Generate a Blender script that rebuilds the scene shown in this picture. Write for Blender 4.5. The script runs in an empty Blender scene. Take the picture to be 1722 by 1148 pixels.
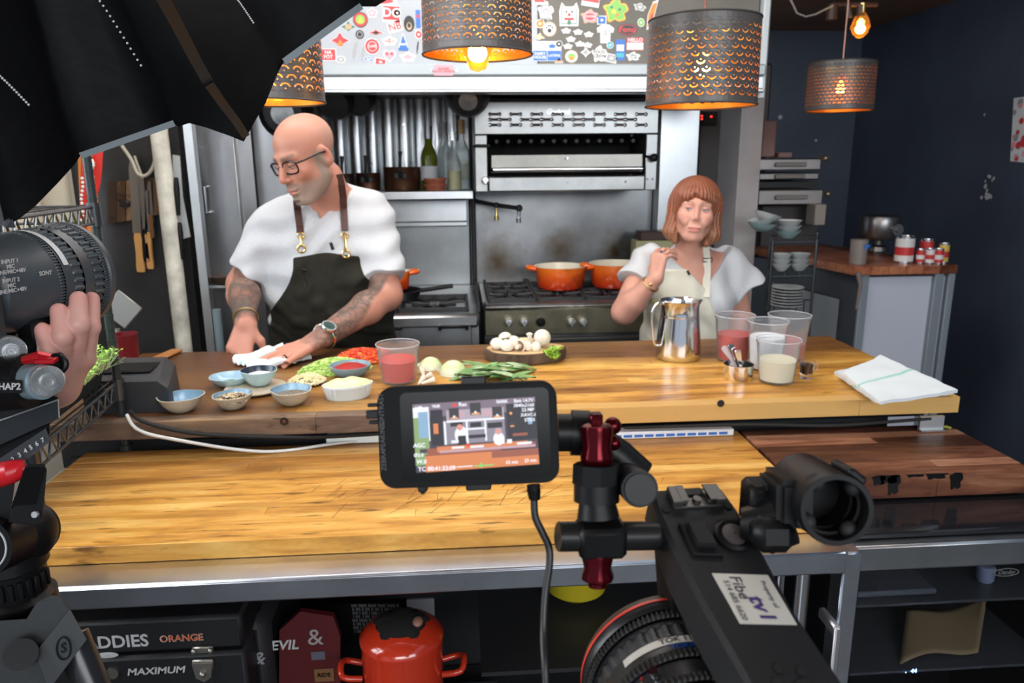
import bpy, bmesh, math, random
import numpy as np
from mathutils import Vector, Matrix, Quaternion
from mathutils.geometry import tessellate_polygon
random.seed(7); RNG = np.random.RandomState(7)
SC = bpy.context.scene; COL = SC.collection
PI = math.pi
def V(*a): return Vector(a)
# ---------------------------------------------------------------- camera
FPX = 1243.0; CAMP = V(0, 0, 1.46)
CR = (Matrix.Rotation(-math.radians(4), 3, 'Z') @ Matrix.Rotation(math.radians(76.5), 3, 'X')
      @ Matrix.Rotation(-math.radians(.5), 3, 'Z'))
cd = bpy.data.cameras.new('camera'); cam = bpy.data.objects.new('camera', cd); COL.objects.link(cam)
cam.matrix_world = Matrix.Translation(CAMP) @ CR.to_4x4()
cd.sensor_width = 36; cd.lens = 36 * FPX / 1722; cd.clip_start = .02
cd.dof.use_dof = True; cd.dof.focus_distance = .85; cd.dof.aperture_fstop = 10
SC.camera = cam
def P(px, py, y=None, z=None, x=None, d=None):      # a point of the place from the photograph and one known plane
    r = CR @ V((px-861)/FPX, -(py-574)/FPX, -1)
    t = d if d is not None else (x-CAMP.x)/r.x if x is not None else (y-CAMP.y)/r.y if y is not None else (z-CAMP.z)/r.z
    return CAMP + r*t
# ---------------------------------------------------------------- light
SC.view_settings.view_transform = 'Standard'; SC.view_settings.look = 'None'
SC.view_settings.exposure = .12; SC.view_settings.gamma = 1; SC.view_settings.use_curve_mapping = False
wd = bpy.data.worlds.new('world'); SC.world = wd; wd.use_nodes = True
bg = wd.node_tree.nodes['Background']; bg.inputs[0].default_value = (.72, .84, 1, 1); bg.inputs[1].default_value = .55
def area(name, loc, target, sx, sy, power, col=(1, 1, 1), spread=180):
    l = bpy.data.lights.new(name, 'AREA'); l.shape = 'RECTANGLE'; l.size = sx; l.size_y = sy; l.energy = power; l.color = col
    l.spread = math.radians(spread)
    o = bpy.data.objects.new(name, l); COL.objects.link(o); o.location = loc
    o.rotation_euler = (Vector(target)-Vector(loc)).to_track_quat('-Z', 'Y').to_euler(); return o
area('daylight_window_left', (-2.3, .9, 2.0), (.1, 1.7, .9), 2.0, 1.4, 105, (.92, .97, 1))
area('daylight_shopfront', (.8, -2.4, 2.2), (.4, 2.8, 1.2), 3.6, 1.0, 42, (.93, .97, 1), 110)
area('added_counter_fill', (.35, 1.15, 2.42), (.25, 1.75, .9), 1.3, .45, 9, (1, .97, .92))  # unseen fill light added above the counter to brighten the wood
area('kitchen_area_light', (-.1, 2.15, 2.40), (-.1, 2.75, 0), 1.8, .4, 20, (1, .97, .93))  # unseen area light over the kitchen aisle, no fitting built
# ---------------------------------------------------------------- materials
MATS = {}
def new_mat(name):
    m = bpy.data.materials.new(name); m.use_nodes = True
    return m, m.node_tree, m.node_tree.nodes['Principled BSDF']
def nd(t, kind, **kw):
    n = t.nodes.new(kind)
    for k, v in kw.items(): setattr(n, k, v)
    return n
def noise(t, scale, detail=4, stretch=(1, 1, 1), coord='Object', rough=.55, dist=0):
    tc = nd(t, 'ShaderNodeTexCoord'); mp = nd(t, 'ShaderNodeMapping'); mp.inputs['Scale'].default_value = stretch
    t.links.new(tc.outputs[coord], mp.inputs[0])
    n = nd(t, 'ShaderNodeTexNoise'); n.inputs['Scale'].default_value = scale; n.inputs['Detail'].default_value = detail
    n.inputs['Roughness'].default_value = rough; n.inputs['Distortion'].default_value = dist
    t.links.new(mp.outputs[0], n.inputs[0]); return n
def ramp(t, src, stops):
    r = nd(t, 'ShaderNodeValToRGB'); e = r.color_ramp.elements
    while len(e) < len(stops): e.new(.5)
    for i, (p, c) in enumerate(stops):
        e[i].position = p; e[i].color = tuple(c)+(1,) if len(c) == 3 else c
    t.links.new(src, r.inputs[0]); return r
def setb(b, **kw):
    names = dict(col='Base Color', rough='Roughness', metal='Metallic', spec='Specular IOR Level', trans='Transmission Weight', ior='IOR',
                 alpha='Alpha', coat='Coat Weight', sheen='Sheen Weight', sss='Subsurface Weight', estr='Emission Strength', ecol='Emission Color')
    for k, v in kw.items():
        if k in ('col', 'ecol'): v = tuple(v)[:3]+(1,)
        b.inputs[names[k]].default_value = v
def mat(name, col, rough=.5, metal=0, var=0, vscale=6, bump=0, bscale=40, stretch=(1, 1, 1), rvar=0, **kw):
    key = name
    if key in MATS: return MATS[key]
    m, t, b = new_mat(name); setb(b, col=col, rough=rough, metal=metal, **kw)
    if 'sss' in kw:
        b.inputs['Subsurface Radius'].default_value = (1, .35, .2); b.inputs['Subsurface Scale'].default_value = .008
    if var:
        n = noise(t, vscale, 5, stretch)
        lo = [max(0, c*(1-var)) for c in col[:3]]; hi = [min(1, c*(1+var)) for c in col[:3]]
        r = ramp(t, n.outputs[0], [(.3, lo), (.7, hi)]); t.links.new(r.outputs[0], b.inputs['Base Color'])
        if rvar:
            mr = nd(t, 'ShaderNodeMapRange'); mr.inputs[3].default_value = max(0, rough-rvar); mr.inputs[4].default_value = rough+rvar
            t.links.new(n.outputs[0], mr.inputs[0]); t.links.new(mr.outputs[0], b.inputs['Roughness'])
    if bump:
        n = noise(t, bscale, 4, stretch); bp = nd(t, 'ShaderNodeBump'); bp.inputs['Strength'].default_value = bump
        bp.inputs['Distance'].default_value = .004
        t.links.new(n.outputs[0], bp.inputs['Height']); t.links.new(bp.outputs[0], b.inputs['Normal'])
    MATS[key] = m; return m
def wood(name, dark, mid, light, scale=9, axis=0, rough=.45, stain=None, rnd=.5, coat=0):
    if name in MATS: return MATS[name]
    m, t, b = new_mat(name); st = [9, 9, 9]; st[axis] = 1.3
    n = noise(t, scale*.28, 7, st, rough=.65, dist=.4); L = t.links.new
    oi = nd(t, 'ShaderNodeObjectInfo'); a = nd(t, 'ShaderNodeMath', operation='MULTIPLY_ADD')
    a.inputs[1].default_value = rnd; a.inputs[2].default_value = -rnd/2; L(oi.outputs['Random'], a.inputs[0])
    s = nd(t, 'ShaderNodeMath', operation='ADD'); L(n.outputs[0], s.inputs[0]); L(a.outputs[0], s.inputs[1])
    r = ramp(t, s.outputs[0], [(.28, dark), (.5, mid), (.73, light)]); out = r.outputs[0]
    geo = nd(t, 'ShaderNodeNewGeometry')
    def wn(scale, st, lo, hi, detail=6):
        mp = nd(t, 'ShaderNodeMapping'); mp.inputs['Scale'].default_value = st; L(geo.outputs['Position'], mp.inputs[0])
        q = nd(t, 'ShaderNodeTexNoise'); q.inputs['Scale'].default_value = scale; q.inputs['Detail'].default_value = detail; L(mp.outputs[0], q.inputs[0])
        mr = nd(t, 'ShaderNodeMapRange'); mr.inputs[1].default_value = lo; mr.inputs[2].default_value = hi; L(q.outputs[0], mr.inputs[0]); return mr.outputs[0]
    def mix(fac, colr, base, amt=1):
        x = nd(t, 'ShaderNodeMix', data_type='RGBA'); f = nd(t, 'ShaderNodeMath', operation='MULTIPLY'); f.inputs[1].default_value = amt
        L(fac, f.inputs[0]); L(f.outputs[0], x.inputs[0]); L(base, x.inputs[6]); x.inputs[7].default_value = tuple(colr)+(1,); return x.outputs[2]
    out = mix(wn(5, (.6, 2.4, 1), .52, .72), [c*.5 for c in dark], out, .75)
    out = mix(wn(40, (.35, 2.4, 1), .60, .72, 3), [c*.3 for c in dark], out, .8)
    if stain:                                         # list of (colour, amount, axis x/y, from, to): worn or oiled regions with ragged edges
        sep = nd(t, 'ShaderNodeSeparateXYZ'); L(geo.outputs['Position'], sep.inputs[0])
        for colr, amt, ax, p0, p1 in stain:
            q = nd(t, 'ShaderNodeMath', operation='MULTIPLY_ADD'); nn = wn(3.5, (1, 3, 1), 0, 1); L(nn, q.inputs[0])
            q.inputs[1].default_value = .55*abs(p1-p0)+.06; L(sep.outputs[ax], q.inputs[2])
            mr = nd(t, 'ShaderNodeMapRange'); mr.inputs[1].default_value = p0; mr.inputs[2].default_value = p1; L(q.outputs[0], mr.inputs[0])
            out = mix(mr.outputs[0], colr, out, amt)
    L(out, b.inputs['Base Color']); setb(b, rough=rough, coat=coat, spec=.3)
    bp = nd(t, 'ShaderNodeBump'); bp.inputs['Strength'].default_value = .25; bp.inputs['Distance'].default_value = .002
    L(s.outputs[0], bp.inputs['Height']); L(bp.outputs[0], b.inputs['Normal'])
    MATS[name] = m; return m
def steel(name='brushed_steel', col=(.62, .64, .66), rough=.3, axis=0, dirt=.25, bump=.05):
    st = [30, 30, 30]; st[axis] = .6
    if name in MATS: return MATS[name]
    m, t, b = new_mat(name); L = t.links.new; setb(b, metal=1, rough=rough)
    n = noise(t, 8, 3, st); c = noise(t, 3.2, 6, (1, 1, 1), rough=.65)
    r = ramp(t, c.outputs[0], [(.25, [x*(1-dirt) for x in col]), (.65, col)]); L(r.outputs[0], b.inputs['Base Color'])
    s = nd(t, 'ShaderNodeMath', operation='MULTIPLY_ADD'); s.inputs[1].default_value = .22; s.inputs[2].default_value = rough-.08; L(c.outputs[0], s.inputs[0]); L(s.outputs[0], b.inputs['Roughness'])
    bp = nd(t, 'ShaderNodeBump'); bp.inputs['Strength'].default_value = bump; bp.inputs['Distance'].default_value = .002
    L(n.outputs[0], bp.inputs['Height']); L(bp.outputs[0], b.inputs['Normal']); MATS[name] = m; return m
def emit(name, col, s):
    if name in MATS: return MATS[name]
    m, t, b = new_mat(name); setb(b, col=(0, 0, 0), ecol=col, estr=s); MATS[name] = m; return m
def vcol(name, rough=.5, attr='col', bump=0, bscale=60, **kw):
    if name in MATS: return MATS[name]
    m, t, b = new_mat(name); setb(b, rough=rough, **kw)
    a = nd(t, 'ShaderNodeAttribute', attribute_name=attr); t.links.new(a.outputs[0], b.inputs['Base Color'])
    if 'sss' in kw: b.inputs['Subsurface Radius'].default_value = (1, .35, .2); b.inputs['Subsurface Scale'].default_value = .008
    if bump:
        n = noise(t, bscale, 3); bp = nd(t, 'ShaderNodeBump'); bp.inputs['Strength'].default_value = bump; bp.inputs['Distance'].default_value = .002
        t.links.new(n.outputs[0], bp.inputs['Height']); t.links.new(bp.outputs[0], b.inputs['Normal'])
    MATS[name] = m; return m
# ---------------------------------------------------------------- mesh builder
def frame(o, x, y=None, z=None):                      # matrix at o with x axis x and y axis (or z axis) near the given one
    x = Vector(x).normalized()
    if y is not None: z = x.cross(Vector(y)).normalized(); y = z.cross(x)
    else: y = Vector(z).cross(x).normalized(); z = x.cross(y)
    m = Matrix((x, y, z)).transposed().to_4x4(); m.translation = o; return m
def perp(d):
    d = Vector(d).normalized(); u = d.cross(V(0, 0, 1) if abs(d.z) < .9 else V(1, 0, 0)).normalized(); return u, d.cross(u)
class M:
    def __init__(s, T=None): s.v = []; s.f = []; s.mi = []; s.T = T or Matrix()
    def add(s, vs, fs, mi=0):
        o = len(s.v); s.v += [s.T @ Vector(v) for v in vs]; s.f += [tuple(i+o for i in f) for f in fs]; s.mi += [mi]*len(fs); return s
    def box(s, c, d, b=0, mi=0, R=None, seg=1):
        if not b:
            x, y, z = d[0]/2, d[1]/2, d[2]/2
            vs = [V(i*x, j*y, k*z) for i in (-1, 1) for j in (-1, 1) for k in (-1, 1)]
            fs = [(0, 1, 3, 2), (4, 6, 7, 5), (0, 4, 5, 1), (2, 3, 7, 6), (0, 2, 6, 4), (1, 5, 7, 3)]
        else:
            bm = bmesh.new(); bmesh.ops.create_cube(bm, size=1)
            for v in bm.verts: v.co = V(v.co.x*d[0], v.co.y*d[1], v.co.z*d[2])
            bmesh.ops.bevel(bm, geom=bm.edges[:], offset=b, segments=seg, affect='EDGES', clamp_overlap=True)
            bm.verts.index_update(); vs = [v.co.copy() for v in bm.verts]; fs = [tuple(v.index for v in f.verts) for f in bm.faces]; bm.free()
        c = Vector(c); return s.add([c+(R @ v if R else v) for v in vs], fs, mi)
    def bb(s, x0, x1, y0, y1, z0, z1, b=0, mi=0): return s.box(((x0+x1)/2, (y0+y1)/2, (z0+z1)/2), (abs(x1-x0), abs(y1-y0), abs(z1-z0)), b, mi)
    def rings(s, rs, close=False, cap=True, mi=0):
        n = len(rs[0]); vs = [p for r in rs for p in r]; fs = []; m = len(rs)
        for i in range(m if close else m-1):
            a = i*n; b = ((i+1) % m)*n
            for j in range(n): fs.append((a+j, a+(j+1) % n, b+(j+1) % n, b+j))
        if cap and not close: fs.append(tuple(range(n-1, -1, -1))); fs.append(tuple((m-1)*n+j for j in range(n)))
        return s.add(vs, fs, mi)
    def cyl(s, a, b, r, r2=None, n=20, cap=True, mi=0):
        a = Vector(a); b = Vector(b); u, w = perp(b-a); r2 = r if r2 is None else r2
        return s.rings([[p+(u*math.cos(2*PI*i/n)+w*math.sin(2*PI*i/n))*q for i in range(n)] for p, q in ((a, r), (b, r2))], cap=cap, mi=mi)
    def lathe(s, prof, c=(0, 0, 0), ax=(0, 0, 1), n=32, cap=False, mi=0, sx=1, sy=1, wob=None):
        c = Vector(c); d = Vector(ax).normalized()
        if abs(d.z) > .999: u, w = V(1, 0, 0), V(0, 1 if d.z > 0 else -1, 0)
        else: u, w = perp(d)
        return s.rings([[c+d*h+(u*math.cos(2*PI*i/n)*sx+w*math.sin(2*PI*i/n)*sy)*r*(wob(i/n, h) if wob else 1) for i in range(n)] for r, h in prof], cap=cap, mi=mi)
    def tube(s, pts, r, n=8, close=False, mi=0, sub=0):
        pts = [Vector(p) for p in pts]
        rr = list(r) if hasattr(r, '__len__') else [r]*len(pts)
        if sub:
            q = []; qr = []; N = len(pts)
            for i in range(N if close else N-1):
                p0, p1, p2, p3 = (pts[(i-1) % N] if close or i > 0 else pts[0]), pts[i], pts[(i+1) % N], (pts[(i+2) % N] if close or i+2 < N else pts[-1])
                for k in range(sub):
                    t = k/sub; q.append(.5*((2*p1)+(p2-p0)*t+(2*p0-5*p1+4*p2-p3)*t*t+(3*p1-p0-3*p2+p3)*t**3)); qr.append(rr[i]*(1-t)+rr[(i+1) % N]*t)
            if not close: q.append(pts[-1]); qr.append(rr[-1])
            pts, rr = q, qr
        rs = []; N = len(pts); u = None
        for i, p in enumerate(pts):
            d = (pts[(i+1) % N]-pts[i-1]) if close else (pts[min(i+1, N-1)]-pts[max(i-1, 0)])
            if d.length < 1e-9: d = V(0, 0, 1)
            d.normalize()
            if u is None: u, w = perp(d)
            else: u = (u-d*u.dot(d)).normalized(); w = d.cross(u)
            rs.append([p+(u*math.cos(2*PI*k/n)+w*math.sin(2*PI*k/n))*rr[i] for k in range(n)])
        return s.rings(rs, close=close, mi=mi)
    def prism(s, poly, z0, z1, T=None, mi=0, taper=1, mib=None):
        n = len(poly); cx = sum(p[0] for p in poly)/n; cy = sum(p[1] for p in poly)/n
        vs = [V(p[0], p[1], z0) for p in poly]+[V(cx+(p[0]-cx)*taper, cy+(p[1]-cy)*taper, z1) for p in poly]
        if T: vs = [T @ v for v in vs]
        tr = tessellate_polygon([[V(p[0], p[1], 0) for p in poly]])
        s.add(vs, [(j, (j+1) % n, n+(j+1) % n, n+j) for j in range(n)], mi)
        ar = sum(poly[i][0]*poly[(i+1) % n][1]-poly[(i+1) % n][0]*poly[i][1] for i in range(n))
        def o(t):
            a, b, c = t; A, B, C = poly[a], poly[b], poly[c]
            return t if ((B[0]-A[0])*(C[1]-A[1])-(B[1]-A[1])*(C[0]-A[0]))*ar > 0 else (a, c, b)
        tr = [o(t) for t in tr]
        s.add(vs, [tuple(reversed(t)) for t in tr], mi); s.add(vs, [tuple(i+n for i in t) for t in tr], mi if mib is None else mib); return s
    def sph(s, c, r, n=16, m=10, mi=0, R=None):
        if not hasattr(r, '__len__'): r = (r, r, r)
        c = Vector(c); vs = []; fs = []
        for i in range(m+1):
            a = PI*i/m
            for j in range(n):
                q = V(r[0]*math.sin(a)*math.cos(2*PI*j/n), r[1]*math.sin(a)*math.sin(2*PI*j/n), r[2]*math.cos(a)); vs.append(c+(R @ q if R else q))
        for i in range(m):
            for j in range(n): fs.append((i*n+j, (i+1)*n+j, (i+1)*n+(j+1) % n, i*n+(j+1) % n))
        return s.add(vs, fs, mi)
    def grid(s, f, nu, nv, mi=0, wrapu=False):
        vs = [f(i/nu, j/nv) for j in range(nv+1) for i in range(nu+(0 if wrapu else 1))]; w = nu if wrapu else nu+1
        return s.add(vs, [(j*w+i, j*w+(i+1) % w, (j+1)*w+(i+1) % w, (j+1)*w+i) for j in range(nv) for i in range(nu)], mi)
def props(o, label=None, cat=None, group=None, kind=None):
    for k, v in (('label', label), ('category', cat), ('group', group), ('kind', kind)):
        if v: o[k] = v
    return o
def mesh_of(name, m, mats, inv, smooth, weld):
    if not isinstance(mats, (list, tuple)): mats = [mats]
    me = bpy.data.meshes.new(name); me.from_pydata([inv @ v for v in m.v], [], m.f)
    for q in mats: me.materials.append(q)
    me.polygons.foreach_set('material_index', m.mi)
    if weld and len(m.v) < 60000:
        bm = bmesh.new(); bm.from_mesh(me); bmesh.ops.remove_doubles(bm, verts=bm.verts, dist=1e-5); bmesh.ops.recalc_face_normals(bm, faces=bm.faces); bm.to_mesh(me); bm.free()
    if smooth: me.polygons.foreach_set('use_smooth', [True]*len(me.polygons)); me.set_sharp_from_angle(angle=math.radians(smooth))
    me.update(); return me
class TH:                                             # a thing (or a part that carries sub-parts) with its inverse matrix
    def __init__(s, o, inv): s.o = o; s.inv = inv
def obj(name, m, mats, label=None, cat=None, group=None, kind=None, smooth=38, solid=0, weld=True, origin=None):
    """a top-level object made of one mesh; its origin is the middle of its base"""
    xs = [v.x for v in m.v]; ys = [v.y for v in m.v]; zs = [v.z for v in m.v]
    org = origin or V((min(xs)+max(xs))/2, (min(ys)+max(ys))/2, min(zs)); T = Matrix.Translation(org)
    o = bpy.data.objects.new(name, mesh_of(name, m, mats, T.inverted(), smooth, weld)); COL.objects.link(o); o.location = org
    if solid: md = o.modifiers.new('thick', 'SOLIDIFY'); md.thickness = solid; md.offset = 0
    props(o, label, cat, group, kind); return TH(o, T.inverted())
def thing(name, label, cat, loc, group=None, T=None, kind=None):
    """an Empty at the thing's base that parents its parts"""
    o = bpy.data.objects.new(name, None); COL.objects.link(o); o.empty_display_size = .05
    o.matrix_world = T if T is not None else Matrix.Translation(Vector(loc)); props(o, label, cat, group, kind); return TH(o, o.matrix_world.inverted())
def part(name, m, mats, th, label=None, kind=None, smooth=38, solid=0, weld=True):
    """a mesh built in world coordinates, linked as a child of thing (or part) th"""
    o = bpy.data.objects.new(name, mesh_of(name, m, mats, th.inv, smooth, weld)); COL.objects.link(o); o.parent = th.o
    if solid: md = o.modifiers.new('thick', 'SOLIDIFY'); md.thickness = solid; md.offset = 0
    props(o, label, None, None, kind); return TH(o, th.inv)
def dup(root, T, label=None, group=None):
    """copy a thing with its parts and sub-parts; T moves it in world space"""
    r = root.copy(); COL.objects.link(r); r.matrix_world = T @ root.matrix_world
    if label: r['label'] = label
    if group: r['group'] = group
    for ch in list(root.children):
        c = ch.copy(); COL.objects.link(c); c.parent = r; c.matrix_parent_inverse = ch.matrix_parent_inverse
        for g in list(ch.children):
            d = g.copy(); COL.objects.link(d); d.parent = c
    return r
FONT = {}
def textmesh(txt, size, ext=.0004, align='CENTER', bold=False, sx=1, shear=0):
    cu = bpy.data.curves.new('t', 'FONT'); cu.body = txt; cu.size = size; cu.extrude = ext; cu.align_x = align; cu.align_y = 'CENTER'; cu.shear = shear
    cu.offset = size*.02 if bold else 0; cu.resolution_u = 3; cu.space_line = .9
    o = bpy.data.objects.new('t', cu); COL.objects.link(o); dg = bpy.context.evaluated_depsgraph_get(); me = bpy.data.meshes.new_from_object(o.evaluated_get(dg))
    vs = [V(v.co.x*sx, v.co.y, v.co.z) for v in me.vertices]; fs = [tuple(p.vertices) for p in me.polygons]
    bpy.data.objects.remove(o); bpy.data.meshes.remove(me); bpy.data.curves.remove(cu); return vs, fs
def lettering(m, txt, size, T, mi=0, **kw):
    vs, fs = textmesh(txt, size, **kw); m.add([T @ v for v in vs], fs, mi); return m
# ---------------------------------------------------------------- signed distance modelling for bodies, hands and cloth
def smin(a, b, k):
    h = np.clip(.5+.5*(b-a)/k, 0, 1); return b*(1-h)+a*h-k*h*(1-h)
def smax(a, b, k): return -smin(-a, -b, k)
def s_cap(p, a, b, ra, rb):
    a = np.array(a, np.float32); b = np.array(b, np.float32); ab = b-a; t = np.clip(((p-a)@ab)/max(ab@ab, 1e-9), 0, 1)
    return np.linalg.norm(p-a-t[:, None]*ab, axis=1)-(ra+(rb-ra)*t)
def s_ell(p, c, r, R=None):
    q = p-np.array(c, np.float32)
    if R is not None: q = q@np.array(R, np.float32)
    r = np.array(r, np.float32); k0 = np.linalg.norm(q/r, axis=1); k1 = np.linalg.norm(q/(r*r), axis=1); return k0*(k0-1)/np.maximum(k1, 1e-9)
def s_box(p, c, h, r=0, R=None):
    q = p-np.array(c, np.float32)
    if R is not None: q = q@np.array(R, np.float32)
    q = np.abs(q)-(np.array(h, np.float32)-r); return np.linalg.norm(np.maximum(q, 0), axis=1)+np.minimum(q.max(axis=1), 0)-r
def s_plane(p, o, n): n = np.array(n, np.float32); n /= np.linalg.norm(n); return (p-np.array(o, np.float32))@n
def sdf_mesh(fn, lo, hi, vox, B=8):
    lo = np.array(lo, float); hi = np.array(hi, float); nb = np.ceil((hi-lo)/(vox*B)).astype(int)+1; n = nb*B+1
    cen = np.stack(np.meshgrid(*[np.arange(k) for k in nb], indexing='ij'), -1).reshape(-1, 3)
    cd_ = fn((lo+(cen+.5)*B*vox).astype(np.float32)); keep = np.abs(cd_) < B*vox*.866*1.5+vox*2
    Vv = np.repeat(np.repeat(np.repeat(cd_.reshape(nb), B, 0), B, 1), B, 2).astype(np.float32)
    Vv = np.pad(Vv, ((0, 1), (0, 1), (0, 1)), mode='edge')
    g = np.stack(np.meshgrid(*[np.arange(B+1)]*3, indexing='ij'), -1).reshape(-1, 3); kc = cen[keep]*B
    for i in range(0, len(kc), 2500):
        ix = (kc[i:i+2500, None, :]+g[None]).reshape(-1, 3); Vv[ix[:, 0], ix[:, 1], ix[:, 2]] = fn((lo+ix*vox).astype(np.float32))
    ins = Vv < 0; cs = [ins[a:n[0]-1+a, b:n[1]-1+b, c:n[2]-1+c] for a in (0, 1) for b in (0, 1) for c in (0, 1)]
    sm = sum(c.astype(np.int8) for c in cs); act = np.argwhere((sm > 0) & (sm < 8))
    idx = -np.ones(tuple(n-1), np.int32); idx[act[:, 0], act[:, 1], act[:, 2]] = np.arange(len(act))
    acc = np.zeros((len(act), 3)); cnt = np.zeros(len(act)); cor = [(a, b, c) for a in (0, 1) for b in (0, 1) for c in (0, 1)]
    for i, A in enumerate(cor):
        for Bc in cor[i+1:]:
            if sum(abs(A[k]-Bc[k]) for k in range(3)) != 1: continue
            va = Vv[act[:, 0]+A[0], act[:, 1]+A[1], act[:, 2]+A[2]]; vb = Vv[act[:, 0]+Bc[0], act[:, 1]+Bc[1], act[:, 2]+Bc[2]]
            s = (va < 0) != (vb < 0); t = np.where(s, va/np.where(va-vb == 0, 1, va-vb), 0)
            acc += np.where(s[:, None], np.array(A)+t[:, None]*(np.array(Bc)-np.array(A)), 0); cnt += s
    vs = lo+(act+acc/cnt[:, None])*vox; F_ = []
    for ax in range(3):
        u, w = (ax+1) % 3, (ax+2) % 3; sl = [slice(1, n[k]-1) for k in range(3)]; sl[ax] = slice(0, n[ax]-1); sh = list(sl); sh[ax] = slice(1, n[ax])
        a = ins[tuple(sl)]; b = ins[tuple(sh)]
        for flag, fl in ((a & ~b, False), (~a & b, True)):
            e = np.argwhere(flag)+np.array([sl[k].start for k in range(3)])
            def at(du, dw): q = e.copy(); q[:, u] += du; q[:, w] += dw; return idx[q[:, 0], q[:, 1], q[:, 2]]
            q = np.stack([at(-1, -1), at(0, -1), at(0, 0), at(-1, 0)], 1)
            F_.append(q[:, ::-1] if fl else q)
    F_ = np.concatenate(F_); return vs, F_[(F_ >= 0).all(1)]
def sdf_obj(name, fn, lo, hi, vox, mats, th=None, color=None, disp=None, mi=None, **kw):
    vs, fs = sdf_mesh(fn, lo, hi, vox); inv = th.inv if th else None
    me = bpy.data.meshes.new(name)
    if disp is not None: vs = vs+disp(vs)
    wv = vs
    if inv is not None: A = np.array(inv); vs = vs@A[:3, :3].T+A[:3, 3]; org = None
    else: org = np.array([(vs[:, 0].min()+vs[:, 0].max())/2, (vs[:, 1].min()+vs[:, 1].max())/2, vs[:, 2].min()]); vs = vs-org
    me.vertices.add(len(vs)); me.vertices.foreach_set('co', vs.ravel()); me.loops.add(len(fs)*4); me.loops.foreach_set('vertex_index', fs.ravel())
    me.polygons.add(len(fs)); me.polygons.foreach_set('loop_start', np.arange(len(fs))*4); me.polygons.foreach_set('loop_total', np.full(len(fs), 4))
    me.polygons.foreach_set('use_smooth', [True]*len(fs))
    for q in (mats if isinstance(mats, (list, tuple)) else [mats]): me.materials.append(q)
    if color is not None:
        at = me.color_attributes.new('col', 'FLOAT_COLOR', 'POINT'); c = np.ones((len(vs), 4)); c[:, :3] = color(wv); at.data.foreach_set('color', c.ravel())
    if mi is not None: me.polygons.foreach_set('material_index', mi(wv[fs].mean(1)).astype(int))
    me.update(); me.validate(); o = bpy.data.objects.new(name, me); COL.objects.link(o)
    if th: o.parent = th.o
    else: o.location = org
    props(o, kw.get('label'), kw.get('cat'), kw.get('group'), kw.get('kind')); return TH(o, inv)
def npnoise(p, sc, seed=0):                            # cheap smooth value noise
    q = p*sc+seed*17.3; i = np.floor(q).astype(np.int64); f = q-i; f = f*f*(3-2*f)
    def h(a): n = (a[:, 0]*73856093 ^ a[:, 1]*19349663 ^ a[:, 2]*83492791) & 0xffffff; n = (n*1103515245+12345) & 0x7fffffff; return ((n >> 8) & 0xffff)/65535.
    r = 0
    for a in (0, 1):
        for b in (0, 1):
            for c in (0, 1):
                w = (f[:, 0] if a else 1-f[:, 0])*(f[:, 1] if b else 1-f[:, 1])*(f[:, 2] if c else 1-f[:, 2]); r = r+w*h(i+np.array([a, b, c]))
    return r
BLK = mat('black_plastic', (.006, .006, .0065), .40, spec=.22); BLKM = mat('matt_black_plastic', (.006, .006, .0065), .6, bump=.1, bscale=900, spec=.15)
RUB = mat('black_rubber', (.01, .01, .01), .7); IRON = mat('black_iron', (.02, .02, .022), .55, bump=.2, bscale=60)
STEEL = steel(); STEELV = steel('brushed_steel_upright', axis=2); DSTEEL = steel('dull_grimy_steel', (.34, .34, .34), .38, dirt=.5)
CHROME = mat('polished_chrome', (.8, .8, .82), .12, 1); DARKMET = mat('dark_anodised_metal', (.05, .05, .055), .3, 1)
WHITE = mat('white_paint', (.8, .8, .8), .4); GOLD = mat('gold_foil_lining', (.95, .5, .08), .3, 1); BRASS = mat('brass', (.75, .55, .22), .28, 1)
GLASS = mat('clear_glass', (1, 1, 1), .02, trans=1, ior=1.45)
# ================================================================ setting
NAVY = mat('navy_wall_paint', (.060, .075, .110), .42, var=.2, vscale=2.5, bump=.08, bscale=30)
BLACKP = mat('black_panel_paint', (.018, .018, .02), .38, var=.4, vscale=4, bump=.1, bscale=18)
m = M(); m.bb(-3, 4, -3, 5.2, -.05, 0); obj('floor', m, mat('dark_floor_tile', (.05, .045, .04), .5, var=.3, vscale=3), kind='structure')
m = M(); m.bb(1.30, 4, 2.2, 5.2, 2.27, 2.50); m.bb(-3, 1.30, -3, 5.2, 2.46, 2.52); obj('ceiling', m, mat('brown_ceiling', (.30, .15, .09), .6, var=.3, vscale=2), kind='structure')
m = M(); m.bb(-1.6, 1.08, 3.6, 3.7, 0, 2.46); obj('wall_back', m, mat('grey_back_wall', (.25, .25, .25), .6), kind='structure')
m = M(); m.bb(1.08, 4, 4.9, 5.0, 0, 2.46); obj('wall_back_right', m, NAVY, kind='structure')
m = M(); m.bb(2.62, 2.72, -2.2, 4.9, 0, 2.46); obj('wall_right', m, NAVY, kind='structure')
m = M(); m.bb(-1.42, -1.32, 2.75, 3.6, 0, 2.46); m.bb(-1.42, -1.32, .6, 2.75, 0, .95); m.bb(-1.42, -1.32, .6, 2.75, 2.0, 2.46); m.bb(-1.42, -1.32, 2.66, 2.75, .95, 2.0)
obj('wall_left', m, mat('cream_wall_paint', (.62, .58, .5), .6), kind='structure')
w = thing('window_1', None, None, (-1.37, 1.6, .95), kind='structure')
m = M(); FRM = mat('white_window_frame', (.75, .75, .72), .4)
for y in (.6, 1.3, 2.0, 2.66): m.bb(-1.40, -1.34, y-.03, y+.03, .95, 2.0)
for z in (.97, 1.5, 1.98): m.bb(-1.40, -1.34, .6, 2.66, z-.02, z+.02)
part('window_frame', m, FRM, w)
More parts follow.
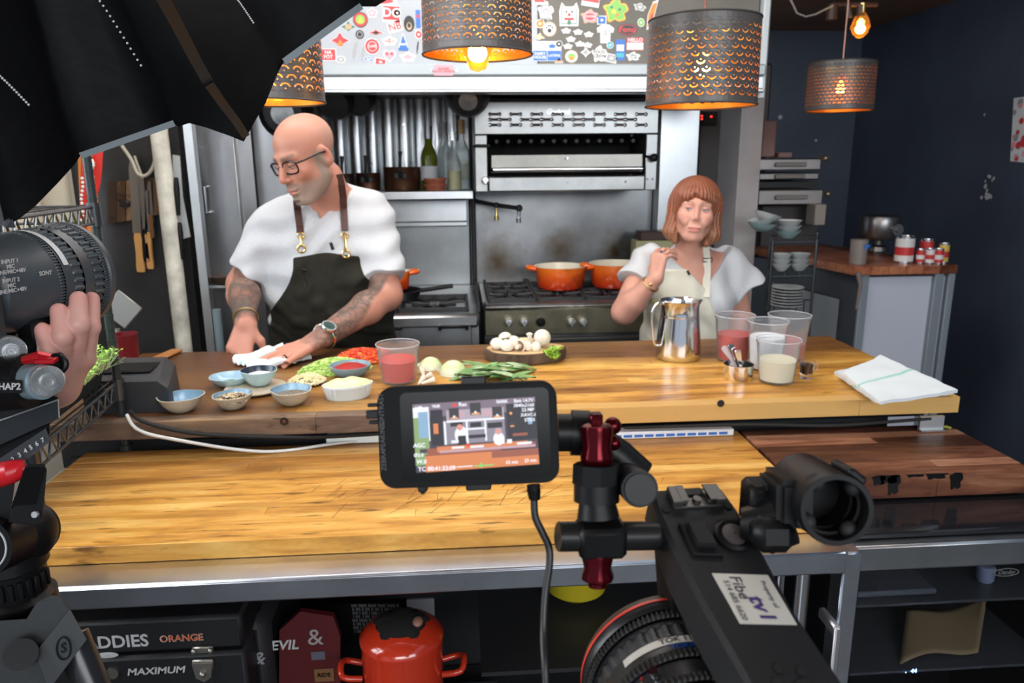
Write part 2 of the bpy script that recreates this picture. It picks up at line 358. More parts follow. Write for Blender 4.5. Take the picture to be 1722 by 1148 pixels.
m = M(); m.bb(-1.372, -1.368, .6, 2.66, .95, 2.0); part('pane', m, mat('frosted_window_glass', (.95, .97, 1), .5, trans=1), w)
# black side panel that carries the knives
m = M(); m.bb(-1.32, P(318, 400, y=2.7).x, 2.7, 2.76, 0, 2.1); obj('wall_side_panel', m, BLACKP, kind='structure')
m = M(); x = P(296, 400, y=2.62).x; m.cyl((P(288, 400, y=2.62).x, 2.62, 0), (P(288, 400, y=2.62).x, 2.62, 2.46), .028, n=16)
obj('trim_pole', m, mat('chipped_white_paint', (.62, .60, .52), .5, var=.35, vscale=14, bump=.3, bscale=40), kind='structure')
m = M(); m.bb(P(331, 400, y=2.68).x, P(345, 400, y=2.68).x, 2.66, 2.7, 0, 2.1); obj('trim_steel_edge', m, STEELV, kind='structure')
m = M(); m.bb(P(1240, 300, y=3.2).x, P(1277, 300, y=3.2).x, 3.2, 3.45, 0, 2.46); obj('trim_column', m, mat('grey_column_paint', (.30, .28, .28), .5, var=.15, vscale=4), kind='structure')
# ================================================================ tall steel cabinet left of the cook
xl, xr = P(345, 400, y=2.78).x, P(412, 400, y=2.78).x
w = thing('steel_cabinet', 'tall brushed steel cabinet with a slim handle behind the white pole', 'cabinet', (xl, 2.8, 0))
m = M(); m.bb(xl, xr, 2.8, 2.98, 0, 1.68); part('body', m, STEELV, w)
m = M(); m.bb(xl+.005, xr-.005, 2.775, 2.8, .1, 1.66, .004); d = part('door', m, steel('dark_cabinet_steel', (.34, .34, .35), .33, 2, .4), w)
m = M(); hx = P(350, 400, y=2.77).x+.012; m.tube([(hx, 2.775, 1.30), (hx, 2.745, 1.30), (hx, 2.745, 1.39), (hx, 2.775, 1.39)], .006); part('handle', m, CHROME, d)
# tall steel panel and gold strip
xa, xb = P(414, 400, y=3.0).x, P(428, 300, y=3.0).x
m = M(); m.bb(xa-.02, xb-.01, 3.0, 3.04, 0, 1.7); obj('upright_panel', m, mat('dark_brown_upright', (.05, .035, .025), .5), label='dark narrow upright panel right of the tall steel cabinet', cat='panel')
xa, xb = P(430, 300, y=3.05).x, P(470, 300, y=3.05).x
m = M(); m.bb(xa, xb+.12, 3.05, 3.08, 0, 1.72, .004)
w = thing('steel_upright_sheet', 'bright steel sheet standing upright behind the cook, left of his head', 'metal sheet', (xa, 3.06, 0)); part('sheet', m, STEELV, w)
m = M()
for z in (1.28, 1.5, 1.05): m.cyl((xa+.10, 3.05, z), (xa+.10, 3.043, z), .008, n=10)
part('rivets', m, CHROME, w, kind='stuff')
# wall lining: steel splashbacks and fluted panel
m = M(); m.bb(-.84, .05, 3.55, 3.598, .6, 1.32, .003); obj('steel_splashback', m, steel('pale_splashback_steel', (.34, .36, .37), .36, 2, .3), label='pale steel splashback sheet above the small stove', cat='splashback')
m = M(); m.bb(.055, .93, 3.55, 3.598, .6, 1.34, .003)
mm, t, b = new_mat('scorched_splashback_steel'); setb(b, metal=1, rough=.38)
n = noise(t, 3, 6); r = ramp(t, n.outputs[0], [(.3, (.17, .175, .185)), (.7, (.36, .37, .38))]); base = r.outputs[0]
geo = nd(t, 'ShaderNodeNewGeometry')
for cx, cz, rad in ((.19, 1.0, .13), (.48, 1.05, .10), (.75, 1.04, .09)):
    vm = nd(t, 'ShaderNodeVectorMath', operation='SUBTRACT'); vm.inputs[1].default_value = (cx, 3.55, cz); t.links.new(geo.outputs['Position'], vm.inputs[0])
    mp = nd(t, 'ShaderNodeVectorMath', operation='MULTIPLY'); mp.inputs[1].default_value = (1, 1, .8); t.links.new(vm.outputs[0], mp.inputs[0])
    ln = nd(t, 'ShaderNodeVectorMath', operation='LENGTH'); t.links.new(mp.outputs[0], ln.inputs[0])
    nn = noise(t, 14, 4); ad = nd(t, 'ShaderNodeMath', operation='MULTIPLY_ADD'); ad.inputs[1].default_value = .12; t.links.new(nn.outputs[0], ad.inputs[0]); t.links.new(ln.outputs['Value'], ad.inputs[2])
    mr = nd(t, 'ShaderNodeMapRange'); mr.inputs[1].default_value = rad+.07; mr.inputs[2].default_value = .06; t.links.new(ad.outputs[0], mr.inputs[0])
    mx = nd(t, 'ShaderNodeMix', data_type='RGBA'); t.links.new(mr.outputs[0], mx.inputs[0]); t.links.new(base, mx.inputs[6]); mx.inputs[7].default_value = (.10, .075, .05, 1); base = mx.outputs[2]
t.links.new(base, b.inputs['Base Color'])
obj('scorched_splashback', m, mm, label='grey steel splashback with brown scorch marks above the big range', cat='splashback')
m = M(); m.bb(.93, P(1172, 300, y=3.45).x, 3.45, 3.597, .3, 1.70, .003); obj('steel_corner_panel', m, STEELV, label='bright steel corner panel between the range and the grey column', cat='panel')
w = thing('fluted_steel_panel', 'fluted shiny steel panel behind the copper pans and bottles', 'wall panel', (-.4, 3.58, 1.36))
m = M(); m.bb(-.80, .055, 3.57, 3.6, 1.34, 1.80); part('backing', m, STEELV, w)
FL = steel('fluted_steel', (.66, .69, .72), .26, 2, .2)
for i in range(11):
    x = -.76+i*.074; m = M(); n = 10
    m.rings([[V(x-.036*math.cos(PI*k/n), 3.572-.024*math.sin(PI*k/n), z) for k in range(n+1)] for z in (1.345, 1.80)], cap=True)
    part('flute', m, FL, w, smooth=60)
m = M()
for z in (1.60, 1.64): m.cyl((-.24, 3.55, z), (-.24, 3.54, z), .006, n=10)
part('bolts', m, CHROME, w, kind='stuff')
# ================================================================ extractor hood
yh = 2.85; zb, zt, zm = P(800, 158, y=yh).z, P(800, 110, y=yh).z, P(800, 130, y=yh).z
hx0, hx1 = -.95, P(1272, 100, y=yh).x
w = thing('extractor_hood', 'long white extractor hood with a steel lip, covered in stickers', 'hood', (.2, yh, zb))
WH = mat('hood_white_enamel', (.40, .43, .47), .35, var=.08, vscale=3)
m = M(); m.bb(hx0, P(905, 60, y=yh).x, yh, yh+.03, zt, 2.44, .004); part('left_panel', m, WH, w)
GR = mat('hood_grey_panel', (.13, .12, .10), .45, var=.2, vscale=5)
m = M(); m.bb(P(905, 60, y=yh).x, hx1, yh, yh+.03, zt, 2.44, .004); part('right_panel', m, GR, w, label='grey-brown right panel crowded with stickers')
m = M(); m.bb(hx0, hx1+.02, yh-.05, yh+.02, zm, zt, .006); part('ledge', m, mat('pale_ledge_enamel', (.42, .47, .50), .3), w)
m = M(); m.bb(hx0, hx1+.02, yh-.035, yh+.02, zb+.012, zm, .003); m.bb(hx0, hx1+.02, yh-.045, yh+.03, zb, zb+.014, .004); part('lip', m, STEEL, w)
m = M(); m.bb(hx0, hx1, yh+.04, 3.55, zb+.04, zb+.05); m.bb(hx1-.03, hx1, yh+.02, 3.15, zb, 2.4); part('underside', m, mat('dark_hood_underside', (.03, .027, .025), .5), w)  # even near-black colour on the inner faces of the hood
m = M(); m.bb(hx1+.005, hx1+.03, yh-.03, yh+.06, zb-.02, 2.44, .004); part('end_plate', m, mat('pale_end_plate', (.55, .6, .62), .35), w)
# ---- stickers (flat printed pieces, children of the hood)
SCOL = dict(r=(.62, .05, .06), w=(.78, .78, .76), k=(.02, .02, .02), g=(.22, .5, .1), y=(.8, .6, .05), o=(.85, .25, .04), b=(.03, .15, .5), t=(.05, .4, .5), p=(.85, .35, .4), c=(.5, .35, .2), n=(.05, .2, .12), e=(.35, .36, .36))
SM = [mat('sticker_'+{'r': 'red', 'w': 'white', 'k': 'black', 'g': 'green', 'y': 'yellow', 'o': 'orange', 'b': 'blue', 't': 'teal', 'p': 'pink', 'c': 'tan', 'n': 'dark_green', 'e': 'grey'}[k], v, .35) for k, v in SCOL.items()]
SI = {k: i for i, k in enumerate(SCOL)}
def shape(kind, a, b):
    if kind == 'disc': return [(a*math.cos(2*PI*i/24), b*math.sin(2*PI*i/24)) for i in range(24)]
    if kind == 'rect': return [(-a, -b), (a, -b), (a, b), (-a, b)]
    if kind == 'star': return [(a*(1 if i % 2 else .55)*math.cos(2*PI*i/16), b*(1 if i % 2 else .55)*math.sin(2*PI*i/16)) for i in range(16)]
    if kind == 'diamond': return [(a, 0), (a*.35, b*.35), (0, b), (-a*.35, b*.35), (-a, 0), (-a*.3, -b*.4), (0, -b*.8), (a*.3, -b*.4)]
    if kind == 'heart': return [(a*(16*math.sin(q)**3)/17, b*(13*math.cos(q)-5*math.cos(2*q)-2*math.cos(3*q)-math.cos(4*q))/16) for q in [2*PI*i/28 for i in range(28)]]
    if kind == 'cat': return [(-a, -b), (a, -b), (a*1.05, b*.3), (a*.8, b), (a*.4, b*.65), (-a*.4, b*.65), (-a*.8, b), (-a*1.05, b*.3)]
    if kind == 'shirt': return [(-a*.55, -b), (a*.55, -b), (a*.6, b*.2), (a*.9, b*.1), (a, b*.6), (a*.4, b), (-a*.4, b), (-a, b*.6), (-a*.9, b*.1), (-a*.6, b*.2)]
    if kind == 'blob': return [(a*(1+.16*math.sin(5*q)+.08*math.cos(9*q))*math.cos(q), b*(1+.16*math.sin(5*q)+.08*math.cos(9*q))*math.sin(q)) for q in [2*PI*i/40 for i in range(40)]]
    if kind == 'tri': return [(-a, -b), (a, -b), (0, b)]
    if kind == 'feather': return [(-a*.6, -b), (-a*.1, -b*.9), (a*.5, 0), (a, b), (a*.2, b*.85), (-a*.5, 0)]
def sticker(px, py, a, b, layers, rot=0, txt=None):
    """layers: (shape, colour letter, scale x, scale y, dx, dy), nested; a, b half sizes in metres"""
    c = P(px, py, y=yh-.0006); T = Matrix.Translation(c) @ Matrix.Rotation(rot, 4, 'Y') @ Matrix.Rotation(PI/2, 4, 'X'); m = M()
    z = 0
    for k, col, sx, sy, dx, dy in layers:
        m.prism([(x+dx*a, y+dy*b) for x, y in shape(k, a*sx, b*sy)], z, z+.0007, T, SI[col]); z += .0004
    if txt:
        for s, size, col, dx, dy, bold in txt: lettering(m, s, size, T @ Matrix.Translation(V(dx*a, dy*b, z+.0003)), SI[col], bold=bold)
    part('sticker', m, SM, w, smooth=0, weld=False)
L1 = lambda k, c: (k, c, 1, 1, 0, 0)
def inner(k, c, s=.8, dx=0, dy=0, sy=None): return (k, c, s, s if sy is None else sy, dx, dy)
S_ = sticker
S_(658, 22, .030, .030, [L1('rect', 'w'), inner('rect', 'r', .95, sy=.75)], .05, [('DC', .042, 'w', 0, 0, True)])
S_(606, 33, .026, .026, [L1('disc', 'k'), inner('disc', 'r', .9), inner('disc', 'g', .6), inner('tri', 'y', .35)])
S_(643, 2, .05, .012, [L1('rect', 'w'), inner('disc', 'r', .8, sy=.7)])
S_(688, 40, .019, .027, [L1('disc', 'k'), inner('disc', 'c', .5, dy=-.3), inner('disc', 'k', .3, dy=-.2)])
S_(664, 45, .026, .018, [L1('rect', 'w')], -.25, [('NB', .034, 'r', 0, 0, True)])
S_(632, 55, .028, .012, [L1('diamond', 'w'), inner('diamond', 'r', .9), inner('disc', 'k', .35, sy=.4)])
S_(605, 58, .015, .015, [L1('disc', 'k'), inner('disc', 'e', .7), inner('disc', 'k', .5)])
S_(586, 45, .024, .018, [L1('diamond', 'n'), inner('disc', 'c', .5)])
S_(572, 68, .034, .030, [L1('diamond', 'w'), inner('diamond', 'r', .92), inner('tri', 'o', .35, dy=-.2)])
S_(626, 78, .027, .027, [L1('disc', 'w'), inner('disc', 'r', .92), inner('disc', 'w', .62), inner('disc', 'r', .55)], 0, [('CAFE', .012, 'w', 0, 0, True)])
S_(655, 69, .024, .015, [L1('blob', 'w'), inner('diamond', 'r', .85, sy=.6)], 0, [('YUM', .01, 'w', 0, 0, True)])
S_(678, 70, .020, .030, [L1('tri', 'w'), inner('tri', 'b', .8), inner('rect', 'w', .5, dy=-.3, sy=.1), inner('rect', 'b', .9, dy=-.85, sy=.15)])
S_(552, 92, .028, .020, [L1('rect', 'w'), inner('rect', 'r', .9)], 0, [('NA\nFOT', .017, 'w', 0, 0, True)])
S_(655, 93, .024, .024, [L1('heart', 'w'), inner('heart', 'p', .85), inner('disc', 'r', .2, dx=-.35, dy=.2), inner('disc', 'r', .2, dx=.35, dy=.2)])
S_(686, 96, .026, .016, [L1('blob', 'w'), inner('diamond', 'p', .95, sy=.8)])
S_(596, 85, .014, .03, [L1('feather', 'e')]); S_(610, 90, .010, .026, [L1('feather', 'e')])
S_(703, 32, .008, .03, [L1('rect', 'b'), inner('rect', 'r', .6, dy=.3, sy=.2)]); S_(702, 80, .006, .022, [L1('feather', 'k')])
S_(907, 2, .02, .012, [L1('rect', 'w'), inner('rect', 'r', .9, sy=.6, dy=.3)])
S_(918, 20, .026, .030, [L1('blob', 'w'), inner('disc', 'e', .8, dy=.15, sy=.7), inner('disc', 'w', .6, dy=.1, sy=.55), inner('disc', 'e', .4, dy=.05, sy=.38), inner('disc', 'w', .2, sy=.2), inner('rect', 'e', .7, sy=.12, dy=-.75)])
S_(957, 24, .034, .040, [L1('cat', 'w'), inner('cat', 'n', .82), inner('cat', 'w', .74), inner('disc', 'k', .10, dx=-.3, dy=.2), inner('disc', 'k', .10, dx=.3, dy=.2), inner('disc', 'r', .15, dy=-.05), inner('rect', 'r', .5, sy=.1, dy=-.4), inner('disc', 'n', .2, dy=-.7)])
S_(992, 28, .030, .022, [L1('blob', 'c'), inner('disc', 'p', .85), inner('disc', 'r', .6, sy=.5)], 0, [('OYSTER', .010, 'w', 0, 0, True)])
S_(993, 4, .032, .014, [L1('rect', 'w'), inner('rect', 'r', .95, sy=.4, dy=.5)], .15)
S_(1036, 18, .042, .038, [L1('blob', 'o'), inner('blob', 'y', .93), inner('blob', 'g', .85), inner('disc', 'n', .12, dx=-.4, dy=.3), inner('disc', 'n', .12, dx=.3, dy=.1), inner('disc', 'o', .14, dx=.1, dy=-.4), inner('disc', 'y', .2, dx=-.2, dy=-.1)])
S_(1095, 25, .026, .052, [L1('feather', 'w'), inner('feather', 'o', .82), inner('feather', 'r', .3, dy=-.2)])
S_(924, 49, .026, .026, [L1('disc', 'c'), inner('disc', 'w', .85), inner('disc', 'k', .28, dy=-.2), inner('disc', 'k', .12, dx=-.4, dy=.2), inner('disc', 'k', .12, dx=-.15, dy=.42), inner('disc', 'k', .12, dx=.15, dy=.42), inner('disc', 'k', .12, dx=.4, dy=.2)])
S_(1018, 57, .032, .032, [L1('shirt', 'w'), inner('rect', 'e', .25, sy=.06, dy=.3), inner('rect', 'e', .25, sy=.06, dy=.1), inner('rect', 'e', .25, sy=.06, dy=-.1)])
S_(1055, 50, .036, .020, [L1('disc', 'k'), inner('disc', 'r', .93, sy=.88), inner('disc', 'k', .85, sy=.78)], 0, [('Femo', .026, 'r', 0, 0, True)])
for x, y in ((952, 52), (972, 54), (990, 58), (960, 66), (975, 74), (988, 76), (955, 78)): S_(x, y, .016, .009, [L1('blob', 'w'), inner('rect', 'e', .6, sy=.15)])
S_(920, 86, .052, .034, [L1('rect', 'w'), inner('rect', 'b', .48, dx=-.5, dy=-.45, sy=.5), inner('rect', 'b', .48, dx=.5, dy=-.45, sy=.5), inner('blob', 'b', .24, dx=.35, dy=.5, sy=.2)], 0, [('DAIRY\nHOUSE', .014, 'w', -.5, -.45, True), ('LAITERIE', .011, 'w', .5, -.45, True)])
S_(961, 95, .024, .022, [L1('disc', 'c'), inner('disc', 'w', .9), inner('disc', 'g', .6, sy=.5), inner('disc', 'o', .45, sy=.3, dy=-.3)])
S_(985, 88, .020, .022, [L1('diamond', 'w'), inner('diamond', 'e', .6)]); S_(1008, 91, .026, .026, [L1('blob', 'w')], 0, [('FOOD\nCREW', .016, 'k', 0, 0, True)])
S_(1043, 84, .017, .036, [L1('rect', 'b'), inner('rect', 'w', .8, sy=.3, dy=.2), inner('rect', 't', .8, sy=.2, dy=-.5)])
S_(1068, 74, .032, .022, [L1('rect', 'r'), inner('rect', 'w', .95, sy=.55, dy=-.35)], 0, [('HELLO', .018, 'w', 0, .6, True)])
S_(1065, 95, .024, .014, [L1('blob', 'w')], 0, [('GRILL\nCLUB', .010, 'k', 0, 0, True)])
S_(1277, 88, .016, .022, [L1('disc', 'r'), inner('disc', 'w', .6)]); S_(1278, 118, .013, .013, [L1('disc', 'w'), inner('disc', 'e', .5)])
for i_, (x_, y_, k_, c_, d_) in enumerate(((577, 18, 'disc', 'e', 'w'), (626, 22, 'blob', 'p', 'w'), (640, 104, 'rect', 'r', 'w'), (704, 58, 'disc', 'r', 'w'), (573, 100, 'disc', 'e', 'w'), (907, 62, 'diamond', 'y', 'w'), (940, 74, 'disc', 'k', 'w'), (1012, 34, 'rect', 'b', 'w'), (1076, 12, 'blob', 'e', 'w'), (1078, 38, 'disc', 'g', 'w'), (940, 100, 'tri', 'o', 'w'), (1028, 98, 'rect', 'e', 'w'), (1026, 76, 'disc', 't', 'w'), (908, 40, 'disc', 'o', 'w'), (620, 100, 'diamond', 'b', 'w'), (668, 22, 'disc', 'k', 'w'))): S_(x_, y_, .013+.004*(i_ % 3), .012+.003*(i_ % 2), [L1(k_, d_), inner(k_, c_, .82), inner('disc', d_, .3)], .2*(i_ % 3-1))
c = P(746, 118, y=yh-.0515); T = Matrix.Translation(c) @ Matrix.Rotation(PI/2, 4, 'X'); m = M(); m.prism(shape('rect', .034, .018), 0, .001, T, SI['p'])
lettering(m, 'DANGER\nHAUTE TENSION', .010, T @ Matrix.Translation(V(0, 0, .0012)), SI['r'], bold=True); part('warning_label', m, SM, w, smooth=0, label='small red and pink warning label on the ledge')
m = M()
for px in (726, 768, 1248): q = P(px, 118, y=yh-.05); m.cyl(q, q+V(0, -.003, 0), .004, n=8)
part('screws', m, CHROME, w, kind='stuff')
# ================================================================ broiler
by = 3.12; bx0, bx1 = P(797, 200, y=by).x, P(1108, 200, y=by).x; bz0, bz1 = P(900, 322, y=by).z, P(900, 170, y=by).z
bw = thing('salamander_broiler', 'grimy steel salamander broiler with a deep black mouth, above the big range', 'grill', ((bx0+bx1)/2, by, bz0))
ST2 = steel('broiler_steel', (.42, .43, .43), .34, 0, .5)
ox0, ox1 = P(820, 250, y=by).x, P(1086, 250, y=by).x; oz0, oz1 = P(900, 296, y=by).z, P(900, 226, y=by).z
m = M(); m.bb(bx0, bx1, by, by+.03, oz1, bz1, .004); m.bb(bx0, ox0, by, by+.03, bz0, oz1, .004); m.bb(ox1, bx1, by, by+.03, bz0, oz1, .004); m.bb(ox0, ox1, by-.01, by+.03, bz0, oz0, .006)
m.bb(bx0, bx0+.01, by+.03, 3.54, bz0, bz1); m.bb(bx1-.01, bx1, by+.03, 3.54, bz0, bz1); m.bb(bx0, bx1, by+.03, 3.54, bz1-.01, bz1); m.bb(bx0, bx1, by+.03, 3.54, bz0, bz0+.01)
part('body', m, ST2, bw)
m = M(); m.bb(ox0-.01, ox1+.01, 3.45, 3.47, oz0-.02, oz1+.02); m.bb(ox0-.01, ox1+.01, by+.03, 3.45, oz0-.02, oz0-.01); m.bb(ox0-.01, ox1+.01, by+.03, 3.45, oz1+.01, oz1+.02); m.bb(ox0-.012, ox0-.008, by+.03, 3.45, oz0, oz1); m.bb(ox1+.008, ox1+.012, by+.03, 3.45, oz0, oz1)
part('firebox', m, mat('sooty_black', (.008, .008, .008), .8), bw)
m = M()
for i in range(13): x = ox0+.04+i*(ox1-ox0-.08)/12; m.cyl((x, by+.06, oz1-.025), (x, by+.32, oz1-.025), .008, n=8)
part('burner_tubes', m, IRON, bw, kind='stuff')
m = M(); z0, z1 = P(900, 291, y=by).z, P(900, 259, y=by).z; m.bb(ox0+.012, ox1-.008, by+.005, by+.02, z0, z1, .004)
dr = part('grate_drawer', m, steel('drawer_steel', (.36, .35, .32), .34, 0, .5), bw)
m = M(); z = P(900, 285, y=by-.03).z; m.tube([(ox0+.02, by, z), (ox0+.02, by-.03, z), (ox1-.02, by-.03, z), (ox1-.02, by, z)], .009, n=12); part('handle_bar', m, CHROME, dr)
m = M()
for r_, py in ((0, 193), (1, 205), (2, 211)):
    pass
for i in range(15):
    for j, py in ((0, 192), (1, 201), (2, 210)):
        if (i+j) % 2 == 0 or j == 1 and i % 4 == 0:
            q = P(832+i*17.6, py, y=by); m.tube([(q.x-.016, by-.001, q.z), (q.x+.016, by-.001, q.z)], .0055, n=8)
            for s in (-1, 1): m.sph((q.x+s*.019, by-.001, q.z), .0085, 8, 6)
part('vent_pressings', m, mat('bright_vent_steel', (.75, .76, .78), .25, 1), bw, kind='stuff')
m = M(); q = P(938, 188, y=by-.003); T = Matrix.Translation(q) @ Matrix.Rotation(PI/2, 4, 'X'); lettering(m, 'Garland', .030, T, shear=.2, bold=True, ext=.001); part('nameplate', m, STEEL, bw, smooth=0)
KNB = mat('bright_knob_metal', (.85, .86, .88), .3, .85)
def knob(px, py, y, r=.016, th=bw, mt=KNB, name='knob'):
    q = P(px, py, y=y); m = M(); m.lathe([(0, -.032), (r*.7, -.03), (r, -.022), (r, -.012), (r*.6, -.006), (r*.75, 0), (0, 0)], q, (0, 1, 0), 20); m.bb(q.x-.003, q.x+.003, y-.036, y-.03, q.z-r*.8, q.z+r*.8); part(name, m, mt, th)
knob(816, 303, by); 
q = P(1100, 265, y=by-.03); m = M(); m.cyl(P(1082, 262, y=by), q, .005, n=8); m.sph(q, .017, 14, 10); part('lever', m, BLK, bw, label='black ball lever')
for px, py in ((800, 245), (804, 245)): pass
m = M(); m.tube([P(797, 246, y=by), P(800, 245, y=by-.02), P(824, 245, y=by-.02)], .006, n=8); part('latch', m, IRON, bw)
m = M()
for px, py in ((857, 306), (955, 306), (1052, 305), (954, 266), (1091, 300), (1100, 300)): q = P(px, py, y=by-.012); m.cyl(q, q+V(0, -.004, 0), .005, n=8)
part('bolts', m, CHROME, bw, kind='stuff')
# ================================================================ pot filler
q = [P(800, 338, y=3.5), P(835, 345, y=3.38), P(873, 350, y=3.3)]
w = thing('pot_filler_tap', 'jointed black pot filler tap reaching out over the range', 'tap', q[0])
m = M(); m.tube([q[0]+V(0, .05, 0), q[0], q[1], q[2]], .010, n=12); m.sph(q[1], .014); m.sph(q[2], .016); part('arm', m, IRON, w)
for i, (px, py) in enumerate(((835, 368), (872, 372))):
    m = M(); e = P(px, py, y=q[i+1].y); m.tube([q[i+1], q[i+1]*.4+e*.6, e], [.009, .007, .010], n=10); m.cyl(e+V(0, 0, .015), e+V(0, 0, -.006), .011); part('spout', m, BRASS if i == 0 else CHROME, w)
m = M(); x = P(797, 400, y=3.5).x; m.cyl((x, 3.5, .9), (x, 3.5, 1.78), .011, n=12); obj('gas_pipe', m, IRON, label='black vertical pipe between the small stove and the broiler', cat='pipe')
# ================================================================ big range
ry = 2.93; rx0, rx1 = P(815, 520, y=ry).x, .925
rw = thing('gas_range', 'big steel gas range with two orange pots on its burners', 'stove', ((rx0+rx1)/2, ry, 0))
RS = steel('range_steel', (.60, .61, .62), .3, 0, .5); RD = steel('range_greasy_panel', (.46, .42, .30), .34, 0, .55)
zc = .91; zf = P(900, 520, y=ry).z
m = M(); m.bb(rx0, rx1, ry+.03, 3.54, .08, zc-.02); part('body', m, RS, rw)
m = M(); m.bb(rx0-.005, rx1, ry-.01, ry+.10, zf, zc, .014, ); m.bb(rx0-.005, rx1, ry+.09, 3.54, zc-.03, zc-.008); part('cooktop', m, RS, rw)
zp = P(900, 563, y=ry).z
m = M(); m.bb(rx0, rx1, ry, ry+.03, zp, zf, .003); part('control_panel', m, RD, rw, label='greasy yellowish control panel')
m = M(); m.bb(rx0+.01, rx1, ry-.01, ry+.02, .25, zp-.03, .008); dr = part('oven_door', m, mat('oven_door_dark', (.03, .014, .01), .35), rw)
m = M(); m.bb(rx0+.003, rx1, ry-.03, ry, zp-.032, zp-.008, .006); part('door_rim', m, IRON, dr)
for px in (855, 881, 960, 980): knob(px, 540, ry, .017, rw)
knob(909, 540, ry, .018, rw, BLK, 'knob')
for i in range(4):
    m = M(); s = ry+.07; gx = rx0+.02+i*.205; g1 = gx+.192
    for x in (gx, g1): m.bb(x-.006, x+.006, s, 3.5, zc-.004, zc+.016, .003)
    for y in (s, s+.21, s+.42): m.bb(gx, g1, y-.006, y+.006, zc-.004, zc+.014, .003)
    for cy in (s+.105, s+.315):
        cx = (gx+g1)/2
        for a in range(8):
            d = V(math.cos(a*PI/4), math.sin(a*PI/4), 0); m.tube([V(cx, cy, zc+.008)+d*.03, V(cx, cy, zc+.012)+d*.1], .006, n=6)
    part('grate', m, IRON, rw)
    for cy in (s+.105, s+.315):
        m = M(); m.lathe([(.05, 0), (.05, .01), (.032, .012), (.03, -.004), (0, -.002)], ((gx+g1)/2, cy, zc-.008), n=20); part('burner', m, DARKMET, rw)
# ================================================================ small stove
sy = 2.78; sx1 = P(806, 520, y=sy).x; sx0 = sx1-.62
sw = thing('small_gas_stove', 'smaller steel stove behind the cook, left of the big range', 'stove', ((sx0+sx1)/2, sy, 0))
m = M(); m.bb(sx0, sx1-.003, sy+.02, 3.53, .08, .88); part('body', m, RS, sw)
m = M(); m.bb(sx0, sx1, sy-.01, sy+.05, .85, .905, .012); m.bb(sx0, sx1, sy+.04, 3.53, .875, .895); part('cooktop', m, RS, sw)
z1 = P(735, 535, y=sy).z; 
m = M(); m.bb(sx0+.01, sx1-.03, sy-.002, sy+.02, .45, z1, .006); dr = part('oven_door', m, steel('stove_door_steel', (.48, .5, .52), .32, 0, .3), sw)
m = M(); a = P(737, 550, y=sy-.03); b = P(788, 550, y=sy-.03); m.bb(a.x, b.x, sy-.035, sy-.022, a.z-.006, a.z+.006, .004); m.bb(a.x, a.x+.012, sy-.03, sy, a.z-.014, a.z+.004); m.bb(b.x-.012, b.x, sy-.03, sy, a.z-.014, a.z+.004); part('handle', m, BLK, dr)
m = M(); a = P(664, 550, y=sy); m.bb(a.x-.01, a.x+.03, sy-.03, sy-.018, a.z-.006, a.z+.006, .003); m.bb(a.x, a.x+.02, sy-.02, sy, a.z-.005, a.z+.005); part('handle', m, BLK, dr)
for i in range(2):
    m = M(); gx = sx1-.03-.28*(i+1); g1 = gx+.265; s = sy+.07; cx = (gx+g1)/2
    for x in (gx, g1): m.bb(x-.006, x+.006, s, s+.30, .895, .92, .003)
    for y in (s, s+.30): m.bb(gx, g1, y-.006, y+.006, .895, .918, .003)
    for a in range(8):
        d = V(math.cos(a*PI/4), math.sin(a*PI/4), 0); m.tube([V(cx, s+.15, .905)+d*.03, V(cx, s+.15, .915)+d*.12], .006, n=6)
    part('grate', m, IRON, sw); m = M(); m.lathe([(.05, 0), (.05, .01), (.03, .012), (0, .012)], (cx, s+.15, .896), n=20); part('burner', m, DARKMET, sw)
m = M(); m.bb(sx1-.006, sx1+.004, sy+.05, 3.5, .9, .93); part('side_rail', m, IRON, sw)
# ================================================================ shelf
shy = 3.25; zs = P(700, 322, y=shy).z
w = thing('steel_wall_shelf', 'steel wall shelf carrying the copper pans and bottles', 'shelf', (-.4, shy, zs-.04))
m = M(); m.bb(-.80, P(796, 322, y=shy).x, shy, 3.56, zs-.012, zs, .002); m.bb(-.80, P(796, 322, y=shy).x, shy-.004, shy+.01, zs-.034, zs+.002, .003); part('board', m, STEEL, w)
m = M(); m.bb(-.80, .04, 3.50, 3.55, 1.18, 1.20, .003); m.bb(-.80, .04, 3.52, 3.55, 1.20, 1.30, .003); obj('splashback_rail', m, STEEL, label='thin horizontal steel rail under the wall shelf', cat='rail')
# ================================================================ prep table (back) of butcher-block staves
TZ = .95
OAK = wood('oiled_butcher_block', (.26, .095, .018), (.68, .33, .060), (.92, .55, .14), 9, 0, .36, stain=[((.115, .045, .016), .92, 0, .36, -.34), ((.10, .038, .014), .85, 1, 1.88, 2.0), ((.10, .065, .045), .8, 2, .978, .955)], rnd=.2, coat=.04)
def staves(th, x0, x1, y0, y1, z0, z1, rows, mt, lens=(1.1, 2.2), gap=.0002, skew=0, name='stave', crown=.0003, xr=None, mt0=None):
    h = (y1-y0)/rows
    for r in range(rows):
        X = x0+(xr(r/rows) if xr else 0); X1 = x1+(xr(r/rows, 1) if xr else 0); first = True
        while X < X1-.001:
            L = random.uniform(*lens)*(random.uniform(.3, 1) if first else 1); e = X+L; first = False
            if X1-e < .15: e = X1
            m = M(); dz = random.uniform(-crown, crown); m.bb(X+gap, e-gap, y0+r*h+gap/2, y0+(r+1)*h-gap/2, z0, z1+dz, .0007)
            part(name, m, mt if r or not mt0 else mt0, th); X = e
w = thing('prep_table', 'long thick butcher-block prep table loaded with ingredients, where the cook works', 'table', (.1, 1.8, 0))
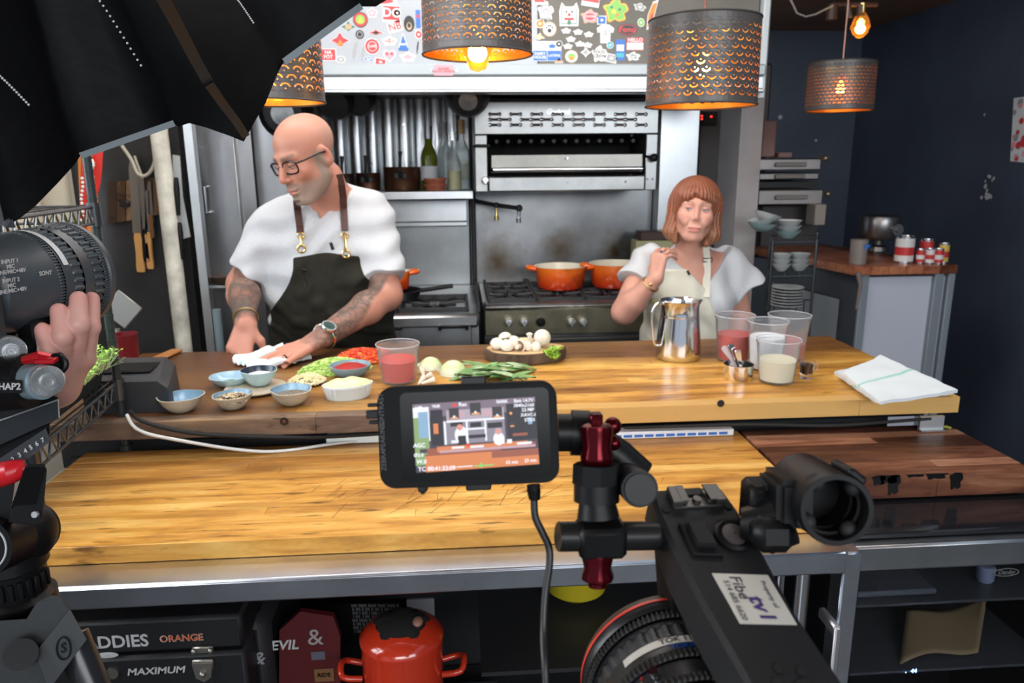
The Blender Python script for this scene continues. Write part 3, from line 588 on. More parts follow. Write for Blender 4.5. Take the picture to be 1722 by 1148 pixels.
staves(w, -.90, 1.10, 1.49, 2.09, TZ-.037, TZ, 16, OAK, mt0=wood('weathered_front_oak', (.06, .042, .034), (.17, .11, .075), (.40, .26, .14), 9, 0, .5, stain=[((.72, .42, .13), .85, 0, -.05, .25)], rnd=.1))
m = M(); m.bb(-.9, 1.02, 1.62, 2.0, .80, TZ-.038); part('frame', m, mat('blackened_frame', (.02, .02, .022), .5), w)
for x in (-.85, .97):
    for y in (1.66, 1.96):
        m = M(); m.bb(x-.025, x+.025, y-.025, y+.025, 0, .80); part('leg', m, DARKMET, w)
m = M()
for px, py, r in ((478, 708, .009), (1212, 678, .008)):
    q = P(px, py, y=1.489); m.cyl(q, q+V(0, -.0012, 0), r, n=14); 
part('bolt_hole', m, mat('bolt_black', (.01, .01, .01), .4), w, kind='stuff')
m = M(); q = P(478, 708, y=1.4885); m.cyl(q, q+V(0, -.002, 0), .003, n=12); part('bolt', m, mat('red_brown_bolt', (.2, .04, .03), .4), w)
# steel channel under the table front, right side
m = M(); m.bb(-.60, 1.08, 1.575, 1.62, .876, .910, .002); obj('dark_under_rail', m, mat('glossy_black_rail', (.015, .016, .018), .25), label='dark glossy rail in the gap under the prep table', cat='rail')
w = thing('corner_bracket', 'small pale metal corner plate under the right end of the prep table', 'bracket', (1.04, 1.5, .88))
m = M(); a = P(1555, 682, y=1.485); m.bb(a.x-.01, a.x+.045, 1.478, 1.486, .872+.006, .910); part('plate', m, mat('pale_aluminium', (.7, .72, .72), .35, .8), w)
m = M(); m.bb(a.x-.01, a.x+.045, 1.47, 1.478, .877, .881); part('flange', m, STEEL, w)
# ================================================================ front counter
CZ = .873; FB = wood('worn_front_butcher_block', (.30, .11, .018), (.70, .34, .062), (.93, .58, .17), 10, 0, .33, rnd=.2, coat=.06, stain=[((.30, .13, .04), .5, 1, 1.36, 1.52), ((.22, .09, .03), .5, 0, -.62, -.80)])
w = thing('front_counter_block', 'wide worn butcher-block slab on the steel counter nearest the cameras', 'worktop', (-.08, 1.32, CZ-.031))
staves(w, -.80, .612, 1.115, 1.53, CZ-.031, CZ, 14, FB, (.9, 2.0))
m = M()
for i in range(70):                                   # knife scars
    x = random.gauss(-.05, .2); y = random.uniform(1.2, 1.33); a = random.uniform(.3, 1.3); l = random.uniform(.01, .035)
    d = V(math.cos(a)*l, math.sin(a)*l, 0); p = V(x, y, CZ+.0007); n = d.cross(V(0, 0, 1)).normalized()*.0004; m.add([p-d-n, p+d-n, p+d+n, p-d+n], [(0, 1, 2, 3)])
part('knife_scars', m, mat('dark_knife_scar', (.12, .05, .02), .6), w, kind='stuff', smooth=0, weld=False)
sz = CZ-.032
w = thing('steel_counter', 'long stainless steel counter frame carrying the front butcher block', 'counter', (0, 1.2, 0))
CS = steel('counter_steel', (.70, .74, .82), .27, 0, .25, .03)
ye = P(900, 952, z=sz).y; x1 = P(1441, 942, z=sz).x
m = M(); m.bb(-.85, x1, ye, 1.53, sz-.012, sz, .003); m.bb(-.85, x1, ye-.001, ye+.012, sz-.040, sz-.001, .004); m.bb(x1-.004, x1, ye, 1.53, sz-.040, sz); part('top', m, CS, w)
lx = P(1412, 1050, y=1.1).x
m = M(); m.bb(lx-.016, lx+.016, 1.08, 1.12, 0, sz-.02, .003); part('leg', m, CS, w)
m = M(); m.bb(-.80, -.765, 1.08, 1.12, 0, sz-.02, .003); part('leg', m, CS, w)
for x in (-.78, lx):
    m = M(); m.bb(x-.016, x+.016, 1.47, 1.51, 0, sz-.02, .003); part('leg', m, CS, w)
x = P(1345, 1040, y=1.2).x
m = M(); m.bb(x-.004, x+.016, 1.2, 1.23, 0, sz-.02, .003); m.bb(x-.03, x-.014, 1.24, 1.26, 0, sz-.02, .003); part('inner_upright', m, CHROME, w)
m = M(); m.bb(-.82, lx, 1.05, 1.52, .30, .315, .003); part('lower_shelf', m, mat('dark_shelf', (.02, .02, .022), .5), w)
m = M(); m.bb(-.84, .60, 1.53, 1.55, .05, .86); part('back_panel', m, mat('dark_back_panel', (.012, .012, .014), .6), w)
# ================================================================ dark walnut board + undercounter fridge
WAL = wood('dark_walnut', (.06, .020, .012), (.20, .075, .040), (.44, .22, .13), 8, 0, .38, rnd=.45)
w = thing('walnut_board', 'thick dark walnut board with scorched black stains on its front edge', 'chopping board', (.85, 1.4, .825))
def wx(t, e=0): return 0
staves(w, .618, 1.10, 1.262, 1.52, .826, .875, 8, WAL, (.6, .9))
m = M()
for px, py, a, b, s in ((1495, 800, .020, .016, 0), (1503, 812, .012, .024, 0), (1478, 806, .012, .012, 0), (1575, 797, .022, .010, 0), (1608, 806, .012, .020, 0), (1540, 797, .02, .006, 0)):
    q = P(px, py, y=1.2612); T = Matrix.Translation(q) @ Matrix.Rotation(PI/2, 4, 'X'); pl = shape('blob', a, b); pl = [(x, min(y, .8748-q.z)) for x, y in pl]; m.prism(pl, 0, .0008, T)
part('scorch_stain', m, mat('charred_resin', (.006, .006, .007), .25), w, kind='stuff')
q = P(1575, 717, z=.876); m = M(); m.sph(q+V(-.01, 0, .004), (.016, .004, .003), 10, 6); m.tube([q, q+V(.015, -.012, .003), q+V(.022, -.018, .002)], .003, n=6)
obj('herb_scrap', m, mat('yellow_green_scrap', (.35, .4, .08), .6), label='small yellow-green herb scrap at the far edge of the walnut board', cat='food scrap')
fy = 1.14; ft = .82
w = thing('undercounter_fridge', 'black glass-door undercounter fridge below the walnut board', 'fridge', (.93, fy, 0))
fx0, fx1 = P(1437, 1000, y=fy).x-.02, 1.18
m = M(); m.bb(.625, fx1, fy+.002, 1.52, ft-.012, ft, .003); part('glass_top', m, mat('black_glossy_top', (.012, .012, .014), .08), w)
zb2 = P(1600, 945, y=fy).z
m = M(); m.bb(fx0-.04, fx1, fy-.02, fy+.03, zb2, ft-.013, .004); part('steel_band', m, STEEL, w)
m = M(); m.bb(fx0-.0, fx0+.01, fy+.03, 1.5, .06, ft-.02); m.bb(fx1-.01, fx1, fy+.03, 1.5, .06, ft-.02); m.bb(fx0, fx1, 1.49, 1.5, .06, ft-.02); m.bb(fx0, fx1, fy+.03, 1.5, .06, .08); part('body', m, mat('fridge_black_body', (.012, .012, .014), .5), w)
m = M(); m.bb(fx0-.002, fx0+.012, fy-.01, fy+.02, .08, zb2-.004, .003); m.bb(fx1-.03, fx1, fy-.01, fy+.02, .08, zb2-.004, .003); d = part('door', m, mat('fridge_door_frame', (.02, .02, .024), .35), w)
m = M(); m.bb(fx0+.012, fx1-.03, fy-.003, fy+.002, .08, zb2-.004); part('door_glass', m, mat('smoked_glass', (.55, .58, .64), .03, trans=1, ior=1.25), d)
dx0 = P(1398, 1050, y=fy-.02).x; dx1 = P(1424, 1000, y=fy-.02).x
m = M(); z0 = P(1410, 1012, y=fy-.05).z; hx = P(1412, 1050, y=1.02).x; m.bb(hx-.006, hx+.006, 1.02, 1.028, z0-.45, z0, .003); m.bb(hx-.006, hx+.006, 1.024, 1.08, z0-.02, z0, .003); part('door_handle', m, mat('satin_handle', (.6, .58, .6), .35, .9), d)
fr = fy+.05
GL = mat('fridge_shelf_glass', (.5, .55, .55), .15)
for py0 in (1012, 1125):
    z = P(1550, py0, y=fr).z; m = M(); m.bb(fx0+.015, fx1-.035, fr, 1.46, z-.006, z, .002); part('shelf', m, mat('grey_fridge_shelf', (.14, .14, .14), .35), w)
q = P(1692, 962, y=fy-.004); T = Matrix.Translation(q) @ Matrix.Rotation(PI/2, 4, 'X'); m = M()
m.tube([T @ V(.024*math.cos(a*PI/12), .0075*math.sin(a*PI/12), 0) for a in range(24)], .0008, n=5, close=True); lettering(m, 'Danby', .012, T, shear=.3); part('oval_badge', m, mat('silver_print', (.5, .5, .5), .3, .8), d, smooth=0)
q = P(1536, 1127, y=fr-.003); T = Matrix.Translation(q) @ Matrix.Rotation(PI/2, 4, 'X'); m = M(); lettering(m, '44', .012, T, bold=True); m.box(q+V(-.016, 0, -.002), (.002, .001, .002)); part('digital_display', m, emit('blue_white_led', (.35, .6, 1), 5), w, smooth=0)
# things in the fridge
KR = mat('kraft_paper', (.62, .42, .20), .7, bump=.4, bscale=25)
q = P(1560, 1060, y=fr+.08)
m = M(); m.grid(lambda u, v: V(P(1515+130*u, 1090, y=fr+.02+.12*v).x, fr+.02+.12*v, q.z-.028+.03*u+.012*math.sin(5*u+2*v)+.03*v), 14, 10); obj('kraft_paper', m, KR, solid=.002, label='folded brown kraft paper lying on the lower shelf in the dark fridge', cat='paper')
q = P(1480, 990, y=fr+.05); zsh = P(1550, 1012, y=fr).z
m = M(); m.bb(P(1440, 1000, y=fr+.02).x, P(1575, 1000, y=fr+.02).x, fr+.02, fr+.2, zsh+.001, zsh+.014, .004); obj('fridge_tray', m, mat('grey_tray', (.25, .25, .26), .35), label='flat grey tray on the top shelf in the fridge', cat='tray')
q = P(1652, 990, y=fr+.06); m = M(); m.lathe([(0, 0), (.012, 0), (.016, .006), (.017, .03), (.014, .034), (0, .035)], (q.x, q.y, zsh+.001), n=20); obj('small_fridge_tub', m, mat('pale_blue_tub', (.5, .55, .7), .35), label='small pale blue tub on the top shelf in the fridge', cat='tub')
# ================================================================ strips and cables in the gap between the two counters
w = thing('knife_guard_box', 'long white box with a blue printed stripe lying along the gap between the counters', 'box', (.38, 1.5, CZ))
a = P(1020, 735, z=CZ); b = P(1234, 733, z=CZ); yk = b.y
m = M(); m.bb(a.x, b.x, yk, yk+.034, CZ+.001, CZ+.017, .002); part('body', m, mat('white_carton', (.8, .8, .82), .45), w)
m = M(); n = 11
for i in range(n): x = a.x+.01+(b.x-a.x-.02)*i/n; m.bb(x, x+(b.x-a.x-.02)/n*.8, yk-.0005, yk, CZ+.005, CZ+.011)
part('blue_stripe', m, SM[SI['b']], w, kind='stuff')
w = thing('clear_strip_box', 'long pale green-tinted plastic strip along the gap, left of the monitor', 'strip', (-.2, 1.5, CZ))
a = P(549, 747, z=CZ); b = P(640, 747, z=CZ); yk = a.y
m = M(); m.bb(a.x, b.x+.12, yk-.004, yk+.036, CZ+.001, CZ+.020, .002); part('strip', m, mat('frosted_green_plastic', (.86, .95, .92), .2), w); m = M(); m.bb(a.x, b.x+.12, yk-.0015, yk, CZ+.002, CZ+.006); part('edge', m, mat('white_edge', (.85, .88, .88), .4), w)
def cable(name, pts, r, mt, label, sub=8):
    m = M(); m.tube(pts, r, n=8, sub=sub); return obj(name, m, mt, label=label, cat='cable', smooth=60)
cable('white_cable', [P(213, 697, y=1.50), P(232, 722, y=1.478), P(290, 738, y=1.47), V(-.42, 1.485, CZ+.006), V(-.27, 1.52, CZ+.006), V(-.1, 1.56, CZ+.006)], .0035, mat('white_cable_sheath', (.7, .7, .68), .4), 'white cable sagging in front of the prep table on the left')
cable('black_cable', [P(218, 690, y=1.48), P(240, 708, y=1.484), P(310, 726, y=1.482), P(400, 733, y=1.482), V(-.30, 1.50, .902), V(-.1, 1.52, .900), V(.2, 1.53, .898)], .0045, RUB, 'black cable hanging along the front of the prep table on the left')
cable('black_cable', [V(.35, 1.50, .900), V(.6, 1.49, .902), V(.80, 1.48, .896), V(.95, 1.478, .902), V(1.03, 1.48, .905)], .004, RUB, 'black cable running above the walnut board to its right end')
# ================================================================ ingredients and vessels on the prep table
def pxm(px, py, z=TZ): q = P(px, py, z=z); return (q-CAMP).dot(CR @ V(0, 0, -1))/FPX     # metres per pixel there
CLAY = mat('unglazed_tan_clay', (.56, .50, .38), .6, var=.15, vscale=20, bump=.2, bscale=60)
BLUEG = mat('blue_grey_glaze', (.20, .34, .46), .22, var=.25, vscale=25); DKG = mat('dark_blue_glaze', (.02, .035, .06), .2); PALEG = mat('pale_aqua_glaze', (.48, .68, .74), .25, var=.1, vscale=20)
def grains(n, R, z0, h, size, c, mi=1, flat=.6, elong=1.6, seed=1):
    rr = random.Random(seed); m = M()
    for i in range(n):
        a = rr.uniform(0, 2*PI); r = R*math.sqrt(rr.random()); zz = z0+h*(1-(r/R)**2)+rr.uniform(0, size*.5); s = size*rr.uniform(.6, 1.2); k = rr.randrange(mi)
        R_ = Matrix.Rotation(rr.uniform(0, 6), 3, 'Z') @ Matrix.Rotation(rr.uniform(-.6, .6), 3, 'X')
        m.box(Vector(c)+V(r*math.cos(a), r*math.sin(a), zz), (s*elong, s, s*flat), 0, k, R_)
    return m
def bowl(name, label, px, py, wpx, hpx, outer, inner_m, fill=None, seed=0, pinch=.05, base=.42, cat='bowl'):
    c = P(px, py, z=TZ+.0005); s = pxm(px, py); R = wpx*s/2; h = hpx*s*.72; rr = random.Random(seed); ph = [rr.uniform(0, 6) for _ in range(3)]
    def wob(u, zz): k = max(0, min(1, zz/h)); return 1+pinch*k*(math.sin(2*PI*u*2+ph[0])+.6*math.sin(2*PI*u*5+ph[1]))
    c = c+V(0, R*base, 0); t = thing(name, label, cat, c)
    m = M(); m.lathe([(.001, 0), (R*base, 0), (R*(base+.14), h*.12), (R*.82, h*.5), (R, h)], c, n=40, wob=wob); m.lathe([(R, h), (R*.955, h*1.01)], c, n=40, wob=wob); part('bowl_body', m, outer, t, smooth=60)
    m = M(); m.lathe([(R*.955, h*1.01), (R*.8, h*.55), (R*.5, h*.2), (.001, h*.14)], c, n=40, wob=wob); part('glaze', m, inner_m, t, smooth=60)
    return t, c, R, h
bowl('ceramic_bowl', 'empty tan pinched bowl with blue-grey glaze, leftmost of the small bowls', 301, 695, 73, 37, CLAY, BLUEG, seed=1)
t, c, R, h = bowl('ceramic_bowl', 'tan pinched bowl heaped with mixed brown and black seeds', 389, 690, 66, 34, CLAY, BLUEG, seed=2)
part('seeds', grains(700, R*.84, h*.62, .010, .0035, c, 3, seed=3), [mat('seed_tan', (.55, .38, .18), .6), mat('seed_dark', (.05, .03, .02), .5), mat('seed_pale', (.7, .62, .45), .6)], t, kind='stuff', smooth=0, weld=False)
t, c, R, h = bowl('ceramic_bowl', 'tan pinched bowl of ground grey pepper with a blue-grey rim', 488, 683, 72, 36, CLAY, BLUEG, seed=5)
m = M(); m.lathe([(R*.78, h*.62), (R*.5, h*.72), (.001, h*.76)], c, n=30); part('pepper', m, mat('ground_pepper', (.22, .20, .16), .9, var=.6, vscale=300, bump=.8, bscale=500), t, kind='stuff')
t, c, R, h = bowl('glazed_dish', 'shallow pale blue dish with a little green herb inside, behind the seed bowl', 384, 652, 66, 24, PALEG, mat('light_blue_glaze', (.33, .5, .62), .2), seed=7, pinch=.03)
part('herbs', grains(50, R*.4, h*.3, .003, .004, c, 1, seed=8), mat('green_herb', (.08, .18, .04), .6), t, kind='stuff', smooth=0, weld=False)
# wooden saucer with the salt bowl and aqua cup
c = P(425, 662, z=TZ+.0005); c.y += .03
m = M(); m.lathe([(.001, 0), (.045, 0), (.068, .005), (.070, .008), (.05, .006), (.001, .005)], c, n=36); obj('clay_saucer', m, mat('beige_saucer_clay', (.50, .42, .31), .6, bump=.2), label='beige clay saucer under the salt bowl', cat='saucer')
TZs = TZ; TZ = .9575
t, c, R, h = bowl('salt_bowl', 'dark blue glazed bowl of white salt on the clay saucer', 434, 650, 60, 36, PALEG, DKG, seed=11, pinch=.03)
m = M(); m.lathe([(R*.72, h*.66), (R*.4, h*.78), (.001, h*.82)], c, n=30); part('salt', m, mat('white_salt', (.85, .85, .88), .7, bump=.5, bscale=400), t, kind='stuff')
TZ = TZs
# garlic plate
c = P(514, 648, z=TZ+.0005); c.y += .02
t = thing('small_plate', 'small tan plate of finely chopped garlic beside the fluted ramekin', 'plate', c); R = .046
m = M(); m.lathe([(.001, 0), (R*.6, 0), (R, .007), (R*.95, .009), (R*.6, .004), (.001, .003)], c, n=30); part('plate_body', m, CLAY, t)
part('chopped_garlic', grains(600, R*.95, .005, .016, .0035, c, 2, seed=4), [mat('garlic_cream', (.82, .76, .50), .6), mat('garlic_yellow', (.78, .68, .34), .6)], t, kind='stuff', smooth=0, weld=False)
# fluted oval ramekin
c = P(582, 676, z=TZ+.0005); c.y += .035; s = pxm(582, 670); a, b_, h = 84*s/2, .034, .033; rot = math.radians(14)
t = thing('fluted_ramekin', 'white oval fluted ramekin filled with pale yellow butter', 'ramekin', c)
def oval(k, z, flute=0, n=96): return [c+Matrix.Rotation(rot, 3, 'Z') @ V(a*k*math.cos(2*PI*i/n)*(1+flute*(i % 3 == 0)), b_*k*math.sin(2*PI*i/n)*(1+flute*(i % 3 == 0)), z) for i in range(n)]
m = M(); m.rings([oval(.80, 0), oval(.83, .002, .02), oval(.95, h*.82, .025), oval(.99, h*.86), oval(1.0, h), oval(.96, h), oval(.93, h*.8), oval(.8, h*.1)]); part('dish', m, mat('white_porcelain', (.72, .82, .86), .18), t, smooth=30)
m = M(); rr = random.Random(2)
m.rings([oval(.94, h*.85), oval(.93, h*1.02), oval(.8, h*1.16), oval(.5, h*1.3), oval(.02, h*1.34)], cap=False)
for i in range(len(m.v)):
    v = m.v[i]; f = (v.z-c.z)/h; m.v[i] = v+V(0, 0, .0025*.35*math.sin(v.x*150+v.y*70)*max(0, f-.85)*4)
part('butter', m, mat('pale_butter', (.86, .80, .42), .45, bump=.5, bscale=70, sss=.1), t, smooth=70)
# chopped vegetable heaps
c = P(560, 628, z=TZ); c.y += .03
m = grains(1500, .075, 0, .030, .0045, (0, 0, 0), 3, seed=14, elong=2)
for i in range(len(m.v)): v = m.v[i]; m.v[i] = c+V(v.x*1.15+.3*v.y, v.y*.75, v.z)
obj('chopped_celery', m, [mat('celery_green', (.42, .62, .14), .5), mat('celery_pale', (.68, .80, .32), .5), mat('celery_deep', (.22, .42, .06), .5)], label='heap of finely chopped green celery behind the red paste bowl', cat='chopped celery', kind='stuff', smooth=0, weld=False)
c = P(606, 612, z=TZ); c.y += .04
m = grains(900, .06, 0, .028, .007, (0, 0, 0), 3, seed=15, flat=.8, elong=1.2)
for i in range(len(m.v)): v = m.v[i]; m.v[i] = c+V(v.x*1.2-.0*v.y, v.y*.8, v.z)
obj('chopped_tomato', m, [mat('tomato_red', (.80, .07, .02), .3), mat('tomato_orange', (.85, .20, .04), .35), mat('tomato_deep', (.55, .03, .02), .3)], label='heap of chopped red pepper behind the red paste bowl', cat='chopped pepper', kind='stuff', smooth=0, weld=False)
# red paste bowl
c = P(588, 636, z=TZ+.0005); c.y += .02; t = thing('paste_bowl', 'blue-grey bowl of dark red paste in front of the chopped vegetables', 'bowl', c); R = 68*pxm(588, 630)/2; h = .030
m = M(); m.lathe([(.001, 0), (R*.5, 0), (R*.62, .004), (R*.93, h*.6), (R, h), (R*.94, h), (R*.85, h*.6), (R*.4, .006), (.001, .005)], c, n=40); part('bowl_body', m, mat('slate_blue_ceramic', (.22, .36, .42), .25), t, smooth=60)
m = M(); m.lathe([(R*.85, h*.7), (R*.5, h*.98), (R*.2, h*1.12), (.001, h*1.15)], c, n=30, wob=lambda u, z: 1+.05*math.sin(9*u*2*PI*.33)); part('red_paste', m, mat('tomato_paste', (.42, .015, .012), .35, bump=.6, bscale=80), t, smooth=60)
# deli containers
mm_, t_, b_2 = new_mat('translucent_polypropylene'); setb(b_2, col=(.92, .94, .96), rough=.18, trans=.93, ior=1.10, alpha=1); DELI = mm_
def deli(label, px, pyb, wtop, hpx, fillf, fm, z=TZ):
    c = P(px, pyb, z=z+.0005); s = pxm(px, pyb); R = wtop*s/2; c.y += R*.85; h = hpx*s/.985*.97-.0; rb = R*.78
    t = thing('deli_container', label, 'plastic tub', c)
    m = M(); m.lathe([(.001, .002), (rb-.001, .002), (rb, .005), (R*.965, h*.93), (R*1.0, h*.935), (R, h), (R*.985, h), (R*.975, h*.94), (R*.955, h*.93), (rb-.0015, .006), (.001, .005)], c, n=48); part('tub', m, DELI, t, smooth=50)
    if fillf:
        rf = rb+(R*.955-rb)*fillf; m = M(); m.lathe([(.001, .006), (rb-.003, .0065), (rf-.0025, h*.93*fillf), (.001, h*.93*fillf)], c, n=40); part('contents', m, fm, t, smooth=40)
    m = M(); m.tube([c+V(R*math.cos(i*PI/20), R*math.sin(i*PI/20), h) for i in range(40)], .0012, n=6, close=True); part('rim', m, mat('clear_rim_plastic', (.9, .92, .94), .15, trans=.6, ior=1.2), t, smooth=60)
    return t, c, R, h
TOM = mat('tomato_juice', (.60, .025, .012), .3); deli('tall clear tub half full of red sauce, beside the fluted ramekin', 669, 650, 74, 68, .62, TOM)
deli('clear tub of red sauce on the right, behind the measuring cup', 1242, 612, 66, 80, .62, TOM)
deli('clear tub of red sauce rearmost of the right-hand tubs', 1335, 612, 70, 80, .42, mat('pale_red_juice', (.50, .05, .06), .35))
deli('clear tub packed with white flour between the red and cream tubs', 1298, 628, 68, 86, .72, mat('white_flour', (.88, .90, .92), .8))
deli('shorter clear tub of pale cream, nearest of the right-hand tubs', 1318, 650, 74, 76, .56, mat('pale_cream', (.80, .74, .52), .4, sss=.1))
# dark syrup glass
c = P(1360, 638, z=TZ+.0005); s = pxm(1360, 638); c.y += .015
t = thing('small_glass', 'tiny clear glass cup of dark brown syrup behind the cream tub', 'glass cup', c); R = .0185
m = M(); m.lathe([(.001, 0), (R*.8, 0), (R*.75, .006), (R*.85, .012), (R, .042), (R*.93, .042), (R*.8, .014), (.001, .009)], c, n=30); m.tube([c+V(R, 0, .034), c+V(R+.010, 0, .036), c+V(R+.008, 0, .022), c+V(R*.9, 0, .018)], .002, n=6, sub=4); part('cup', m, GLASS, t, smooth=50)
m = M(); m.lathe([(.001, .0095), (R*.78, .0145), (R*.88, .034), (.001, .034)], c, n=26); part('syrup', m, mat('dark_syrup', (.03, .008, .005), .15), t)
# measuring cup with spoons
c = P(1249, 642, z=TZ+.0005); s = pxm(1249, 642); R = 25*s; c.y += R*.9; h = .036
t = thing('measuring_cup', 'small shiny steel measuring cup in front of the red tub', 'measuring cup', c)
m = M(); m.lathe([(.001, 0), (R*.97, 0), (R, .003), (R*.985, h), (R*1.03, h+.001), (R*.96, h), (R*.95, .003), (.001, .002)], c, n=44); part('cup', m, CHROME, t, smooth=40)
for i, (px, py, mt_, lb) in enumerate(((1216, 582, mat('clear_acrylic_spoon', (.7, .62, .6), .2, .3), 'clear measuring spoon leaning left in the steel measuring cup'), (1228, 578, CHROME, 'slim steel spoon handle leaning beside the clear one in the measuring cup'), (1240, 588, CHROME, 'short steel spoon nearest upright in the measuring cup'))):
    e = P(px, py, y=c.y+.012-i*.012); a0 = c+V(.008, .008-i*.008, .012); d = (e-a0); u = d.normalized(); sd = u.cross(V(0, 1, 0)).normalized()*.0055; n_ = V(0, .0012, 0); t2 = thing('measuring_spoon', lb, 'spoon', a0)
    m = M(); m.rings([[a0+d*k-sd*w-n_, a0+d*k+sd*w-n_, a0+d*k+sd*w+n_, a0+d*k-sd*w+n_] for k, w in ((0, .7), (.5, .7), (.8, 1.2), (.95, 1.3), (1, .6))]); part('handle', m, mt_, t2)
    m = M(); m.sph(a0+V(.004, 0, .004), (.011, .009, .006), 12, 8); part('spoon_bowl', m, mt_, t2)
# steel jug
c = P(1146, 607, z=TZ+.0005); s = pxm(1146, 607); c.y += .035; rb = 37*s; h = 100*s*1.0
t = thing('steel_jug', 'tall polished steel jug with a wire-like handle in front of the woman', 'jug', c)
JUG = mat('polished_jug_steel', (.72, .73, .75), .14, 1)
rt = 31*s; prof = [(.001, .0), (rb*.94, 0), (rb, .004), (rb*1.01, h*.12), (rb*.97, h*.4), (rt*1.02, h*.75), (rt*1.0, h*.93), (rt*1.10, h)]
m = M(); m.lathe(prof+[(rt*1.07, h), (rt*.97, h*.93), (rb*.94, h*.4), (rb*.95, .006), (.001, .005)], c, n=56, wob=lambda u, z: 1+.13*max(0, math.cos(2*PI*u))**24*max(0, (z/h-.85)/.15)); part('body', m, JUG, t, smooth=50)
m = M(); m.tube([c+V(-rt*.98, -.012, h*.95), c+V(-rt*1.35, -.016, h*.97), c+V(-rt*1.62, -.018, h*.82), c+V(-rt*1.56, -.018, h*.5), c+V(-rt*1.42, -.016, h*.28), c+V(-rb*1.0, -.012, h*.24)], .0036, n=10, sub=5); part('handle', m, JUG, t, smooth=60)
# onions
def onion(px, py, lab, r, yaw):
    c = P(px, py, z=TZ+.0005); c.y += r*.6; t = thing('halved_onion', lab, 'onion', c)
    ON = mat('onion_flesh', (.72, .78, .50), .28, sss=.15)
    if 'onion_green' not in MATS:
        mm, tt, bb = new_mat('onion_green'); g = nd(tt, 'ShaderNodeTexCoord'); sp = nd(tt, 'ShaderNodeSeparateXYZ'); tt.links.new(g.outputs['Object'], sp.inputs[0])
        n = noise(tt, 30, 3, (1, .2, 1)); ad = nd(tt, 'ShaderNodeMath', operation='MULTIPLY_ADD'); ad.inputs[1].default_value = .012; tt.links.new(n.outputs[0], ad.inputs[0]); tt.links.new(sp.outputs[2], ad.inputs[2])
        mr = nd(tt, 'ShaderNodeMapRange'); mr.inputs[1].default_value = 0; mr.inputs[2].default_value = .05; tt.links.new(ad.outputs[0], mr.inputs[0])
        r_ = ramp(tt, mr.outputs[0], [(.1, (.80, .84, .74)), (.6, (.62, .75, .34)), (.95, (.78, .82, .58))]); tt.links.new(r_.outputs[0], bb.inputs[0]); setb(bb, rough=.25); MATS['onion_green'] = mm
    m = M(); d = V(math.cos(yaw), math.sin(yaw), 0)
    m.lathe([(.001, r*1.18), (r*.15, r*1.12), (r*.25, r*.95), (r*.7, r*.72), (r*.96, r*.3), (r, 0), (r*.92, -r*.4), (r*.6, -r*.8), (r*.15, -r*1.0), (.001, -r*1.0)], c, d, n=36)
    for i, v in enumerate(m.v): m.v[i] = V(v.x, v.y, max(c.z, v.z))
    part('flesh', m, MATS['onion_green'], t, smooth=60)
    m = M(); m.tube([c+d*r*1.1+V(0, 0, .004), c+d*r*1.32+V(0, 0, .003)], [.007, .0045], n=8)
    for k in range(7): a = k*.9; m.tube([c-d*r*.96+V(0, 0, .006), c-d*r*(1.12)+V(.003*math.cos(a), .003*math.sin(a), .006+.004*math.sin(a*2))], .0008, n=4)
    part('root_and_tip', m, mat('onion_root', (.7, .66, .5), .6), t, kind='stuff'); return t
onion(724, 622, 'halved peeled green-white onion behind the tall red tub, the left of two', .030, 2.6)
onion(762, 632, 'halved peeled green-white onion leaning on the herb leaves, the right of two', .035, -.25)
# mushroom scraps beside the tub
t = thing('white_mushroom', 'sliced white mushroom pieces lying between the tall red tub and the onions', 'mushroom', P(712, 640, z=TZ))
MU = mat('mushroom_white', (.78, .72, .60), .6, var=.12, vscale=30)
for i, (px, py, a) in enumerate(((708, 640, 1.2), (716, 634, .6), (711, 628, 1.8), (720, 641, .2))):
    q = P(px, py, z=TZ+.006); m = M(); d = V(math.cos(a), math.sin(a), .25)*.016; m.tube([q-d, q, q+d], [.003, .0045, .008], n=8); part('slice', m, MU, t)
# leaf bundle
t = thing('bay_leaf_bundle', 'bundle of long grey-green leaves lying behind the monitor', 'leaves', P(830, 640, z=TZ))
LEAF = mat('grey_green_leaf', (.16, .30, .10), .5, var=.35, vscale=18, bump=.3, bscale=30); LEAF2 = mat('pale_leaf_back', (.38, .50, .28), .55, var=.2, vscale=18)
rr = random.Random(9)
for i in range(34):
    px = rr.uniform(785, 880); py = rr.uniform(618, 640); q = P(px, py, z=TZ+.004+rr.uniform(0, .020)*(1-abs(px-830)/70)); a = rr.gauss(.1, .5)+(PI if rr.random() < .5 else 0); L = rr.uniform(.03, .055); wd_ = L*rr.uniform(.34, .5)
    d = V(math.cos(a), math.sin(a)*.7, rr.uniform(-.02, .45)); sd = d.cross(V(0, 0, 1)).normalized(); up = sd.cross(d); m = M()
    m.grid(lambda u, v: q+d*(L*(u-.5)*2)+sd*((v-.5)*2*wd_*math.sin(PI*min(1, max(.02, u)))**.8)+V(0, 0, .006*math.sin(PI*u)+.004*abs(v-.5)*2), 8, 2)
    for k, v_ in enumerate(m.v): m.v[k] = V(v_.x, v_.y, max(TZ+.001, v_.z))
    part('leaf', m, LEAF if i % 3 else LEAF2, t, smooth=60)
m = M(); 
for i in range(4): q = P(772+i*3, 634-i, z=TZ+.008); m.tube([q, P(800+i*4, 630, z=TZ+.01)], .0035, n=7)
part('stalks', m, mat('white_stalk', (.75, .8, .68), .4), t, kind='stuff')
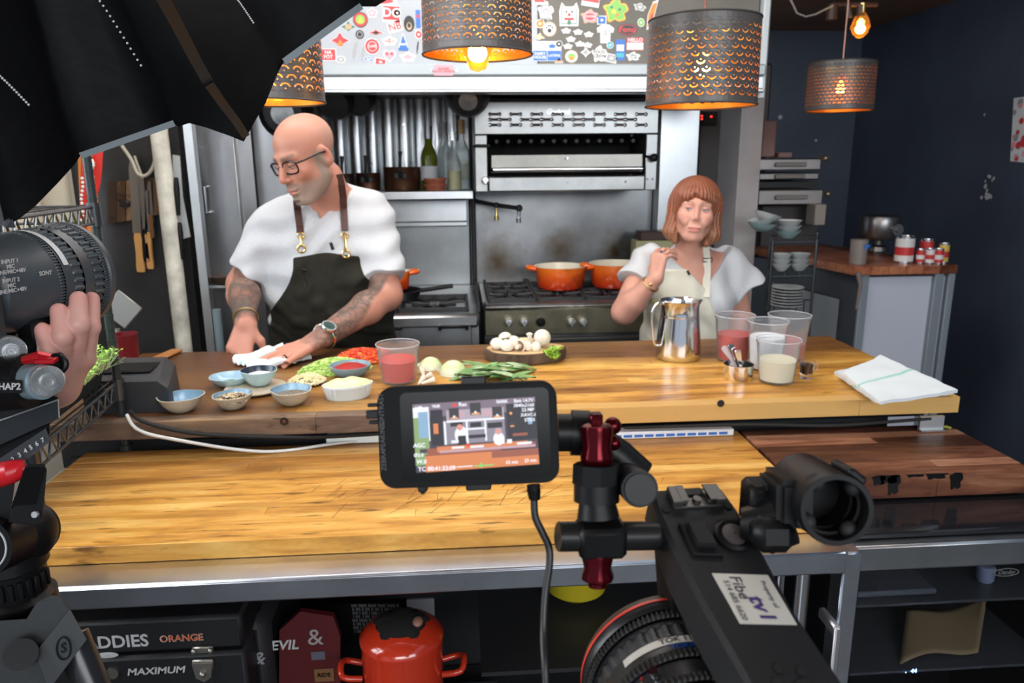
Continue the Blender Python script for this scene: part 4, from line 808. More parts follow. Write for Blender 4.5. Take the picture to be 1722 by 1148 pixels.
# wood slab with mushrooms
c = P(886, 612, z=TZ+.0005); s = pxm(886, 612); a = 69*s; c.y += a*.52; hs = .030
w = thing('wood_slice_board', 'round bark-edged slice of tree trunk holding white mushrooms', 'serving board', c)
rr = random.Random(3); N = 72; rad = [1+.03*math.sin(3*2*PI*i/N+1)+.02*math.sin(7*2*PI*i/N)+rr.uniform(-.012, .012) for i in range(N)]
def ring(k, z, j=0): return [c+V(a*k*rad[i]*math.cos(2*PI*i/N), a*.66*k*rad[i]*math.sin(2*PI*i/N), z) for i in range(N)]
m = M(); m.rings([ring(.93, 0), ring(1.0, .003), ring(1.02, hs*.5), ring(.99, hs*.95), ring(.955, hs)], cap=False)
BARK = mat('rough_bark', (.10, .065, .04), .85, var=.6, vscale=12, bump=1, bscale=50, stretch=(3, 3, .6)); part('bark', m, BARK, w, smooth=30)
m = M(); m.rings([ring(.93, 0), ring(.955, .001)], cap=True); m.rings([ring(.955, hs), ring(.9, hs+.001), ring(.5, hs+.001), ring(.02, hs+.001)], cap=True); part('wood_face', m, mat('pale_end_grain', (.60, .40, .20), .55, var=.25, vscale=20), w)
def mushroom(x, y, z, r, tx, tz, lab, grp='white mushrooms on the bark-edged board', cut=False):
    r *= 1.22
    q = c+V(x, y, hs+z+r*.75); t = thing('white_mushroom', lab, 'mushroom', q, grp); R_ = (Matrix.Rotation(tz, 3, 'Z') @ Matrix.Rotation(tx, 3, 'X')); ax = R_ @ V(0, 0, 1)
    m = M(); m.lathe([(.001, r*.78), (r*.45, r*.7), (r*.82, r*.42), (r, 0), (r*.93, -r*.18), (r*.8, -r*.2)], q, ax, n=22); part('cap', m, MU, t, smooth=60)
    m = M(); m.lathe([(r*.8, -r*.2), (r*.55, -r*.05), (r*.3, -r*.1)], q, ax, n=22); part('gills', m, mat('brown_gills', (.25, .15, .09), .7, bump=.6, bscale=120), t)
    m = M(); m.lathe([(r*.3, -r*.1), (r*.27, -r*.5), (r*.33, -r*.85), (.001, -r*.88)], q, ax, n=14); part('stem', m, MU, t, smooth=60)
for x, y, z, r, tx, tz, lab in ((-.074, -.012, 0, .017, .3, .5, 'white mushroom at the left end of the bark-edged board'), (-.052, .012, .012, .016, -.4, .2, 'topmost white mushroom of the left heap on the bark-edged board'), (-.050, -.030, 0, .016, .5, 0, 'white mushroom nearest the viewer in the left heap'),
        (-.030, -.022, .008, .015, 1.2, .8, 'tilted white mushroom inside the left heap'), (-.016, -.034, 0, .015, 1.6, 2.5, 'white mushroom lying on its side, left of centre on the board'), (.004, -.030, 0, .013, .8, 1, 'small white mushroom at the middle front of the board'),
        (.026, -.036, 0, .012, 1.4, -.6, 'small white mushroom just left of the lettuce'), (.046, -.004, .010, .019, 1.45, -.1, 'large white mushroom with its brown gills showing, above the lettuce')):
    mushroom(x, y, z, r, tx, tz, lab)
q = c+V(-.002, .014, hs+.002); m = M(); m.lathe([(.001, 0), (.034, 0), (.036, .012), (.03, .02), (.001, .022)], q, n=24, sy=.5); obj('cut_mushroom', m, mat('cream_mushroom_cut', (.78, .62, .36), .6, bump=.4), label='large cream-coloured cut mushroom at the back of the board', cat='mushroom', smooth=60)
q = c+V(.012, -.004, hs+.002); m = M(); m.tube([q, q+V(.001, 0, .018), q+V(0, 0, .034)], [.006, .005, .0065], n=10); m.sph(q+V(0, 0, .036), (.009, .006, .005), 10, 6); obj('mushroom_slice', m, MU, label='upright slice of white mushroom at the centre of the board', cat='mushroom')
m = M(); q0 = c+V(.066, -.050, 0)
for i in range(26):
    a_ = rr.uniform(0, 6.3); L = rr.uniform(.012, .024); p0 = q0+V(rr.uniform(-.016, .016), rr.uniform(-.008, .014), rr.uniform(.012, .040)); d = V(math.cos(a_), math.sin(a_)*.6-.2, rr.uniform(-.4, .6)).normalized(); sd = d.cross(V(0, 0, 1)).normalized()
    m.grid(lambda u, v: p0+d*L*u+sd*((v-.5)*L*1.1*math.sin(PI*min(1, .15+u*.8)))+V(0, 0, .004*math.sin(9*v+7*u)), 5, 5)
obj('lettuce_sprig', m, mat('bright_lettuce', (.30, .55, .05), .4, var=.3, vscale=60, sss=.2), label='bright green curly lettuce sprig on the right edge of the bark-edged board', cat='lettuce', smooth=60, kind=None, solid=.0006)
# stack of folded towels
t_lab = ['white towel with a pale green stripe, topmost of the folded stack', 'white towel second from the top of the folded stack', 'white towel third from the top of the folded stack', 'white towel lowest of the folded stack on the table corner']
mm, tt, bb = new_mat('white_towel_cotton'); setb(bb, rough=.9, sheen=.3)
tc = nd(tt, 'ShaderNodeUVMap'); sp = nd(tt, 'ShaderNodeSeparateXYZ'); tt.links.new(tc.outputs[0], sp.inputs[0])
def band(lo, hi, ax):
    a1 = nd(tt, 'ShaderNodeMath', operation='GREATER_THAN'); a1.inputs[1].default_value = lo; a2 = nd(tt, 'ShaderNodeMath', operation='LESS_THAN'); a2.inputs[1].default_value = hi; a3 = nd(tt, 'ShaderNodeMath', operation='MULTIPLY')
    tt.links.new(sp.outputs[ax], a1.inputs[0]); tt.links.new(sp.outputs[ax], a2.inputs[0]); tt.links.new(a1.outputs[0], a3.inputs[0]); tt.links.new(a2.outputs[0], a3.inputs[1]); return a3.outputs[0]
mx = nd(tt, 'ShaderNodeMix', data_type='RGBA'); tt.links.new(band(.44, .49, 0), mx.inputs[0]); mx.inputs[6].default_value = (.74, .80, .82, 1); mx.inputs[7].default_value = (.30, .62, .55, 1); tt.links.new(mx.outputs[2], bb.inputs[0])
n = noise(tt, 500, 2); bp = nd(tt, 'ShaderNodeBump'); bp.inputs['Strength'].default_value = .3; bp.inputs['Distance'].default_value = .001; tt.links.new(n.outputs[0], bp.inputs['Height']); tt.links.new(bp.outputs[0], bb.inputs['Normal'])
TOWEL = mm
def cloth(name, corners, z, lab, grp, seed, nu=26, nv=20, th_=.004, amp=.003, zf=None, mt=None, cat='towel'):
    A, B, C_, D = corners; rr = random.Random(seed); ph = [rr.uniform(0, 6) for _ in range(6)]
    def f(u, v):
        p = A*(1-u)*(1-v)+B*u*(1-v)+C_*u*v+D*(1-u)*v; e = min(u, 1-u, v, 1-v)
        w_ = amp*(math.sin(7*u+3*v+ph[0])+.7*math.sin(13*v-5*u+ph[1])+.5*math.sin(21*u+ph[2])); p = p+V(amp*1.5*math.sin(9*v+ph[3]), amp*1.5*math.sin(8*u+ph[4]), 0)
        return V(p.x, p.y, (zf(p.x, p.y) if zf else z)+abs(w_)+max(0, .02-e)*0)
    top = [[f(i/nu, j/nv) for i in range(nu+1)] for j in range(nv+1)]
    m = M(); vs = [q for r in top for q in r]; k = len(vs); vs += [q-V(0, 0, th_) for q in vs]; W_ = nu+1; fs = []
    for j in range(nv):
        for i in range(nu): a_ = j*W_+i; fs += [(a_, a_+1, a_+W_+1, a_+W_), (k+a_, k+a_+W_, k+a_+W_+1, k+a_+1)]
    for i in range(nu): fs += [(i, k+i, k+i+1, i+1), (nv*W_+i, nv*W_+i+1, k+nv*W_+i+1, k+nv*W_+i)]
    for j in range(nv): fs += [(j*W_, (j+1)*W_, k+(j+1)*W_, k+j*W_), (j*W_+nu, k+j*W_+nu, k+(j+1)*W_+nu, (j+1)*W_+nu)]
    m.add(vs, fs); o = obj(name, m, mt or TOWEL, label=lab, cat=cat, group=grp, smooth=70, weld=False)
    uv = o.o.data.uv_layers.new(name='UVMap')
    for l in o.o.data.loops: vi = l.vertex_index % k; uv.data[l.index].uv = ((vi % W_)/nu, (vi//W_)/nv)
    return o
for i in range(4):
    zz = TZ+.0045+(3-i)*.0085; j = (3-i)*2.2
    A = P(1402+j*2, 626-i*0, z=zz); B = P(1478-i*3, 676-2*i, z=zz); C_ = P(1611-i*5, 655+i*2, z=zz); D = P(1482+i*3, 598+i*2, z=zz)
    cloth('folded_towel', (A, B, C_, D), zz, t_lab[i], 'folded towels on the table corner', i+1, th_=.007, amp=.0012 if i else .0018)
# towel under the cook's hands
A = P(388, 604, z=TZ+.01); B = P(420, 622, z=TZ+.01); C_ = P(530, 598, z=TZ+.01); D = P(480, 582, z=TZ+.01)
cloth('kitchen_towel', (A, B, C_, D), TZ+.012, 'crumpled white towel with a green stripe under the cook\'s hands', None, 11, 40, 30, .008, .007)
# wooden board and black box at the left end
q = P(262, 607, z=TZ+.004); m = M(); T = frame(q, P(300, 590, z=TZ)-q, z=(0, 0, 1)); T.translation = q
m.T = T; m.box((.055, 0, .004), (.13, .035, .008), .003); m.T = Matrix(); obj('wooden_spatula', m, mat('orange_wood', (.45, .18, .05), .45), label='narrow orange wooden board lying behind the black box at the table\'s left end', cat='wooden board')
m = M(); A = P(192, 612, z=TZ+.10); 
bx = P(206, 700, y=1.56); 
t = thing('black_tool_case', 'matt black plastic case at the left end of the prep table, behind the rack post', 'case', (-.72, 1.64, TZ))
poly = [(-.80, .0), (-.622, 0), (-.626, .062), (-.645, .080), (-.78, .080), (-.80, .07)]
m = M(); m.rings([[V(x+dx, y, TZ+.001+z*k) for x, z in poly] for y, dx, k in ((1.55, .0, .86), (1.565, 0, .95), (1.68, -.03, 1.1), (1.70, -.035, 1.05))]); part('shell', m, mat('dull_black_case', (.025, .027, .03), .55, bump=.15, bscale=300), t, smooth=30)
m = M(); m.bb(-.78, -.67, 1.58, 1.66, TZ+.079, TZ+.086, .003); part('lid_ridge', m, BLKM, t)
# ================================================================ things on the shelf, hanging pans, pots on the stoves
COPPER = mat('tarnished_copper', (.16, .075, .045), .35, .85, var=.5, vscale=14); BPAN = mat('black_steel_pan', (.014, .014, .016), .4, .3)
shp = 3.38; zsh = zs+.001
def copper_pan(px0, px1, hpx, lab):
    a = P(px0, 318, y=shp); b = P(px1, 318, y=shp); R = (b.x-a.x)/2; c = V((a.x+b.x)/2, shp, zsh); h = hpx*2.7/1000
    t = thing('copper_saucepan', lab, 'saucepan', c, 'copper pans on the wall shelf')
    m = M(); m.lathe([(.001, 0), (R*.92, 0), (R*.97, .008), (R, h), (R*1.02, h+.002), (R*.97, h), (R*.93, .01), (.001, .006)], c, n=36); part('pan_body', m, COPPER, t, smooth=50)
    m = M(); q = c+V(0, -R, h*.65); m.tube([q, q+V(0, -.035, .02), q+V(.004, -.05, .07), q+V(.006, -.045, .10)], [.012, .007, .006, .010], n=8, sub=3); m.box(q+V(0, .0, 0), (.055, .006, .025), .003); part('handle', m, IRON, t)
copper_pan(646, 708, 37, 'widest dark copper saucepan on the wall shelf, handle towards the viewer'); copper_pan(600, 640, 28, 'small dark copper saucepan beside the widest one on the wall shelf'); copper_pan(566, 596, 27, 'leftmost small dark copper pan on the wall shelf, behind the cook')
def bottle(px, hpx, r, y, lab, gl, liquid=None, labelm=None, capm=None, frac=.6):
    c = P(px, 318, y=y); c.z = zsh; h = hpx*(y/.985)/FPX; t = thing('glass_bottle', lab, 'bottle', c)
    m = M(); m.lathe([(.001, 0), (r, 0), (r, h*.52), (r*.85, h*.6), (r*.42, h*.72), (r*.38, h*.96), (r*.42, h), (.001, h)], c, n=24); part('bottle_body', m, gl, t, smooth=50)
    if liquid: m = M(); m.lathe([(.001, .003), (r*.9, .003), (r*.9, h*.5*frac), (.001, h*.5*frac)], c, n=20); part('liquid', m, liquid, t)
    if labelm: m = M(); m.lathe([(r*1.015, h*.16), (r*1.015, h*.38)], c, n=24); part('paper_label', m, labelm, t)
    if capm: m = M(); m.lathe([(r*.46, h*.80), (r*.46, h*1.003), (.001, h*1.005)], c, n=16); part('foil', m, capm, t)
bottle(723, 100, .037, 3.36, 'green wine bottle with a white label and grey foil neck', mat('green_bottle_glass', (.16, .19, .02), .08, trans=.5, ior=1.3), None, mat('grey_white_label', (.5, .52, .54), .6), mat('pewter_foil', (.3, .3, .33), .4, .8))
CLB = mat('cloudy_bottle_glass', (.80, .86, .86), .15, trans=.75, ior=1.12); OIL = mat('yellow_oil', (.45, .38, .05), .2)
bottle(749, 104, .032, 3.48, 'clear glass bottle with a grey stopper behind the terracotta pots', CLB, None, None, mat('grey_stopper', (.4, .4, .42), .4)); bottle(765, 78, .030, 3.33, 'short clear bottle holding a little yellow oil', CLB, OIL, None, None, .8); bottle(778, 108, .034, 3.44, 'clear bottle with a cork at the right end of the shelf', CLB, None, mat('pale_green_label', (.5, .55, .48), .6), mat('cork', (.45, .3, .15), .7))
TC = mat('terracotta', (.33, .09, .045), .65, var=.2, vscale=20)
for i, z0 in enumerate((0, .026)):
    c = P(732, 318, y=3.31); c.z = zsh+z0; m = M(); m.lathe([(.001, 0), (.040, 0), (.046, .018), (.050, .019), (.050, .028), (.044, .028), (.04, .004), (.001, .003)], c, n=28); obj('terracotta_dish', m, TC, label='lower terracotta dish of the pair in front of the bottles' if i == 0 else 'upper terracotta dish stacked in front of the bottles', cat='dish')
def hang_pan(px, py, rpx, y, lab, tilt=.25, inside=False, sy=1):
    c = P(px, py, y=y); R = rpx*y/.985/FPX; t = thing('hanging_pan', lab, 'frying pan', c+V(0, 0, -R)); ax = V(0, -1, -tilt).normalized()
    m = M(); m.lathe([(.001, .03), (R*.7, .028), (R*.95, -.008), (R, -.02), (R*.97, -.02), (R*.68, .022), (.001, .024)], c, ax, n=36); part('pan_body', m, BPAN, t, smooth=50)
    m = M(); m.tube([c+V(R*.9, 0, .02), c+V(R*1.3, .02, .07), c+V(R*1.7, .04, .12)], [.010, .009, .010], n=8); part('handle', m, BPAN, t)
    if inside: m = M(); m.lathe([(.001, .034), (R*.42, .0325)], c, ax, n=24); part('base_disc', m, mat('worn_grey_pan_base', (.45, .46, .48), .35, .8, var=.4, vscale=20), t)
hang_pan(478, 190, 42, 2.95, 'large black pan hanging from the hood behind the cook\'s head', .15, True); hang_pan(562, 172, 32, 2.98, 'black pan hanging from the hood just right of the cook\'s head', .5); hang_pan(602, 170, 28, 3.02, 'black pan hanging from the hood next to the fluted steel', .5); hang_pan(787, 165, 35, 2.96, 'black pan with a worn grey centre hanging left of the broiler', .5, True)
ORE = mat('orange_red_enamel', (.80, .10, .012), .2, coat=.5); 
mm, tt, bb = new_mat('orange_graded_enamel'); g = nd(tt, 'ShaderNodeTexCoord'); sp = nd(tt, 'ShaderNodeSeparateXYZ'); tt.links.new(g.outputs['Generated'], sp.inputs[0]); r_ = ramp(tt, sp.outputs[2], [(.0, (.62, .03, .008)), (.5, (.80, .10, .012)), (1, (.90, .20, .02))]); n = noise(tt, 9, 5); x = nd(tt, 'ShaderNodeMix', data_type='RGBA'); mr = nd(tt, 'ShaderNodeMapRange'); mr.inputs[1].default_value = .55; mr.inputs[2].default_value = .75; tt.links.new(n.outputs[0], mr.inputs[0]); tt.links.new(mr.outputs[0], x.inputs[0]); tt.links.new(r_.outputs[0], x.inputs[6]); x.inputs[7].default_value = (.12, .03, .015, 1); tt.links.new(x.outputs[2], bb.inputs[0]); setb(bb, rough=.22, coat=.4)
def dutch(px0, px1, py0, py1, y, z, lab, ear=True):
    a = P(px0, py0, y=y); b = P(px1, py0, y=y); R = (b.x-a.x)/2; c = V((a.x+b.x)/2, y, z); h = (py1-py0)*(y/.985)/FPX*.92
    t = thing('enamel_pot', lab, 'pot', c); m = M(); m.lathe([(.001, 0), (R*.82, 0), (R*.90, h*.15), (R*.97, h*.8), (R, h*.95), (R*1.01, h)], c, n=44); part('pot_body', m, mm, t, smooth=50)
    m = M(); m.lathe([(R*1.01, h), (R*.95, h), (R*.93, h*.8), (R*.86, h*.12), (.001, .008)], c, n=44); part('cream_lining', m, mat('cream_enamel', (.78, .72, .58), .25), t, smooth=50)
    if ear:
        for s in (-1, 1): m = M(); m.tube([c+V(s*R*.97, -.035, h*.9), c+V(s*(R+.028), -.022, h*.93), c+V(s*(R+.030), .022, h*.93), c+V(s*R*.97, .035, h*.9)], .009, n=8, sub=4); part('ear_handle', m, mm, t, smooth=60)
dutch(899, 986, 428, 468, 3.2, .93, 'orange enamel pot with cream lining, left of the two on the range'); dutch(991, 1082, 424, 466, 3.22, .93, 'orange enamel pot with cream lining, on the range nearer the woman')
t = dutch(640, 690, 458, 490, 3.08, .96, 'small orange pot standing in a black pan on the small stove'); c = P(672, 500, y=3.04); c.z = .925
m = M(); m.lathe([(.001, 0), (.075, 0), (.095, .035), (.09, .035), (.07, .006), (.001, .005)], c, n=30); m.tube([c+V(.09, 0, .03), c+V(.22, -.02, .05)], .009, n=8); obj('black_pan', m, BPAN, label='black frying pan under the small orange pot beside the cook', cat='frying pan')
t = thing('grey_tin_box', 'dull yellow-green tin box with a dark lid right of the range', 'box', V(P(1092, 410, y=3.4).x, 3.4, .94)); a = P(1070, 418, y=3.3); b = P(1112, 400, y=3.3)
m = M(); m.bb(a.x, b.x+.06, 3.3, 3.42, .93, P(1090, 405, y=3.3).z, .004); part('tin', m, mat('olive_tin', (.32, .32, .18), .5), t); m = M(); m.bb(a.x+.02, b.x+.06, 3.31, 3.41, P(1090, 405, y=3.3).z, P(1090, 390, y=3.3).z, .004); part('lid', m, mat('brown_lid', (.05, .025, .02), .5), t)
# ================================================================ knives and the panel on the left
KW = wood('walnut_knife_block', (.04, .02, .010), (.12, .06, .03), (.26, .15, .08), 8, 2, .5, rnd=.8); ky = 2.69
t = thing('magnetic_knife_board', 'striped walnut magnetic board on the dark side panel', 'knife rack', P(230, 340, y=ky)); n = 6
for i in range(n):
    u0, u1 = i/n, (i+1)/n; f = lambda u, v: P(184+u*92, (306-9*u)+v*(71-9*u), y=ky); m = M(); A, B, C_, D = f(u0+.006, 0), f(u1-.006, 0), f(u1-.006, 1), f(u0+.006, 1)
    m.rings([[p+V(0, dy, 0) for p in (A, B, C_, D)] for dy in (.01, -.014-.003*(i % 2))]); part('board_strip', m, KW, t)
m = M(); q = P(211, 342, y=ky-.02); m.cyl(q+V(0, .012, 0), q+V(0, -.012, 0), .014); m.box(q+V(0, -.008, 0), (.034, .01, .02), .003); part('dark_fitting', m, DARKMET, t)
def knife(px0, py0, px1, py1, px2, py2, wb, wh, hm, lab, y=ky-.022):
    A, B, C_ = P(px0, py0, y=y), P(px1, py1, y=y), P(px2, py2, y=y); d = (B-A).normalized(); s = V(0, 1, 0).cross(d).normalized(); t = thing('kitchen_knife', lab, 'knife', C_)
    m = M(); pts = [A+s*wb*.1, A*.85+B*.15+s*wb*.42, B+s*wb*.5, B-s*wb*.5, A-s*wb*.45]; m.add([p+V(0, .0008, 0) for p in pts]+[p-V(0, .0008, 0) for p in pts], [(0, 1, 2, 3, 4), (9, 8, 7, 6, 5)]+[(i, (i+1) % 5, 5+(i+1) % 5, 5+i) for i in range(5)]); part('blade', m, mat('dull_blade_steel', (.25, .26, .27), .3, 1), t)
    m = M(); m.rings([[B*(1-k)+C_*k+s*wh*w_*a+V(0, .006*b, 0) for a, b in ((-.5, -1), (.5, -1), (.5, 1), (-.5, 1))] for k, w_ in ((0, .8), (.1, 1), (.5, .85), (.9, 1.1), (1, .9))]); part('handle', m, hm, t)
HW = mat('light_wood_handle', (.55, .28, .09), .45)
knife(222, 262, 232, 392, 238, 457, .034, .026, HW, 'big knife with a light wooden handle, left of the hanging knives'); knife(236, 290, 243, 385, 248, 440, .022, .020, BLKM, 'knife with a black handle between the two wooden-handled knives'); knife(246, 320, 249, 390, 254, 452, .020, .020, HW, 'narrow knife with a light wooden handle, right of the hanging knives')
knife(250, 305, 254, 360, 257, 400, .014, .014, CHROME, 'slim steel tool hanging from the walnut board')
t = thing('white_cutting_sheet', 'pale grey curved plastic sheet behind the white pole', 'plastic sheet', P(305, 400, y=2.66)); m = M(); pts = [P(x, y_, y=2.665) for x, y_ in ((290, 260), (302, 262), (307, 330), (320, 398), (300, 404), (292, 350))]; m.rings([[p+V(0, d, 0) for p in pts] for d in (0, .004)]); part('sheet', m, mat('pale_grey_plastic', (.42, .44, .45), .45), t)
for i, (y0, y1, x0, x1) in enumerate(((298, 362, 296, 300), (374, 436, 302, 306))):
    m = M(); A, B = P(x0, y0, y=2.62), P(x1, y1, y=2.62); m.tube([A, A*.7+B*.3, A*.3+B*.7, B], [.007, .010, .009, .007], n=8); obj('black_peeler', m, BLK, label=('upper' if i == 0 else 'lower')+' black-handled tool hanging right of the white pole', cat='tool')
m = M(); m.tube([P(205, 245, y=2.66), P(222, 270, y=2.655), P(232, 292, y=2.65), P(245, 295, y=2.65), P(255, 285, y=2.65), P(262, 265, y=2.655), P(270, 235, y=2.66)], .006, n=8, sub=5); m.tube([P(226, 262, y=2.655), P(240, 300, y=2.65)], .004, n=6); obj('beige_rope', m, mat('beige_cord', (.50, .46, .38), .7), label='looped beige cord hanging above the knives', cat='cord', smooth=60)
m = M(); x = P(368, 560, y=2.55).x; m.cyl((x, 2.55, 0), (x, 2.55, P(364, 520, y=2.55).z), .014, n=14); obj('blue_grey_post', m, mat('blue_grey_paint', (.20, .27, .30), .4), label='short blue-grey post behind the table, left of the cook\'s hand', cat='post')
m = M(); q = P(372, 478, y=2.72); m.bb(P(345, 480, y=2.72).x, P(402, 480, y=2.72).x, 2.70, 2.78, q.z-.01, q.z); obj('side_ledge', m, STEEL, label='small steel ledge with dark items behind the cook\'s elbow', cat='ledge')
m = M(); m.lathe([(.001, 0), (.05, 0), (.065, .03), (.06, .03), (.001, .006)], V(q.x+.02, 2.74, q.z), n=24); obj('dark_dish', m, mat('rusty_dark_dish', (.06, .035, .025), .5), label='dark rusty dish on the small ledge behind the cook\'s elbow', cat='dish')
m = M(); c = P(216, 610, y=1.95); c.z = TZ+.001; R = .030; m.lathe([(.001, 0), (R*.9, 0), (R, .085), (R*1.04, .087), (R*.96, .087), (R*.86, .004), (.001, .003)], c, n=28); obj('maroon_canister', m, mat('maroon_plastic', (.16, .010, .015), .35), label='maroon round canister behind the microgreens', cat='canister')
m = M(); m.T = Matrix.Translation(P(205, 520, y=2.0)) @ Matrix.Rotation(.75, 4, 'Y'); m.box((0, 0, 0), (.075, .006, .075), .002); m.T = Matrix(); q = P(195, 560, y=2.0); m.cyl(P(205, 540, y=2.0)+V(-.015, 0, -.02), V(q.x, 2.0, TZ+.001), .007); obj('steel_scraper', m, mat('grey_scraper', (.32, .32, .30), .4, .6), label='square grey steel scraper tilted on its corner behind the rack', cat='scraper')
# ---- wire rack
t = thing('wire_rack', 'black and chrome wire shelving rack at the left end of the counters', 'shelving', (-.9, 1.35, CZ)); A = V(-.718, 1.535, 0); ux = V(-1, .06, 0).normalized(); uy = V(.10, -1, 0).normalized(); RX, RY = .48, .40
WIRE = mat('dark_chrome_wire', (.12, .13, .14), .3, .9)
for p in (A, A+ux*RX, A+uy*RY, A+ux*RX+uy*RY):
    z0 = CZ+.002 if (p.y > 1.5 or p.y > 1.15) and p.x > -.80 else .0; m = M(); m.cyl(p+V(0, 0, z0), p+V(0, 0, 1.62), .0085, n=12)
    for k in range(28): z = max(z0, CZ)+.03+k*.026; m.cyl(p+V(0, 0, z), p+V(0, 0, z+.003), .0098, n=12, cap=True)
    m.cyl(p+V(0, 0, z0), p+V(0, 0, z0+.012), .013, n=12); part('post', m, mat('black_post', (.02, .028, .03), .3), t)
for zz in (1.025, 1.385):
    cs = [A, A+ux*RX, A+ux*RX+uy*RY, A+uy*RY]; m = M()
    for i in range(4):
        p, q = cs[i], cs[(i+1) % 4]; n = max(4, int((q-p).length/.035)); m.tube([p+V(0, 0, zz), q+V(0, 0, zz)], .0035, n=6); m.tube([p+V(0, 0, zz-.032), q+V(0, 0, zz-.032)], .003, n=6)
        zig = [p+(q-p)*(k/(2*n))+V(0, 0, zz-(.032 if k % 2 else 0)) for k in range(2*n+1)]; m.tube(zig, .0022, n=5)
    sh = part('shelf_frame', m, WIRE, t)
    m = M()
    for k in range(15): u = (k+.5)/15; m.tube([A+ux*RX*u+V(0, 0, zz), A+ux*RX*u+uy*RY+V(0, 0, zz)], .0018, n=5)
    part('shelf_wires', m, WIRE, sh, kind='stuff')
    for p in cs: m = M(); m.cyl(p+V(0, 0, zz-.038), p+V(0, 0, zz+.008), .0125, n=12); part('collar', m, WIRE, sh)
# microgreens tray
o_ = A+ux*.012+uy*.02; t = thing('microgreens_tray', 'black nursery tray of bright green microgreens on the rack', 'microgreens', o_+V(0, 0, 1.03)); T = frame(o_+V(0, 0, 1.03), -uy*-1, z=(0, 0, 1)); TW, TL, TH_ = .25, .37, .045
def tp(u, v, z): return o_+ux*TW*u+uy*TL*v+V(0, 0, 1.03+z)
m = M(); m.rings([[tp(a, b, z) for a, b in ((0+e, 0+e), (1-e, 0+e), (1-e, 1-e), (0+e, 1-e))] for e, z in ((.04, 0), (0, TH_), (-.02, TH_), (-.02, TH_-.004))]); part('tray', m, mat('black_nursery_tray', (.02, .025, .03), .35), t, smooth=0)
rr = random.Random(21); m = M(); GV = [mat('microgreen_bright', (.30, .62, .06), .4, sss=.1), mat('microgreen_pale', (.50, .78, .18), .4), mat('microgreen_stem', (.62, .72, .38), .4)]
for i in range(2600):
    u, v = rr.uniform(-.05, .9), rr.uniform(.0, 1.0); p = tp(u, v, TH_*.8); lean = V(rr.gauss(.0, .012), rr.gauss(0, .012), 0); 
    if u < .12: lean += -ux*rr.uniform(0, .025); 
    h = rr.uniform(.025, .055)*(1 if u > .05 else .7); top = p+lean+V(0, 0, h); s = V(.0006, 0, 0); m.add([p-s, p+s, top+s, top-s], [(0, 1, 2, 3)], 2)
    for k in range(3):
        a = rr.uniform(0, 6.3); d = V(math.cos(a), math.sin(a), rr.uniform(-.3, .6))*rr.uniform(.004, .008); w_ = V(-d.y, d.x, 0)*.45; m.add([top, top+d*.55+w_, top+d*1.1, top+d*.55-w_], [(0, 1, 2, 3)], rr.randrange(2))
part('microgreens', m, GV, t, kind='stuff', smooth=0, weld=False)
# hanging cloths by the window
OR = mat('orange_cloth', (.80, .28, .04), .7, bump=.3); RED = mat('red_cloth', (.72, .03, .02), .6)
def ribbon(pl, w_, y, mt, nm, lab, cat, beads=None):
    t = thing(nm, lab, cat, P(*pl[-1], y=y)); m = M(); pts = [P(*q, y=y) for q in pl]; m.rings([[p+V(-w_/2, 0, 0), p+V(0, -.012*math.sin(i*1.3), 0), p+V(w_/2, 0, 0), p+V(0, .006, 0)] for i, p in enumerate(pts)]); part('cloth', m, mt, t, smooth=60)
    if beads:
        m = M(); 
        for q in beads: m.sph(P(*q, y=y-.02), .005, 8, 6)
        part('beads', m, mat('pearl_beads', (.8, .8, .78), .2), t, kind='stuff')
ribbon([(144, 168), (146, 255), (148, 300), (150, 350), (156, 400), (160, 440)], .055, 2.42, OR, 'orange_cloth', 'orange patterned cloth hanging behind the rack post', 'cloth'); ribbon([(166, 170), (165, 240), (163, 280), (160, 310), (150, 340)], .032, 2.41, RED, 'red_strap', 'bright red strap hanging beside the orange cloth', 'strap'); ribbon([(143, 170), (141, 290), (139, 340), (140, 380), (150, 410)], .018, 2.40, RED, 'beaded_strap', 'red strap edged with white beads behind the rack post', 'strap', [(138+1.3*math.sin(i), 300+i*7) for i in range(16)]+[(155+2*math.sin(i), 270+i*4) for i in range(8)])
m = M(); m.grid(lambda u, v: V(-1.30-.0*u, 1.9+.7*u, .98+v*.75) + V(.02*math.sin(u*20), 0, 0), 24, 4); obj('window_curtain', m, mat('cream_curtain', (.62, .58, .46), .8, sss=.1), label='cream curtain hanging at the left window', cat='curtain', solid=.002, smooth=70)
m = M(); m.tube([(-1.32, 2.42, 1.66), (-.96, 2.42, 1.66)], .006); obj('hanging_rail', m, IRON, label='thin rail from which the orange cloth and red straps hang', cat='rail')
# ================================================================ back right: cupboard room
ry_ = 3.75
t = thing('pizza_oven', 'stack of pale steel oven and trays against the navy wall', 'oven', P(1325, 345, y=ry_)); PS = steel('dusty_oven_steel', (.50, .47, .45), .42, 0, .35)
for i, (x0, x1, y0, y1, d) in enumerate(((1275, 1382, 266, 287, 0), (1276, 1378, 290, 303, .03), (1274, 1385, 318, 345, -.03))):
    a, b = P(x0, y1, y=ry_+d), P(x1, y0, y=ry_+d); m = M(); m.bb(a.x, b.x, ry_+d, ry_+.5, a.z, b.z, .006); part('oven_deck', m, PS, t)
    m = M(); m.box(((a.x+b.x)/2, ry_+d-.012, (a.z+b.z)/2), ((b.x-a.x)*.5, .012, .022), .004); part('front_plate', m, mat('grey_brown_plate', (.28, .25, .23), .45), t)
a, b = P(1275, 316, y=ry_+.02), P(1376, 305, y=ry_+.02); m = M(); m.bb(a.x, b.x, ry_+.02, ry_+.5, a.z, b.z); part('dark_gap', m, IRON, t)
